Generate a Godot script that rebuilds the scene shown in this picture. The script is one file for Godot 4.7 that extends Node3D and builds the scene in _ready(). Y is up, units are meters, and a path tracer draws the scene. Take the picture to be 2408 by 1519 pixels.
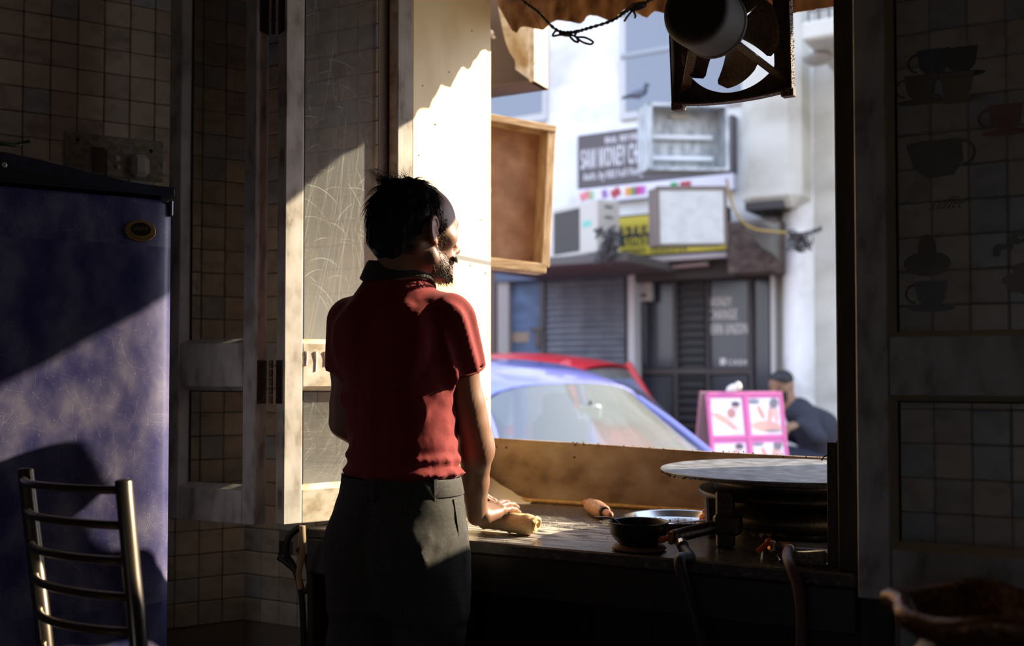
extends Node3D
# A kitchen stall seen from inside: camera, light, room, counter, man, street.
const F := 2400.0            # focal length in pixels of a 2408 x 1519 frame
const PITCH := 0.0288
const CY := 810.9            # row of the optical axis
const EYE := Vector3(0, 1.2, 0)
const CT := 0.794            # counter height
var cam_basis := Basis(Vector3.RIGHT, PITCH)
var rng := RandomNumberGenerator.new()
# Frame of the shop front: x along the front, y up, z into the room (so -z is out to the street).
var WF := Transform3D(Basis(Vector3(0.886, 0, 0.464), Vector3.UP, Vector3(-0.464, 0, 0.886)), Vector3(-0.287, 0, -2.94))
# Frame of the facade across the street: x along it, z towards the shop.
var QF := Transform3D(Basis(Vector3(0.855, 0, 0.519), Vector3.UP, Vector3(-0.519, 0, 0.855)), Vector3(-0.262, 0, -11.6))
# Frame of the tiled side wall: x along it to the corner with the front, z into the room.
var LF := Transform3D(Basis(Vector3(0.86, 0, -0.51), Vector3.UP, Vector3(0.51, 0, 0.86)), Vector3(-0.813, 0, -3.125))
var SUN := Vector3(1, 0.523, -0.34)

func _ready() -> void:
	rng.seed = 7
	stage()
	make_materials()
	room()
	leaves()
	stall()
	fridge_corner()
	man()
	worktop_things()
	fan_and_cloth()
	right_corner()
	street_building()
	street_things()

func stage() -> void:
	var cam := Camera3D.new()
	cam.name = "camera"
	cam.position = EYE
	cam.basis = cam_basis
	var near := 0.05
	cam.set_frustum(1519.0 / F * near, Vector2(0, (CY - 759.5) / F * near), near, 120.0)
	add_child(cam)
	var we := WorldEnvironment.new()
	we.name = "world"
	var e := Environment.new()
	e.background_mode = Environment.BG_SKY
	var sm := ProceduralSkyMaterial.new()
	sm.sky_top_color = Color(0.66, 0.73, 0.87)
	sm.sky_horizon_color = Color(0.92, 0.93, 0.96)
	sm.ground_bottom_color = Color(0.45, 0.43, 0.40)
	sm.ground_horizon_color = Color(0.70, 0.68, 0.65)
	sm.sky_curve = 0.2
	sm.sun_angle_max = 20.0
	e.sky = Sky.new()
	e.sky.sky_material = sm
	e.background_energy_multiplier = 4.05
	e.tonemap_mode = Environment.TONE_MAPPER_LINEAR
	e.tonemap_exposure = 1.0
	e.sdfgi_enabled = true
	e.ssao_enabled = true
	e.ssil_enabled = true
	we.environment = e
	var at := CameraAttributesPhysical.new()
	at.frustum_focal_length = 36.0
	at.frustum_focus_distance = 2.42
	at.exposure_aperture = 2.2
	we.camera_attributes = at
	add_child(we)
	var sun := DirectionalLight3D.new()
	sun.name = "sun"
	sun.look_at_from_position(SUN, Vector3.ZERO)
	sun.light_color = Color(1.0, 0.925, 0.79)
	sun.light_energy = 5.0
	sun.light_angular_distance = 0.6
	sun.shadow_enabled = true
	add_child(sun)

# ---------------------------------------------------------------- places
func ray(px: float, py: float) -> Vector3:
	var v := cam_basis * Vector3((px - 1204.0) / F, -(py - CY) / F, -1.0)
	return v / -v.z
func P(px: float, py: float, d: float) -> Vector3:
	return EYE + ray(px, py) * d
func on_height(px: float, py: float, y: float) -> Vector3:
	var r := ray(px, py)
	return EYE + r * ((y - EYE.y) / r.y)
func in_frame(fr: Transform3D, px: float, py: float, b: float) -> Vector3:   # local point on the plane z = b of that frame
	var n := fr.basis.z
	var r := ray(px, py)
	return fr.affine_inverse() * (EYE + r * ((fr.origin + n * b - EYE).dot(n) / r.dot(n)))
func W(s: float, y: float, out: float) -> Vector3:
	return WF * Vector3(s, y, -out)

# ---------------------------------------------------------------- nodes
var used := {}
func nm(called: String) -> String:
	var k: int = used.get(called, 0)
	used[called] = k + 1
	return called if k == 0 else "%s_%03d" % [called, k]
func thing(called: String, label: String, category: String, at := Vector3.ZERO, turn := Basis(), group := "") -> Node3D:
	var o := Node3D.new()
	o.name = nm(called)
	o.transform = Transform3D(turn, at)
	add_child(o, true)
	tag(o, label, category, group)
	return o
func tag(o: Node, label: String, category: String, group := "") -> Node:
	o.set_meta("label", label)
	o.set_meta("category", category)
	if group: o.set_meta("group", group)
	return o
func to_root(p: Node) -> Transform3D:
	var t := Transform3D()
	while p != self:
		t = (p as Node3D).transform * t
		p = p.get_parent()
	return t
# a part: geometry given in world coordinates unless local
func part(parent: Node, called: String, g: Geo, m: Material, local := false) -> MeshInstance3D:
	var mi := MeshInstance3D.new()
	mi.name = called if parent != self else nm(called)
	if not local and parent != self:
		g.move(to_root(parent).affine_inverse())
	mi.mesh = g.done()
	mi.material_override = m
	parent.add_child(mi, true)
	return mi
func solo(called: String, label: String, category: String, g: Geo, m: Material, at := Vector3.ZERO, group := "") -> MeshInstance3D:
	g.move(Transform3D(Basis(), -at))
	var mi := part(self, called, g, m, true)
	mi.position = at
	tag(mi, label, category, group)
	return mi
func structure(called: String, g: Geo, m: Material, label := "", category := "") -> MeshInstance3D:
	var mi := part(self, called, g, m, true)
	mi.set_meta("kind", "structure")
	if label: tag(mi, label, category)
	return mi
func text(parent: Node, called: String, s: String, fr: Transform3D, size: Vector2, m: Material, font := "Droid Sans", bold := true, slant := 0.0) -> MeshInstance3D:
	# lettering whose lower left corner is the origin of fr, squeezed to that size; fr is in the parent's axes
	var tm := TextMesh.new()
	var sf := SystemFont.new()
	sf.font_names = PackedStringArray([font])
	sf.font_weight = 700 if bold else 400
	tm.font = sf
	tm.text = s
	tm.font_size = 48
	tm.pixel_size = 0.01
	tm.depth = 0.0
	tm.horizontal_alignment = HORIZONTAL_ALIGNMENT_LEFT
	var a := tm.get_aabb()
	var g := Geo.new()
	for q in tm.get_surface_count():
		var arr := tm.surface_get_arrays(q)
		var v: PackedVector3Array = arr[Mesh.ARRAY_VERTEX]
		var ix: PackedInt32Array = arr[Mesh.ARRAY_INDEX] if arr[Mesh.ARRAY_INDEX] != null else PackedInt32Array(range(v.size()))
		for i in ix:
			var p := v[i] - a.position
			var u := Vector3(p.x / a.size.x * size.x + slant * (p.y / a.size.y - 0.5) * size.y, p.y / a.size.y * size.y, 0)
			g.v.append(fr * u)
			g.n.append(fr.basis.z)
			g.uv.append(Vector2.ZERO)
			g.c.append(Color.WHITE)
	return part(parent, called, g, m, true)

# ---------------------------------------------------------------- shapes
class Geo:
	var v := PackedVector3Array()
	var n := PackedVector3Array()
	var uv := PackedVector2Array()
	var c := PackedColorArray()
	var tint := Color.WHITE
	func move(t: Transform3D) -> Geo:
		var b := t.basis.inverse().transposed()
		for i in v.size():
			v[i] = t * v[i]
			n[i] = (b * n[i]).normalized()
		return self
	func add(o: Geo) -> Geo:
		v.append_array(o.v); n.append_array(o.n); uv.append_array(o.uv); c.append_array(o.c)
		return self
	func done() -> ArrayMesh:
		var a := []
		a.resize(Mesh.ARRAY_MAX)
		a[Mesh.ARRAY_VERTEX] = v; a[Mesh.ARRAY_NORMAL] = n; a[Mesh.ARRAY_TEX_UV] = uv; a[Mesh.ARRAY_COLOR] = c
		var m := ArrayMesh.new()
		m.add_surface_from_arrays(Mesh.PRIMITIVE_TRIANGLES, a)
		return m
	# vertices and triangles; turned outward if closed
	func put(p: PackedVector3Array, ix: PackedInt32Array, smooth := false, closed := true, uvs := PackedVector2Array(), cols := PackedColorArray()) -> Geo:
		var flip := false
		if closed:
			var vol := 0.0
			var mid := p[0]
			for i in range(0, ix.size(), 3):
				vol += (p[ix[i]] - mid).dot((p[ix[i + 1]] - mid).cross(p[ix[i + 2]] - mid))
			flip = vol > 0.0
		var vn := PackedVector3Array()
		if smooth:
			vn.resize(p.size())
			for i in range(0, ix.size(), 3):
				var fn := (p[ix[i + 2]] - p[ix[i]]).cross(p[ix[i + 1]] - p[ix[i]])
				if flip: fn = -fn
				vn[ix[i]] += fn; vn[ix[i + 1]] += fn; vn[ix[i + 2]] += fn
		for i in range(0, ix.size(), 3):
			var q := [ix[i], ix[i + 2], ix[i + 1]] if flip else [ix[i], ix[i + 1], ix[i + 2]]
			var fn2 := (p[q[2]] - p[q[0]]).cross(p[q[1]] - p[q[0]]).normalized()
			for k in q:
				v.append(p[k])
				n.append(vn[k].normalized() if smooth else fn2)
				uv.append(uvs[k] if uvs.size() else Vector2(p[k].x, p[k].y))
				c.append(cols[k] if cols.size() else tint)
		return self
	# rows of points, all of one length
	func grid(rows: Array, smooth := true, wrap_u := false, wrap_v := false, closed := false, cap := false) -> Geo:
		var r: int = rows.size()
		var w: int = rows[0].size()
		var p := PackedVector3Array()
		var uvs := PackedVector2Array()
		for i in r:
			for j in w:
				p.append(rows[i][j])
				uvs.append(Vector2(float(j) / maxf(1, w - 1), float(i) / maxf(1, r - 1)))
		var ix := PackedInt32Array()
		for i in (r if wrap_v else r - 1):
			for j in (w if wrap_u else w - 1):
				var a := i * w + j
				var b := i * w + (j + 1) % w
				var d := ((i + 1) % r) * w + j
				var e := ((i + 1) % r) * w + (j + 1) % w
				ix.append_array(PackedInt32Array([a, b, e, a, e, d]))
		if cap:
			for e in [0, r - 1]:
				var m := Vector3.ZERO
				for j in w: m += rows[e][j]
				var base := p.size()
				p.append(m / w); uvs.append(Vector2(0.5, 0.5))
				for j in w:
					p.append(rows[e][j]); uvs.append(Vector2.ZERO)
				for j in w:
					var a2 := base + 1 + j
					var b2 := base + 1 + (j + 1) % w
					ix.append_array(PackedInt32Array([base, b2, a2] if e == 0 else [base, a2, b2]))
		return put(p, ix, smooth, closed or cap, uvs)
	func box(ctr: Vector3, size: Vector3, bev := 0.0, b := Basis()) -> Geo:
		var h := size / 2
		if bev <= 0.0:
			var p := PackedVector3Array()
			for i in 8:
				p.append(ctr + b * (h * Vector3(1 if i & 1 else -1, 1 if i & 2 else -1, 1 if i & 4 else -1)))
			return put(p, PackedInt32Array([0,1,3,0,3,2, 4,6,7,4,7,5, 0,4,5,0,5,1, 2,3,7,2,7,6, 0,2,6,0,6,4, 1,5,7,1,7,3]))
		var k := minf(bev, minf(h.x, minf(h.y, h.z)) * 0.98)
		var p2 := PackedVector3Array()
		for i in 8:   # three points a corner: pulled in along the two other axes
			var s := Vector3(1 if i & 1 else -1, 1 if i & 2 else -1, 1 if i & 4 else -1)
			p2.append(ctr + b * (s * Vector3(h.x, h.y - k, h.z - k)))
			p2.append(ctr + b * (s * Vector3(h.x - k, h.y, h.z - k)))
			p2.append(ctr + b * (s * Vector3(h.x - k, h.y - k, h.z)))
		var ix := PackedInt32Array()
		var quad := func(q: Array):
			ix.append_array(PackedInt32Array([q[0], q[1], q[2], q[0], q[2], q[3]]))
		var I := func(cn: int, ax: int): return cn * 3 + ax
		# faces, edges and corners, outward counter-clockwise
		quad.call([I.call(1,0), I.call(3,0), I.call(7,0), I.call(5,0)])
		quad.call([I.call(0,0), I.call(4,0), I.call(6,0), I.call(2,0)])
		quad.call([I.call(2,1), I.call(6,1), I.call(7,1), I.call(3,1)])
		quad.call([I.call(0,1), I.call(1,1), I.call(5,1), I.call(4,1)])
		quad.call([I.call(4,2), I.call(5,2), I.call(7,2), I.call(6,2)])
		quad.call([I.call(0,2), I.call(2,2), I.call(3,2), I.call(1,2)])
		for e in [[0,1,1,2],[2,3,2,1],[4,5,2,1],[6,7,1,2], [0,2,2,0],[1,3,0,2],[4,6,0,2],[5,7,2,0], [0,4,0,1],[1,5,1,0],[2,6,1,0],[3,7,0,1]]:
			quad.call([I.call(e[0], e[2]), I.call(e[0], e[3]), I.call(e[1], e[3]), I.call(e[1], e[2])])
		for q in 8:
			var odd := ((q & 1) + ((q >> 1) & 1) + ((q >> 2) & 1)) % 2 == 1
			ix.append_array(PackedInt32Array([q * 3, q * 3 + 1, q * 3 + 2] if odd else [q * 3, q * 3 + 2, q * 3 + 1]))
		# orient every face outward from the centre (the solid is convex)
		for i in range(0, ix.size(), 3):
			var nn := (p2[ix[i + 1]] - p2[ix[i]]).cross(p2[ix[i + 2]] - p2[ix[i]])
			if nn.dot(p2[ix[i]] + p2[ix[i + 1]] + p2[ix[i + 2]] - ctr * 3) < 0:
				var t := ix[i + 1]
				ix[i + 1] = ix[i + 2]
				ix[i + 2] = t
		return put(p2, ix)
	func slab(a: Vector3, b: Vector3, bev := 0.0, fr := Transform3D()) -> Geo:   # box between two corners of a frame
		return box(fr * ((a + b) / 2), (a - b).abs(), bev, fr.basis)
	func tube(pts: Array, rad, sides := 8, closed := false) -> Geo:
		var rows := []
		var up := Vector3.ZERO
		var m: int = pts.size()
		for i in m:
			var t: Vector3 = (pts[(i + 1) % m] - pts[(i - 1 + m) % m]) if closed else (pts[mini(i + 1, m - 1)] - pts[maxi(i - 1, 0)])
			t = t.normalized()
			if up == Vector3.ZERO:
				up = t.cross(Vector3.UP if absf(t.y) < 0.9 else Vector3.RIGHT).normalized()
			up = (up - t * up.dot(t)).normalized()
			var w := t.cross(up)
			var r: float = rad[i] if rad is Array else rad
			var row := []
			for j in sides:
				var an := TAU * j / sides
				row.append(pts[i] + (up * cos(an) + w * sin(an)) * r)
			rows.append(row)
		return grid(rows, true, true, closed, true, not closed)
	func bar(a: Vector3, b: Vector3, w: float, h: float, bev := 0.0, side := Vector3.ZERO) -> Geo:   # a straight bar of rectangular section
		var z := (b - a).normalized()
		var x := side if side != Vector3.ZERO else (Vector3.UP.cross(z) if absf(z.y) < 0.95 else Vector3.RIGHT)
		x = (x - z * x.dot(z)).normalized()
		return box((a + b) / 2, Vector3(w, h, a.distance_to(b)), bev, Basis(x, z.cross(x), z))
	func lathe(prof: Array, fr := Transform3D(), seg := 32, wob := 0.0) -> Geo:   # profile of (radius, height) along y of the frame; ends on the axis close
		var rows := []
		for q in prof:
			var row := []
			for j in seg:
				var a := TAU * j / seg
				var r: float = q.x * (1.0 + wob * sin(a * 5.0 + q.y * 30.0))
				row.append(fr * Vector3(r * cos(a), q.y, r * sin(a)))
			rows.append(row)
		return grid(rows, true, true, false, true)
	func ball(ctr: Vector3, r: Vector3, b := Basis(), seg := 16) -> Geo:
		var prof := []
		for i in seg / 2 + 1:
			var a := PI * i / (seg / 2)
			prof.append(Vector2(sin(a), -cos(a)))
		return lathe(prof, Transform3D(b * Basis.from_scale(r), ctr), seg)
	func prism(poly: PackedVector2Array, z0: float, z1: float, fr := Transform3D()) -> Geo:   # a flat outline given a thickness
		var tri := Geometry2D.triangulate_polygon(poly)
		var k := poly.size()
		var p := PackedVector3Array()
		for z in [z0, z1]:
			for q in poly: p.append(fr * Vector3(q.x, q.y, z))
		var ix := PackedInt32Array()
		var area := 0.0
		for i in k: area += poly[i].cross(poly[(i + 1) % k])
		for i in range(0, tri.size(), 3):
			var a := tri[i]; var b := tri[i + 1]; var d := tri[i + 2]
			if (poly[b] - poly[a]).cross(poly[d] - poly[a]) < 0:
				var t := b
				b = d
				d = t
			ix.append_array(PackedInt32Array([a, d, b, a + k, b + k, d + k]))
		for i in k:
			var j := (i + 1) % k
			if area > 0: ix.append_array(PackedInt32Array([i, j, j + k, i, j + k, i + k]))
			else: ix.append_array(PackedInt32Array([j, i, i + k, j, i + k, j + k]))
		return put(p, ix)

# a distance field on a grid, meshed as surface nets
class Blob:
	var lo: Vector3
	var c: float
	var nx: int
	var ny: int
	var nz: int
	var f := PackedFloat32Array()
	func _init(a: Vector3, b: Vector3, cell: float) -> void:
		lo = a
		c = cell
		nx = int((b.x - a.x) / c) + 2
		ny = int((b.y - a.y) / c) + 2
		nz = int((b.z - a.z) / c) + 2
		f.resize(nx * ny * nz)
		f.fill(1.0)
	func span(a: Vector3, b: Vector3) -> PackedInt32Array:
		return PackedInt32Array([clampi(int((a.x - lo.x) / c), 0, nx), clampi(int((b.x - lo.x) / c) + 2, 0, nx), clampi(int((a.y - lo.y) / c), 0, ny), clampi(int((b.y - lo.y) / c) + 2, 0, ny), clampi(int((a.z - lo.z) / c), 0, nz), clampi(int((b.z - lo.z) / c) + 2, 0, nz)])
	func cone(a: Vector3, b: Vector3, ra: float, rb: float, k := 0.01, cut := 0) -> Blob:
		var m := Vector3.ONE * (maxf(ra, rb) + k + 2.5 * c)
		var s := span(a.min(b) - m, a.max(b) + m)
		var ab := b - a
		var l2 := maxf(ab.length_squared(), 1e-9)
		var dir := ab.normalized()
		for z in range(s[4], s[5]):
			for y in range(s[2], s[3]):
				var i := (z * ny + y) * nx + s[0]
				for x in range(s[0], s[1]):
					var p := lo + Vector3(x, y, z) * c
					var t := clampf((p - a).dot(ab) / l2, 0.0, 1.0)
					var d := p.distance_to(a + ab * t) - lerpf(ra, rb, t)
					if cut & 2: d = maxf(d, (p - b).dot(dir))
					if cut & 1: d = maxf(d, (a - p).dot(dir))
					var e := f[i]
					var h := maxf(k - absf(d - e), 0.0) / k
					f[i] = minf(d, e) - h * h * k * 0.25
					i += 1
		return self
	func chain(pts: Array, rad: Array, k := 0.008) -> Blob:
		for i in pts.size() - 1: cone(pts[i], pts[i + 1], rad[i], rad[i + 1], k)
		return self
	func ell(ctr: Vector3, r: Vector3, k := 0.01, b := Basis(), sub := false) -> Blob:
		var m := Vector3.ONE * (maxf(r.x, maxf(r.y, r.z)) + k + 2.5 * c)
		var s := span(ctr - m, ctr + m)
		var inv := b.inverse()
		var r2 := r * r
		for z in range(s[4], s[5]):
			for y in range(s[2], s[3]):
				var i := (z * ny + y) * nx + s[0]
				for x in range(s[0], s[1]):
					var q := inv * (lo + Vector3(x, y, z) * c - ctr)
					var k0 := (q / r).length()
					var k1 := (q / r2).length()
					var d := k0 * (k0 - 1.0) / maxf(k1, 1e-5)
					var e := f[i]
					if sub:
						d = -d
						var h := maxf(k - absf(d - e), 0.0) / k
						f[i] = maxf(d, e) + h * h * k * 0.25
					else:
						var h2 := maxf(k - absf(d - e), 0.0) / k
						f[i] = minf(d, e) - h2 * h2 * k * 0.25
					i += 1
		return self
	# upright body of rounded cross-sections: keys of [y, x, z, half width, half depth] in a frame
	func loft(keys: Array, fr: Transform3D, k := 0.01, pow := 2.3) -> Blob:
		var inv := fr.affine_inverse()
		var y0: float = keys[0][0]
		var y1: float = keys[-1][0]
		for z in nz:
			for y in ny:
				var i := (z * ny + y) * nx
				for x in nx:
					var q := inv * (lo + Vector3(x, y, z) * c)
					var yy := clampf(q.y, y0, y1)
					var g := 0
					while g < keys.size() - 2 and yy > keys[g + 1][0]: g += 1
					var A: Array = keys[g]
					var B: Array = keys[g + 1]
					var t: float = (yy - A[0]) / (B[0] - A[0])
					t = clampf(t, 0, 1)
					var hw := lerpf(A[3], B[3], t)
					var hd := lerpf(A[4], B[4], t)
					var ux := absf(q.x - lerpf(A[1], B[1], t)) / hw
					var uz := absf(q.z - lerpf(A[2], B[2], t)) / hd
					var rr := ux ** pow + uz ** pow
					var d := (rr ** (1.0 / pow) - 1.0) * minf(hw, hd)
					d = maxf(d, maxf(q.y - y1, y0 - q.y))
					var e := f[i]
					var h := maxf(k - absf(d - e), 0.0) / k
					f[i] = minf(d, e) - h * h * k * 0.25
					i += 1
		return self
	func keep(pt: Vector3, out: Vector3) -> Blob:   # cut away what lies on the far side of a plane
		out = out.normalized()
		for z in nz:
			for y in ny:
				var i := (z * ny + y) * nx
				for x in nx:
					f[i] = maxf(f[i], (lo + Vector3(x, y, z) * c - pt).dot(out))
					i += 1
		return self
	func shape(fn: Callable) -> Blob:   # add a value to the field near the surface
		for z in nz:
			for y in ny:
				var i := (z * ny + y) * nx
				for x in nx:
					if absf(f[i]) < 0.03: f[i] += fn.call(lo + Vector3(x, y, z) * c)
					i += 1
		return self
	func mesh(g: Geo, color = null) -> void:
		var id := PackedInt32Array()
		id.resize(nx * ny * nz)
		id.fill(-1)
		var p := PackedVector3Array()
		var sy := nx
		var sz := nx * ny
		var off := PackedInt32Array([0, 1, sy, sy + 1, sz, sz + 1, sz + sy, sz + sy + 1])
		var ed := PackedInt32Array([0,1, 2,3, 4,5, 6,7, 0,2, 1,3, 4,6, 5,7, 0,4, 1,5, 2,6, 3,7])
		for z in nz - 1:
			for y in ny - 1:
				var i := z * sz + y * sy
				for x in nx - 1:
					var a := f[i] < 0.0
					if a != (f[i + 1] < 0.0) or a != (f[i + sy] < 0.0) or a != (f[i + sy + 1] < 0.0) or a != (f[i + sz] < 0.0) or a != (f[i + sz + 1] < 0.0) or a != (f[i + sz + sy] < 0.0) or a != (f[i + sz + sy + 1] < 0.0):
						var sum := Vector3.ZERO
						var k := 0
						for e in 12:
							var u := ed[e * 2]
							var w := ed[e * 2 + 1]
							var fu := f[i + off[u]]
							var fw := f[i + off[w]]
							if (fu < 0.0) != (fw < 0.0):
								var t := fu / (fu - fw)
								sum += Vector3(u & 1, (u >> 1) & 1, u >> 2).lerp(Vector3(w & 1, (w >> 1) & 1, w >> 2), t)
								k += 1
						id[i] = p.size()
						p.append(lo + (Vector3(x, y, z) + sum / k) * c)
					i += 1
		var ix := PackedInt32Array()
		for z in range(1, nz - 1):
			for y in range(1, ny - 1):
				var i := z * sz + y * sy + 1
				for x in range(1, nx - 1):
					var a := f[i] < 0.0
					if a != (f[i + 1] < 0.0): _quad(ix, id, i, sy, sz, a)
					if a != (f[i + sy] < 0.0): _quad(ix, id, i, sz, 1, a)
					if a != (f[i + sz] < 0.0): _quad(ix, id, i, 1, sy, a)
					i += 1
		var cols := PackedColorArray()
		if color != null:
			for q in p: cols.append(color.call(q))
		g.put(p, ix, true, true, PackedVector2Array(), cols)
	func _quad(ix: PackedInt32Array, id: PackedInt32Array, i: int, s: int, t: int, a: bool) -> void:
		var q0 := id[i]
		var q1 := id[i - s]
		var q2 := id[i - s - t]
		var q3 := id[i - t]
		if q0 < 0 or q1 < 0 or q2 < 0 or q3 < 0: return
		if a: ix.append_array(PackedInt32Array([q0, q1, q2, q0, q2, q3]))
		else: ix.append_array(PackedInt32Array([q0, q2, q1, q0, q3, q2]))

func curve(pts: Array, n := 8) -> Array:   # a smooth line through the points
	var out := []
	for i in pts.size() - 1:
		var a: Vector3 = pts[maxi(i - 1, 0)]
		var b: Vector3 = pts[i]
		var c: Vector3 = pts[i + 1]
		var d: Vector3 = pts[mini(i + 2, pts.size() - 1)]
		for k in n:
			out.append(b.cubic_interpolate(c, a, d, float(k) / n))
	out.append(pts[-1])
	return out
func pol(a: Array) -> PackedVector2Array:   # x, y, x, y ...
	var o := PackedVector2Array()
	for i in range(0, a.size(), 2): o.append(Vector2(a[i], a[i + 1]))
	return o

# ---------------------------------------------------------------- materials
var M := {}
func flat(col: Color, rough := 0.7, metal := 0.0) -> StandardMaterial3D:
	var m := StandardMaterial3D.new()
	m.albedo_color = col
	m.roughness = rough
	m.metallic = metal
	return m
func noise_tex(stops: Array, freq: float, octaves := 4, sd := 1, size := 512, kind := FastNoiseLite.TYPE_SIMPLEX_SMOOTH) -> NoiseTexture2D:
	var nl := FastNoiseLite.new()
	nl.noise_type = kind
	nl.frequency = freq
	nl.fractal_octaves = octaves
	nl.seed = sd
	var t := NoiseTexture2D.new()
	t.width = size
	t.height = size
	t.seamless = true
	t.noise = nl
	var gr := Gradient.new()
	gr.offsets = PackedFloat32Array()
	var offs := PackedFloat32Array()
	var cols := PackedColorArray()
	for q in stops:
		offs.append(q[0])
		cols.append(q[1])
	gr.offsets = offs
	gr.colors = cols
	t.color_ramp = gr
	return t
# a stained or grained surface; scale in repeats a metre
func worn(stops: Array, rough := 0.7, scale := Vector3.ONE, freq := 0.01, sd := 1, metal := 0.0, bump := 0.0, world := true) -> StandardMaterial3D:
	var m := flat(Color.WHITE, rough, metal)
	m.albedo_texture = noise_tex(stops, freq, 5, sd)
	m.uv1_triplanar = true
	m.uv1_world_triplanar = world
	m.uv1_scale = scale
	if bump > 0.0:
		m.heightmap_enabled = true
		m.heightmap_scale = bump
		m.heightmap_texture = m.albedo_texture
	return m
func g3(r: int, g: int, b: int) -> Color: return Color8(r, g, b)

func make_materials() -> void:
	M.grout = flat(g3(138, 124, 110), 0.9)
	M.tiles = []
	for k in [[203, 190, 176], [196, 184, 172], [210, 198, 184], [190, 180, 170], [176, 180, 186], [184, 188, 194]]:
		M.tiles.append(worn([[0.2, g3(k[0] - 26, k[1] - 28, k[2] - 30)], [0.5, g3(k[0], k[1], k[2])], [0.8, g3(k[0] + 6, k[1] + 5, k[2] + 4)]], 0.22, Vector3.ONE * 2.3, 0.012, 3 + k[0]))
	M.paint = worn([[0.12, g3(120, 108, 96)], [0.3, g3(176, 168, 158)], [0.55, g3(200, 195, 188)], [0.8, g3(208, 204, 198)]], 0.5, Vector3(3, 1.1, 3), 0.012, 11, 0.0, 0.04)
	M.paint_rail = worn([[0.15, g3(140, 122, 98)], [0.38, g3(196, 184, 162)], [0.6, g3(212, 204, 190)], [0.85, g3(222, 217, 208)]], 0.45, Vector3(2.3, 2.3, 2.3), 0.012, 19, 0.0, 0.03)
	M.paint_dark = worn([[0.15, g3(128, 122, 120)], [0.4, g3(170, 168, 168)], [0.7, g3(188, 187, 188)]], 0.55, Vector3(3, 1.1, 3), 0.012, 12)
	M.putty = flat(g3(34, 30, 26), 0.8)
	M.bead = flat(g3(196, 178, 150), 0.6)
	M.iron = worn([[0.2, g3(38, 32, 28)], [0.5, g3(58, 50, 45)], [0.8, g3(82, 68, 56)]], 0.45, Vector3.ONE * 9, 0.03, 23, 0.6)
	M.hinge = worn([[0.2, g3(58, 50, 44)], [0.6, g3(98, 90, 84)], [0.9, g3(140, 132, 124)]], 0.35, Vector3.ONE * 9, 0.03, 24, 0.8)
	M.yellow = worn([[0.1, g3(214, 178, 116)], [0.4, g3(234, 205, 150)], [0.7, g3(240, 216, 166)]], 0.55, Vector3(0.8, 0.5, 0.8), 0.006, 31)
	M.grey_line = flat(g3(100, 97, 98), 0.7)
	M.nail = flat(g3(70, 56, 44), 0.6)
	M.ply = worn([[0.14, g3(104, 82, 66)], [0.36, g3(136, 114, 96)], [0.6, g3(150, 130, 112)], [0.8, g3(158, 146, 134)]], 0.75, Vector3(1.3, 1.3, 1.3), 0.012, 33, 0.0, 0.05)
	M.granite = worn([[0.2, g3(34, 31, 30)], [0.5, g3(58, 54, 52)], [0.75, g3(84, 80, 78)]], 0.28, Vector3.ONE * 3, 0.02, 37)
	M.granite_edge = worn([[0.2, g3(24, 21, 19)], [0.6, g3(40, 35, 31)]], 0.4, Vector3.ONE * 3, 0.02, 38)
	M.black_tile = worn([[0.2, g3(12, 11, 10)], [0.6, g3(22, 20, 19)]], 0.3, Vector3.ONE * 3, 0.02, 39)
	M.dark_wood = worn([[0.2, g3(30, 25, 20)], [0.5, g3(46, 39, 31)], [0.8, g3(62, 53, 42)]], 0.7, Vector3(6, 0.8, 6), 0.012, 41)
	M.plaster = worn([[0.2, g3(150, 140, 128)], [0.7, g3(176, 168, 156)]], 0.9, Vector3.ONE * 0.7, 0.01, 43)
	M.floor = worn([[0.2, g3(84, 76, 68)], [0.7, g3(116, 106, 96)]], 0.5, Vector3.ONE * 0.8, 0.01, 44)
	M.black = flat(g3(20, 19, 18), 0.6)
	M.steel = flat(g3(196, 194, 190), 0.2, 1.0)
	M.glass_dusty = smear_glass(1, 0.15, [206, 208, 206])
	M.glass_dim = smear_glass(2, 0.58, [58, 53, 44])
	M.glass = flat(Color(0.9, 0.95, 0.95, 0.12), 0.04)
	M.glass.transparency = BaseMaterial3D.TRANSPARENCY_ALPHA

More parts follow.
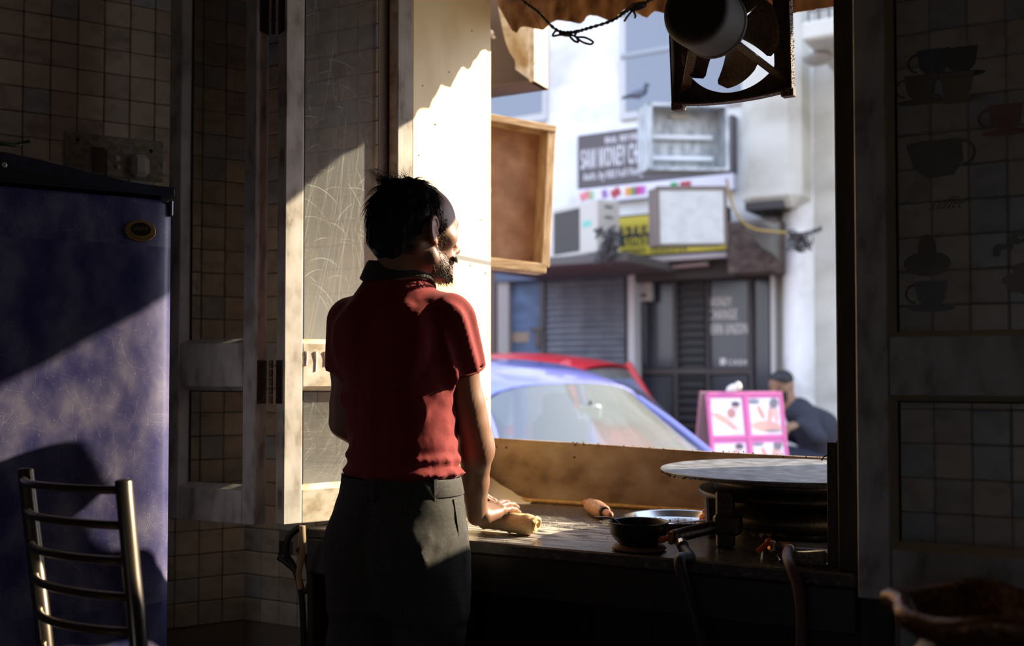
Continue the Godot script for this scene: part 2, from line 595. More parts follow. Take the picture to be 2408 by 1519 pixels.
# a pane whose dirt is wiped in arcs: the film of dust is the alpha of the texture
func smear_glass(sd: int, haze: float, dust: Array) -> StandardMaterial3D:
	var r := RandomNumberGenerator.new()
	r.seed = 90 + sd
	var W_ := 256
	var H_ := 1024
	var acc := PackedFloat32Array()
	acc.resize(W_ * H_)
	acc.fill(haze)
	for k in (260 if sd == 1 else 30):
		var arc := r.randf() < 0.6
		var cx := r.randf_range(-40, 300)
		var cy := r.randf_range(300, 1080)
		var rad := r.randf_range(60, 330)
		var a0 := r.randf_range(-3.0, -0.4)
		var len := r.randf_range(0.3, 1.1)
		var wgt := r.randf_range(0.03, 0.26)
		var sx := r.randf_range(0, 256)
		var tilt := r.randf_range(0.08, 0.45) * (-1.0 if r.randf() < 0.75 else 1.0)
		var steps := int(len * rad) if arc else int(len * 420)
		for i in steps:
			var t := float(i) / steps
			var x := int(cx + cos(a0 + len * t) * rad * 0.55) if arc else int(sx + tilt * t * 260.0)
			var y := int(cy + sin(a0 + len * t) * rad) if arc else int(cy - 380.0 + t * 420.0)
			if x < 1 or x >= W_ - 1 or y < 0 or y >= H_: continue
			var ad := wgt * sin(PI * t)
			acc[y * W_ + x] += ad
			acc[y * W_ + x + 1] += ad * 0.5
	for k in 260:   # specks
		var x := r.randi_range(2, W_ - 3)
		var y := int(H_ * (1.0 - r.randf() * r.randf()))
		if y >= H_: y = H_ - 1
		acc[y * W_ + x] += 0.35
	var data := PackedByteArray()
	data.resize(W_ * H_ * 4)
	for y in H_:
		var low := smoothstep(700.0, 1024.0, float(y)) * 0.16 + smoothstep(200.0, 560.0, float(y)) * (0.06 if sd == 1 else -0.14)
		for x in W_:
			var i := (y * W_ + x) * 4
			data[i] = dust[0]
			data[i + 1] = dust[1]
			data[i + 2] = dust[2]
			data[i + 3] = int(clampf(acc[y * W_ + x] + low, 0.0, 0.85) * 255)
	var m := flat(Color.WHITE, 0.5)
	m.transparency = BaseMaterial3D.TRANSPARENCY_ALPHA
	m.albedo_texture = ImageTexture.create_from_image(Image.create_from_data(W_, H_, false, Image.FORMAT_RGBA8, data))
	return m

# tiles of one wall: every tile a mesh of its own that shares one of a few shapes and glazes
func tile_field(parent: Node3D, fr: Transform3D, x0: float, y0: float, cols: int, rows: int, size: float, skip = null) -> void:
	var shape := Geo.new().box(Vector3.ZERO, Vector3(size - 0.0018, size - 0.0018, 0.008), 0.003).done()
	for j in rows:
		for i in cols:
			var c := Vector3(x0 + (i + 0.5) * size, y0 + (j + 0.5) * size, 0.004)
			if skip != null and skip.call(c): continue
			var mi := MeshInstance3D.new()
			mi.name = "tile"
			mi.mesh = shape
			var w := rng.randf()
			mi.material_override = M.tiles[rng.randi() % 4] if w < 0.8 else M.tiles[4 + rng.randi() % 2]
			var tilt := Basis.from_euler(Vector3(rng.randf_range(-0.008, 0.008), rng.randf_range(-0.008, 0.008), 0))
			mi.transform = parent.transform.affine_inverse() * fr * Transform3D(tilt, c + Vector3(0, 0, rng.randf_range(-0.0008, 0.0008)))
			parent.add_child(mi, true)

func room() -> void:
	structure("floor", Geo.new().slab(Vector3(-5.2, -0.1, -3.6), Vector3(3.6, 0.0, 3.2)), M.floor)
	structure("ceiling", Geo.new().slab(Vector3(-5.2, 2.9, -3.0), Vector3(3.6, 3.05, 3.2)), M.plaster)
	# side wall with small tiles, running to the corner behind the shutters
	var wl := structure("wall_left", Geo.new().slab(Vector3(-4.0, 0, -0.15), Vector3(0.10, 3.0, 0.0), 0, LF), M.grout)
	tile_field(wl, LF, -0.84, 0.455, 12, 28, 0.07, func(c): return c.y < 1.58 and c.x < -0.42)
	# front: thin masonry either side of the opening and a lintel above
	var wf := structure("wall_front", Geo.new().slab(Vector3(-0.66, 0, -0.04), Vector3(-0.065, 3.3, 0.08), 0, WF), M.grout)
	tile_field(wf, WF * Transform3D(Basis(), Vector3(0, 0, 0.08)), -0.555, 0.455, 7, 28, 0.07, func(c): return absf(c.x + 0.40) < 0.045 and absf(c.y - 0.67) < 0.03)
	structure("wall_lintel", Geo.new().slab(Vector3(-0.8, 2.62, -0.04), Vector3(1.5, 4.0, 0.10), 0, WF), M.plaster)
	structure("trim_1", Geo.new().slab(Vector3(-0.07, 0, -0.05), Vector3(-0.012, 2.62, 0.03), 0.004, WF), M.paint)
	structure("wall_front_side", Geo.new().slab(Vector3(-2.6, 0, -0.06), Vector3(-0.66, 4.0, -0.04), 0, WF), M.plaster)
	var wr := structure("wall_front_right", Geo.new().slab(Vector3(1.335, 0, 0.14), Vector3(3.6, 4.0, 0.24), 0, WF), M.grout)
	tile_field(wr, WF * Transform3D(Basis(), Vector3(0, 0, 0.24)), 1.345, 0.43, 10, 27, 0.07)
	part(wr, "jamb_post", Geo.new().slab(Vector3(1.232, CT + 0.001, 0.172), Vector3(1.334, 2.62, 0.285), 0.003, WF), M.dark_wood)
	structure("trim_2", Geo.new().slab(Vector3(1.2725, 0, 0.150), Vector3(1.334, CT - 0.003, 0.262), 0.002, WF), M.dark_wood)
	structure("wall_right", Geo.new().slab(Vector3(2.8, 0, -2.0), Vector3(2.95, 3.0, 3.2)), M.plaster)
	# back wall with a doorway to a yard behind the viewer
	structure("wall_back", Geo.new().slab(Vector3(-5.2, 0, 3.0), Vector3(-1.35, 3.0, 3.15)).slab(Vector3(-0.90, 0, 3.0), Vector3(3.0, 3.0, 3.15)).slab(Vector3(-1.35, 2.05, 3.0), Vector3(-0.90, 3.0, 3.15)), M.plaster)
	structure("yard_ground", Geo.new().slab(Vector3(-9, -0.2, 3.15), Vector3(7, -0.05, 12)), M.plaster)
	structure("wall_side", Geo.new().slab(Vector3(-4.40, 0, -1.3), Vector3(-4.25, 3.0, 3.2)), M.plaster)
	# motifs printed on the tiles at the right: cups, a teapot, a bowl and one word
	var prints := [
		[2165, 205, "cup", g3(92, 70, 48)], [2250, 200, "cup", g3(120, 98, 66)], [2195, 145, "cup", g3(46, 48, 70)], [2260, 140, "cup", g3(34, 34, 40)],
		[2205, 370, "pot", g3(96, 92, 76)], [2365, 275, "stripe", g3(140, 70, 62)], [2180, 620, "bowl", g3(96, 70, 50)], [2190, 690, "cup", g3(84, 88, 104)], [2385, 660, "fruit", g3(110, 58, 50)], [2380, 570, "herb", g3(48, 62, 44)]]
	var zf := WF * Transform3D(Basis(), Vector3(0, 0, 0.2487))
	for q in prints:
		var c := in_frame(WF, q[0], q[1], 0.2487)
		var fr := zf * Transform3D(Basis(), Vector3(c.x, c.y, 0))
		var g := Geo.new()
		var z := 0.0006
		match q[2]:
			"cup", "stripe":
				g.prism(pol([-0.032, 0.026, -0.026, -0.012, -0.014, -0.026, 0.014, -0.026, 0.026, -0.012, 0.032, 0.026]), 0, z, fr)
				var h := []
				for k in 13: h.append(fr * Vector3(-0.030 - 0.018 * sin(PI * k / 12.0), 0.018 * cos(PI * k / 12.0), 0.0003))
				g.tube(h, 0.0022, 4)
				g.prism(oval(0.045, 0.007, 0, -0.030), 0, z, fr)
			"pot":
				g.prism(pol([-0.06, 0.03, -0.03, 0.036, 0.045, 0.036, 0.048, -0.01, 0.03, -0.038, -0.02, -0.042, -0.045, -0.02]), 0, z, fr)
				var h2 := []
				for k in 13: h2.append(fr * Vector3(0.046 + 0.022 * sin(PI * k / 12.0), 0.006 + 0.024 * cos(PI * k / 12.0), 0.0003))
				g.tube(h2, 0.003, 4)
			"bowl":
				g.prism(oval(0.045, 0.026, 0, 0.0), 0, z, fr)
				g.prism(oval(0.018, 0.03, 0.0, 0.03), 0, z, fr)
			"fruit":
				for k in 14: g.prism(oval(0.016, 0.010, rng.randf_range(-0.03, 0.04), rng.randf_range(-0.02, 0.03)), 0, z + k * 0.00002, fr)
			"herb":
				for k in 26:
					var t := k / 25.0
					g.prism(oval(0.007, 0.006, lerpf(-0.03, 0.05, t) + rng.randf_range(-0.006, 0.006), lerpf(-0.02, 0.03, t) + rng.randf_range(-0.009, 0.009)), 0, z + k * 0.00002, fr)
		part(wr, "printed_motif", g, flat(q[3], 0.3))
	var cw := in_frame(WF, 2198, 492, 0.2487)
	text(wr, "lettering", "coffee", zf * Transform3D(Basis(), Vector3(cw.x, cw.y, 0.001)), Vector2(0.058, 0.024), flat(g3(64, 60, 40), 0.4), "Droid Serif", false, 0.7)
	# the switch board on the side wall
	var sc := in_frame(LF, 268, 372, 0.0)
	var sb := thing("switch_board", "grimy cream switch board with three fittings on the tiled wall above the refrigerator", "switchboard", LF * sc, LF.basis)
	var bl := func(x, y, z): return LF * Vector3(sc.x + x, sc.y + y, z)
	var cream := worn([[0.25, g3(120, 112, 100)], [0.6, g3(160, 152, 140)]], 0.5, Vector3.ONE * 5, 0.02, 51)
	part(sb, "back_plate", Geo.new().box(bl.call(0, 0, 0.008), Vector3(0.27, 0.12, 0.014), 0.004, LF.basis), cream)
	part(sb, "socket", Geo.new().box(bl.call(-0.045, -0.012, 0.018), Vector3(0.032, 0.07, 0.012), 0.003, LF.basis).box(bl.call(-0.045, -0.012, 0.026), Vector3(0.018, 0.04, 0.006), 0.002, LF.basis), flat(g3(96, 84, 74), 0.5))
	var pl := part(sb, "switch_plate", Geo.new().box(bl.call(0.005, -0.018, 0.018), Vector3(0.058, 0.08, 0.012), 0.003, LF.basis), cream)
	part(pl, "switch", Geo.new().box(bl.call(0.005, -0.005, 0.026), Vector3(0.016, 0.016, 0.010), 0.004, LF.basis), flat(g3(190, 188, 184), 0.4))
	part(pl, "switch", Geo.new().box(bl.call(0.008, -0.030, 0.026), Vector3(0.012, 0.014, 0.010), 0.004, LF.basis), flat(g3(190, 188, 184), 0.4))
	part(sb, "plug", Geo.new().box(bl.call(0.066, -0.022, 0.032), Vector3(0.05, 0.064, 0.045), 0.014, LF.basis), flat(g3(188, 186, 182), 0.45))
	for x in [-0.10, 0.10]:
		part(sb, "screw", Geo.new().lathe([Vector2(0, 0), Vector2(0.006, 0), Vector2(0.005, 0.004), Vector2(0, 0.004)], Transform3D(LF.basis * Basis(Vector3.RIGHT, PI / 2), bl.call(x, 0.034 - x * 0.05, 0.014)), 10), M.black)
	# socket hole low on the front wall, with the black cables and hanging strap beside it
	var bx := thing("wall_box", "small dark broken box set in the tiles below the shutters", "wall box", WF * Vector3(-0.40, 0.67, 0.08), WF.basis)
	part(bx, "frame", Geo.new().slab(Vector3(-0.432, 0.638, 0.07), Vector3(-0.368, 0.704, 0.085), 0.003, WF), M.dark_wood)
	part(bx, "hole", Geo.new().slab(Vector3(-0.418, 0.642, 0.08), Vector3(-0.385, 0.67, 0.087), 0.002, WF), M.black)
	var hose_a := P(696, 1262, 2.72)
	var cb := thing("looped_cable", "black looped cable hanging on the tiles beside the counter end", "cable", hose_a)
	part(cb, "loop", Geo.new().tube(curve([P(705, 1240, 2.80), P(680, 1262, 2.80), P(672, 1300, 2.80), P(690, 1332, 2.80), P(706, 1380, 2.78), P(712, 1440, 2.78), P(716, 1560, 2.78)], 8), 0.009, 8), M.black)
	part(cb, "loop", Geo.new().tube(curve([P(655, 1310, 2.82), P(675, 1325, 2.81), P(700, 1350, 2.79), P(712, 1392, 2.78), P(728, 1370, 2.78), P(722, 1320, 2.78), P(700, 1290, 2.79)], 8), 0.008, 8), M.black)
	var st := Geo.new()
	var rows := []
	for q in curve([P(712, 1236, 2.70), P(713, 1275, 2.69), P(711, 1310, 2.70), P(704, 1350, 2.71), P(706, 1385, 2.71)], 8):
		rows.append([q + Vector3(-0.010, 0, 0), q + Vector3(-0.004, 0, 0.005), q + Vector3(0.007, 0, 0.001), q + Vector3(0.004, 0, -0.003)])
	st.grid(rows, true, true, false, true, true)
	solo("hanging_strap", "narrow pale strap hanging below the sunlit shutter at the counter end", "strap", st, flat(g3(170, 140, 104), 0.7), P(712, 1236, 2.70))

func oval(rx: float, ry: float, x := 0.0, y := 0.0, n := 20) -> PackedVector2Array:
	var o := PackedVector2Array()
	for k in n: o.append(Vector2(x + cos(TAU * k / n) * rx, y + sin(TAU * k / n) * ry))
	return o

# ---------------------------------------------------------------- the window leaves
# a leaf in its own frame: x from 0 to w along its face, y up, z towards the viewer (front face at z = 0)
func make_leaf(called: String, label: String, fr: Transform3D, w: float, y0: float, y1: float, st_l: float, st_r: float, rails: Array, dep: float, paint: Material, rail_paint: Material, glass: Material, bead: Material) -> Node3D:
	var o := thing(called, label, "shutter", fr.origin + Vector3(0, y0, 0), fr.basis)
	var T := Transform3D(fr.basis, Vector3(fr.origin.x, 0, fr.origin.z))
	part(o, "stile", Geo.new().slab(Vector3(0, y0, -dep), Vector3(st_l, y1, 0), 0.003, T), paint)
	part(o, "stile", Geo.new().slab(Vector3(w - st_r, y0, -dep), Vector3(w, y1, 0), 0.003, T), paint)
	for r in rails:
		part(o, "rail", Geo.new().slab(Vector3(st_l + 0.001, r[0], -dep + 0.002), Vector3(w - st_r - 0.001, r[1], -0.002), 0.002, T), rail_paint)
	for i in rails.size() - 1:
		var a: float = rails[i][1]
		var b: float = rails[i + 1][0]
		var gl := Geo.new()
		var zg := -dep * 0.62
		var rows := [[T * Vector3(st_l + 0.004, b - 0.003, zg), T * Vector3(w - st_r - 0.004, b - 0.003, zg)], [T * Vector3(st_l + 0.004, a + 0.003, zg), T * Vector3(w - st_r - 0.004, a + 0.003, zg)]]
		gl.grid(rows, false)
		part(o, "pane", gl, glass)
		# sloping glazing beads round the pane
		var bd := Geo.new()
		var x0 := st_l
		var x1 := w - st_r
		for e in [[Vector2(x0, a), Vector2(x1, a), Vector2(0, 1)], [Vector2(x0, b), Vector2(x1, b), Vector2(0, -1)], [Vector2(x0, a), Vector2(x0, b), Vector2(1, 0)], [Vector2(x1, a), Vector2(x1, b), Vector2(-1, 0)]]:
			var rr := []
			for t in [0, 1]:
				var p: Vector2 = e[t]
				var s: Vector2 = e[2]
				var along: Vector2 = (e[1] - e[0]).normalized() * (0.012 if t == 0 else -0.012)
				rr.append([T * Vector3(p.x, p.y, -0.004), T * Vector3(p.x + s.x * 0.012 + along.x, p.y + s.y * 0.012 + along.y, zg + 0.002), T * Vector3(p.x, p.y, zg + 0.001)])
			bd.grid(rr, false, true, false, true, true)
		part(o, "glazing_bead", bd, bead)
		var pt := Geo.new()
		for e in [[x0 + 0.010, a + 0.008, x0 + 0.016, b - 0.008], [x1 - 0.016, a + 0.008, x1 - 0.010, b - 0.008], [x0 + 0.010, b - 0.014, x1 - 0.010, b - 0.008]]:
			pt.slab(Vector3(e[0], e[1], zg + 0.0005), Vector3(e[2], e[3], zg + 0.004), 0, T)
		part(o, "putty", pt, M.putty)
	return o

func face_frame(a: Vector3, b: Vector3) -> Transform3D:   # x runs from a to b, z turns towards the eye
	var x := Vector3(b.x - a.x, 0, b.z - a.z).normalized()
	return Transform3D(Basis(x, Vector3.UP, x.cross(Vector3.UP)), Vector3(a.x, 0, a.z))

func leaves() -> void:
	var y0 := 0.802
	var y1 := 2.5
	# the leaf beside the refrigerator and the sunlit one hinged to it
	var A0 := Vector3(-0.9575, 0, -2.83)
	var A1 := Vector3(-0.6795, 0, -2.70)
	var B0 := Vector3(-0.603, 0, -2.70)
	var B1 := Vector3(-0.287, 0, -2.94)
	var rails := [[y0, 0.892], [1.166, 1.284], [2.40, 2.5]]
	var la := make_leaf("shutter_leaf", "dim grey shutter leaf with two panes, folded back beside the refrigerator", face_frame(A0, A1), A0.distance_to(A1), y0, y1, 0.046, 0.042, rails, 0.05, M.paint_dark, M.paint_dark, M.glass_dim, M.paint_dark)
	var lb := make_leaf("shutter_leaf", "sunlit white shutter leaf with smeared panes, standing behind the man in red", face_frame(B0, B1), B0.distance_to(B1), y0, y1, 0.054, 0.052, rails, 0.05, M.paint, M.paint_rail, M.glass_dusty, M.paint_rail)
	lb.name = lb.name
	# dribbled paint on the middle rail of the sunlit leaf
	var TB := face_frame(B0, B1)
	for k in 9:
		var x := 0.07 + k * 0.026 + rng.randf_range(-0.006, 0.006)
		var ln := rng.randf_range(0.03, 0.075)
		part(lb, "paint_dribble", Geo.new().tube([TB * Vector3(x, 1.262, -0.0015), TB * Vector3(x + 0.002, 1.262 - ln * 0.5, -0.0012), TB * Vector3(x + 0.001, 1.262 - ln, -0.0015)], [0.004, 0.0022, 0.0026], 6), flat(g3(240, 238, 232), 0.5))
	# hinges between the two leaves
	for py in [[898, 104], [30, 104]]:
		var c := (A1 + B0) / 2 + Vector3(-0.003, 0, -0.030)
		c.y = P(634, py[0], 2.73).y
		var h := thing("hinge", "steel butt hinge joining the two shutter leaves, %s" % ("at the height of their middle rail" if py[0] > 500 else "near the top edge of the picture"), "hinge", c, Basis(), "hinges between the shutters")
		var fa := face_frame(A0, A1)
		var fb := face_frame(B0, B1)
		var L := A0.distance_to(A1)
		part(h, "plate", Geo.new().slab(Vector3(L, c.y - 0.058, -0.046), Vector3(L + 0.0025, c.y + 0.058, -0.008), 0.001, fa), M.hinge)
		part(h, "plate", Geo.new().slab(Vector3(-0.0025, c.y - 0.058, -0.046), Vector3(0, c.y + 0.058, -0.008), 0.001, fb), M.hinge)
		for k in 5:
			var yy := c.y - 0.058 + k * 0.0235
			part(h, "knuckle", Geo.new().tube([Vector3(c.x, yy, c.z), Vector3(c.x, yy + 0.022, c.z)], 0.0055, 10), M.hinge)
		for k in 4:
			part(h, "screw", Geo.new().ball(fa * Vector3(L + 0.003, c.y - 0.042 + k * 0.028, -0.018), Vector3.ONE * 0.004, Basis(), 8), M.iron)
	# the leaf hung flat against the printed tiles
	var C0 := WF * Vector3(1.280, 0, 0.345)
	var C1 := WF * Vector3(1.92, 0, 0.345)
	var fr := face_frame(C0, C1)
	var h0 := in_frame(WF, 2080, 1412, 0.345).y
	var rc := []
	for q in [[1412, 1292], [930, 792]]: rc.append([in_frame(WF, 2090, q[0], 0.345).y, in_frame(WF, 2090, q[1], 0.345).y])
	rc.append([2.40, 2.5])
	rc[0][0] = h0
	make_leaf("shutter_leaf", "brownish shutter leaf opened flat over the tiles printed with cups", fr, 0.64, h0, 2.5, 0.062, 0.062, rc, 0.075, M.paint_dark, M.paint_dark, M.glass, M.bead)

func stall() -> void:
	# counter: stone top with a thick front edge, black tiles below
	var ct := thing("counter", "dark stone kneading counter under the serving opening, flour smeared on top", "counter", WF * Vector3(0.6, 0, 0.1), WF.basis)
	part(ct, "top", Geo.new().slab(Vector3(-0.14, CT - 0.03, 0.092), Vector3(-0.005, CT - 0.004, 0.30), 0.003, WF), M.granite_edge)
	part(ct, "worktop", Geo.new().slab(Vector3(-0.004, CT - 0.03, -0.445), Vector3(1.270, CT, 0.302), 0.004, WF).slab(Vector3(1.2705, CT - 0.03, -0.445), Vector3(1.385, CT, 0.120), 0.002, WF), floured())
	part(ct, "front_edge", Geo.new().slab(Vector3(-0.14, CT - 0.125, 0.24), Vector3(1.27, CT - 0.030, 0.300), 0.004, WF), M.granite_edge)
	part(ct, "end_panel", Geo.new().slab(Vector3(-0.145, 0.0, 0.092), Vector3(-0.125, CT - 0.03, 0.29), 0.003, WF), M.dark_wood)
	part(ct, "backing", Geo.new().slab(Vector3(-0.12, 0, 0.10), Vector3(1.27, CT - 0.126, 0.215), 0, WF), M.black)
	for j in 3:
		for i in 9:
			part(ct, "tile", Geo.new().slab(Vector3(-0.12 + i * 0.1544 + 0.0015, CT - 0.13 - j * 0.22 - 0.217, 0.215), Vector3(-0.12 + (i + 1) * 0.1544 - 0.0015, CT - 0.13 - j * 0.22, 0.224), 0.002, WF), M.black_tile)
	# brown guard board on the street side
	var bo := thing("guard_board", "stained brown plywood board standing along the street side of the counter", "board", WF * Vector3(0.6, CT, -0.455), WF.basis)
	var bg := Geo.new()
	var pr := pol([0.0, CT, 1.385, CT, 1.385, 0.962, 1.1, 0.968, 0.7, 0.974, 0.3, 0.986, 0.0, 0.993])
	bg.prism(pr, -0.466, -0.448, WF)
	part(bo, "panel", bg, M.ply)
	part(bo, "grease_strip", Geo.new().bar(W(0.01, CT + 0.006, 0.438), W(1.30, CT + 0.006, 0.438), 0.020, 0.012, 0.004), worn([[0.2, g3(150, 112, 62)], [0.7, g3(196, 158, 100)]], 0.5, Vector3.ONE * 4, 0.02, 61))
	var gr := Geo.new()   # grit along its top edge
	for k in 90:
		var s := rng.randf_range(0.3, 1.3) if k > 20 else rng.randf_range(0, 1.3)
		gr.ball(W(s, lerpf(0.993, 0.964, s / 1.385) + rng.randf_range(-0.006, 0.001), 0.448 + rng.randf_range(-0.003, 0.012)), Vector3.ONE * rng.randf_range(0.001, 0.0035), Basis(), 5)
	var gm := part(bo, "grit", gr, flat(g3(58, 40, 28), 0.9))
	gm.set_meta("kind", "stuff")
	for q in [[1166, 1050], [1190, 1052], [1352, 1046], [1350, 1075]]:
		part(bo, "nail", Geo.new().ball(WF * in_frame(WF, q[0], q[1], -0.447), Vector3.ONE * 0.0035, Basis(), 8), M.nail)
	# painted side panel between shutter and board
	var yp := thing("side_panel", "cream painted panel beside the serving opening, sunlit with a grey band across", "panel", WF * Vector3(-0.01, CT, -0.23), WF.basis)
	part(yp, "board", Geo.new().slab(Vector3(-0.022, 0.70, -0.468), Vector3(0.0, 2.62, 0.0), 0.002, WF), M.yellow)
	part(yp, "painted_band", Geo.new().slab(Vector3(0.0, 1.557, -0.467), Vector3(0.0008, 1.572, -0.10), 0, WF), M.grey_line)
	for k in 16:
		var pos := WF * Vector3(0.0005, [1.70, 1.72, 1.53, 1.545, 1.36, 1.25, 2.13, 2.3, 1.95, 1.62, 1.50, 1.41, 2.05, 1.84, 1.31, 1.12][k], -[0.40, 0.28, 0.43, 0.33, 0.39, 0.42, 0.2, 0.34, 0.12, 0.45, 0.14, 0.08, 0.05, 0.03, 0.3, 0.44][k])
		part(yp, "nail_hole", Geo.new().ball(pos, Vector3(0.003, 0.003, 0.003) * rng.randf_range(0.6, 1.3), Basis(), 6), M.nail)
	part(yp, "hairline_crack", Geo.new().tube(curve([WF * Vector3(0.0003, 2.21, -0.40), WF * Vector3(0.0003, 2.16, -0.39), WF * Vector3(0.0003, 2.12, -0.36), WF * Vector3(0.0003, 2.095, -0.31)], 6), 0.0008, 4), M.nail)
	solo("far_side_panel", "low board closing the street end of the counter beyond the griddle", "panel", Geo.new().slab(Vector3(1.387, 0.70, -0.62), Vector3(1.405, 1.48, -0.02), 0.003, WF), M.ply, W(1.4, 0.7, 0.3))
	solo("outer_skirt", "plain board below the counter on the street side", "panel", Geo.new().slab(Vector3(-0.02, -0.24, -0.468), Vector3(1.40, CT - 0.032, -0.45), 0.003, WF), M.ply, W(0.6, 0, 0.46))
	solo("flour_patches", "white flour dusted in patches on the stone counter around the dough", "flour", flour_dust(), flat(g3(206, 200, 190), 0.95), W(0.4, CT, 0.1)).set_meta("kind", "stuff")
	var hp := Geo.new()   # flour heaped in the corner of board and panel
	var hr := []
	for i in 9:
		var row := []
		for k in 9:
			var u := i / 8.0
			var v := k / 8.0
			var hh := 0.075 * pow(1.0 - u, 1.3) * (1.0 - v * 0.9)
			row.append(W(0.004 + 0.17 * u, CT + 0.0008 + hh * (1.0 - v) + 0.002 * sin(i * 2.1 + k), 0.444 - 0.11 * v * (1.0 - 0.5 * u)))
		hr.append(row)
	hp.grid(hr)
	solo("flour_heap", "white heap of flour in the corner of the guard board and cream panel", "flour", hp, flat(g3(226, 222, 214), 0.95), W(0.05, CT, 0.42)).set_meta("kind", "stuff")
	# flue-like angle iron at the near end of the griddle
	var ir := thing("angle_iron", "thin upright steel angle at the griddle end beside the brown shutter", "post", P(1958, 1290, 2.12))
	var b0 := on_height(1957, 1330, CT)
	var t0 := Vector3(b0.x, P(1957, 1040, -b0.z).y, b0.z)
	part(ir, "flange", Geo.new().slab(Vector3(-0.009, 0, -0.002), Vector3(0.012, t0.y - b0.y, 0.002), 0.001, Transform3D(WF.basis, b0)), M.iron)
	part(ir, "web", Geo.new().slab(Vector3(0.010, 0, -0.03), Vector3(0.014, t0.y - b0.y + 0.004, 0.0), 0.001, Transform3D(WF.basis, b0)), M.iron)
	part(ir, "wire_hook", Geo.new().tube(curve([t0 + Vector3(0, -0.03, 0), t0 + Vector3(-0.012, -0.028, 0), t0 + Vector3(-0.022, -0.038, 0.004)], 6), 0.0016, 6), M.iron)

func floured() -> StandardMaterial3D:
	# stone with flour rubbed over it in streaks: laid out in the counter's own axes
	var m := flat(Color.WHITE, 0.32)
	var N := 1024
	var nl := FastNoiseLite.new()
	nl.frequency = 0.012
	nl.fractal_octaves = 5
	nl.seed = 5
	var n2 := FastNoiseLite.new()
	n2.frequency = 0.05
	n2.seed = 9
	var data := PackedByteArray()
	data.resize(N * N * 3)
	var rough := PackedByteArray()
	rough.resize(N * N)
	for y in N:
		for x in N:
			var u := x / 1024.0      # 0..1 along s (0 .. 1.4)
			var v := y / 1024.0      # 0 street, 1 room
			var cx := (u * 1.4 - 0.42)
			var cy := (v * 0.75 - 0.53)
			var sw := sqrt(cx * cx + cy * cy * 2.2)
			var k := clampf(1.0 - sw / 0.42, 0.0, 1.0)
			var st := nl.get_noise_2d(x * 0.5 + sw * 260.0, y * 2.2)
			var fl := clampf(st * 1.5 + 0.32, 0.0, 1.0) * k * 1.2 + clampf(n2.get_noise_2d(x, y) - 0.25, 0, 1) * 0.25
			fl = clampf(fl * 1.5, 0, 0.9)
			var base := 66.0 + 16.0 * nl.get_noise_2d(x * 3.0, y * 3.0)
			var i := (y * N + x) * 3
			data[i] = int(clampf(lerpf(base + 3, 188, fl), 0, 255))
			data[i + 1] = int(clampf(lerpf(base, 180, fl), 0, 255))
			data[i + 2] = int(clampf(lerpf(base - 2, 170, fl), 0, 255))
			rough[y * N + x] = int(lerpf(66, 190, fl))
	m.albedo_texture = ImageTexture.create_from_image(Image.create_from_data(N, N, false, Image.FORMAT_RGB8, data))
	m.roughness = 1.0
	m.roughness_texture = ImageTexture.create_from_image(Image.create_from_data(N, N, false, Image.FORMAT_L8, rough))
	# planar mapping on the counter: object axes are the counter's own (origin at s 0.6, z 0.1)
	m.uv1_triplanar = true
	m.uv1_world_triplanar = false
	m.uv1_scale = Vector3(1.0 / 1.4, 1.0, 1.0 / 0.75)
	m.uv1_offset = Vector3(0.6 / 1.4, 0, 0.55 / 0.75)
	return m

func flour_dust() -> Geo:
	var g := Geo.new()
	for k in 420:
		var a := rng.randf() * TAU
		var r := absf(rng.randfn(0.0, 0.16))
		var s := 0.42 + cos(a) * r * 1.4
		var o := 0.02 + sin(a) * r
		if s < 0.03 or s > 1.0 or o > 0.42 or o < -0.29: continue
		g.ball(W(s, CT + 0.0003, o), Vector3(rng.randf_range(0.0008, 0.003), 0.0007, rng.randf_range(0.0008, 0.003)), Basis(Vector3.UP, rng.randf() * TAU), 5)
	return g

func scratched_blue() -> StandardMaterial3D:
	var N := 1024
	var r := RandomNumberGenerator.new()
	r.seed = 44
	var nl := FastNoiseLite.new()
	nl.frequency = 0.006
	nl.fractal_octaves = 5
	nl.seed = 17
	var acc := PackedFloat32Array()
	acc.resize(N * N)
	for y in N:
		for x in N:
			acc[y * N + x] = clampf(nl.get_noise_2d(x * 1.3, y * 0.8) * 0.5 + 0.26, 0.0, 0.55)
	for k in 1100:
		var x := r.randf() * N
		var y := (1.0 - r.randf() * 0.8) * N
		var a := r.randf_range(-0.4, 0.4) + (PI / 2 if r.randf() < 0.7 else 0.3)
		var len := r.randf_range(8, 90) * r.randf()
		var wgt := r.randf_range(0.04, 0.36)
		var bend := r.randf_range(-0.02, 0.02)
		for i in int(len):
			a += bend
			x += cos(a)
			y += sin(a)
			if x < 1 or y < 0 or x >= N - 1 or y >= N: break
			acc[int(y) * N + int(x)] += wgt
	for k in 2600:   # chips and specks, thicker lower down
		var x := int(r.randf() * (N - 4)) + 2
		var y := int((1.0 - r.randf() * r.randf()) * (N - 4)) + 1
		var w := r.randi_range(1, 2)
		for i in w:
			for j in w: acc[(y + i) * N + x + j] += r.randf_range(0.2, 0.8)
	var data := PackedByteArray()
	data.resize(N * N * 3)
	for i in N * N:
		var t := clampf(acc[i], 0.0, 1.0)
		data[i * 3] = int(lerpf(46, 168, t))
		data[i * 3 + 1] = int(lerpf(45, 160, t))
		data[i * 3 + 2] = int(lerpf(94, 172, t * 0.9))
	var m := flat(Color.WHITE, 0.42)
	m.albedo_texture = ImageTexture.create_from_image(Image.create_from_data(N, N, false, Image.FORMAT_RGB8, data))
	m.uv1_triplanar = true
	m.uv1_scale = Vector3(1.2, 1.2, 1.2)
	m.uv1_offset = Vector3(0.4, 0.2, 0.3)
	return m

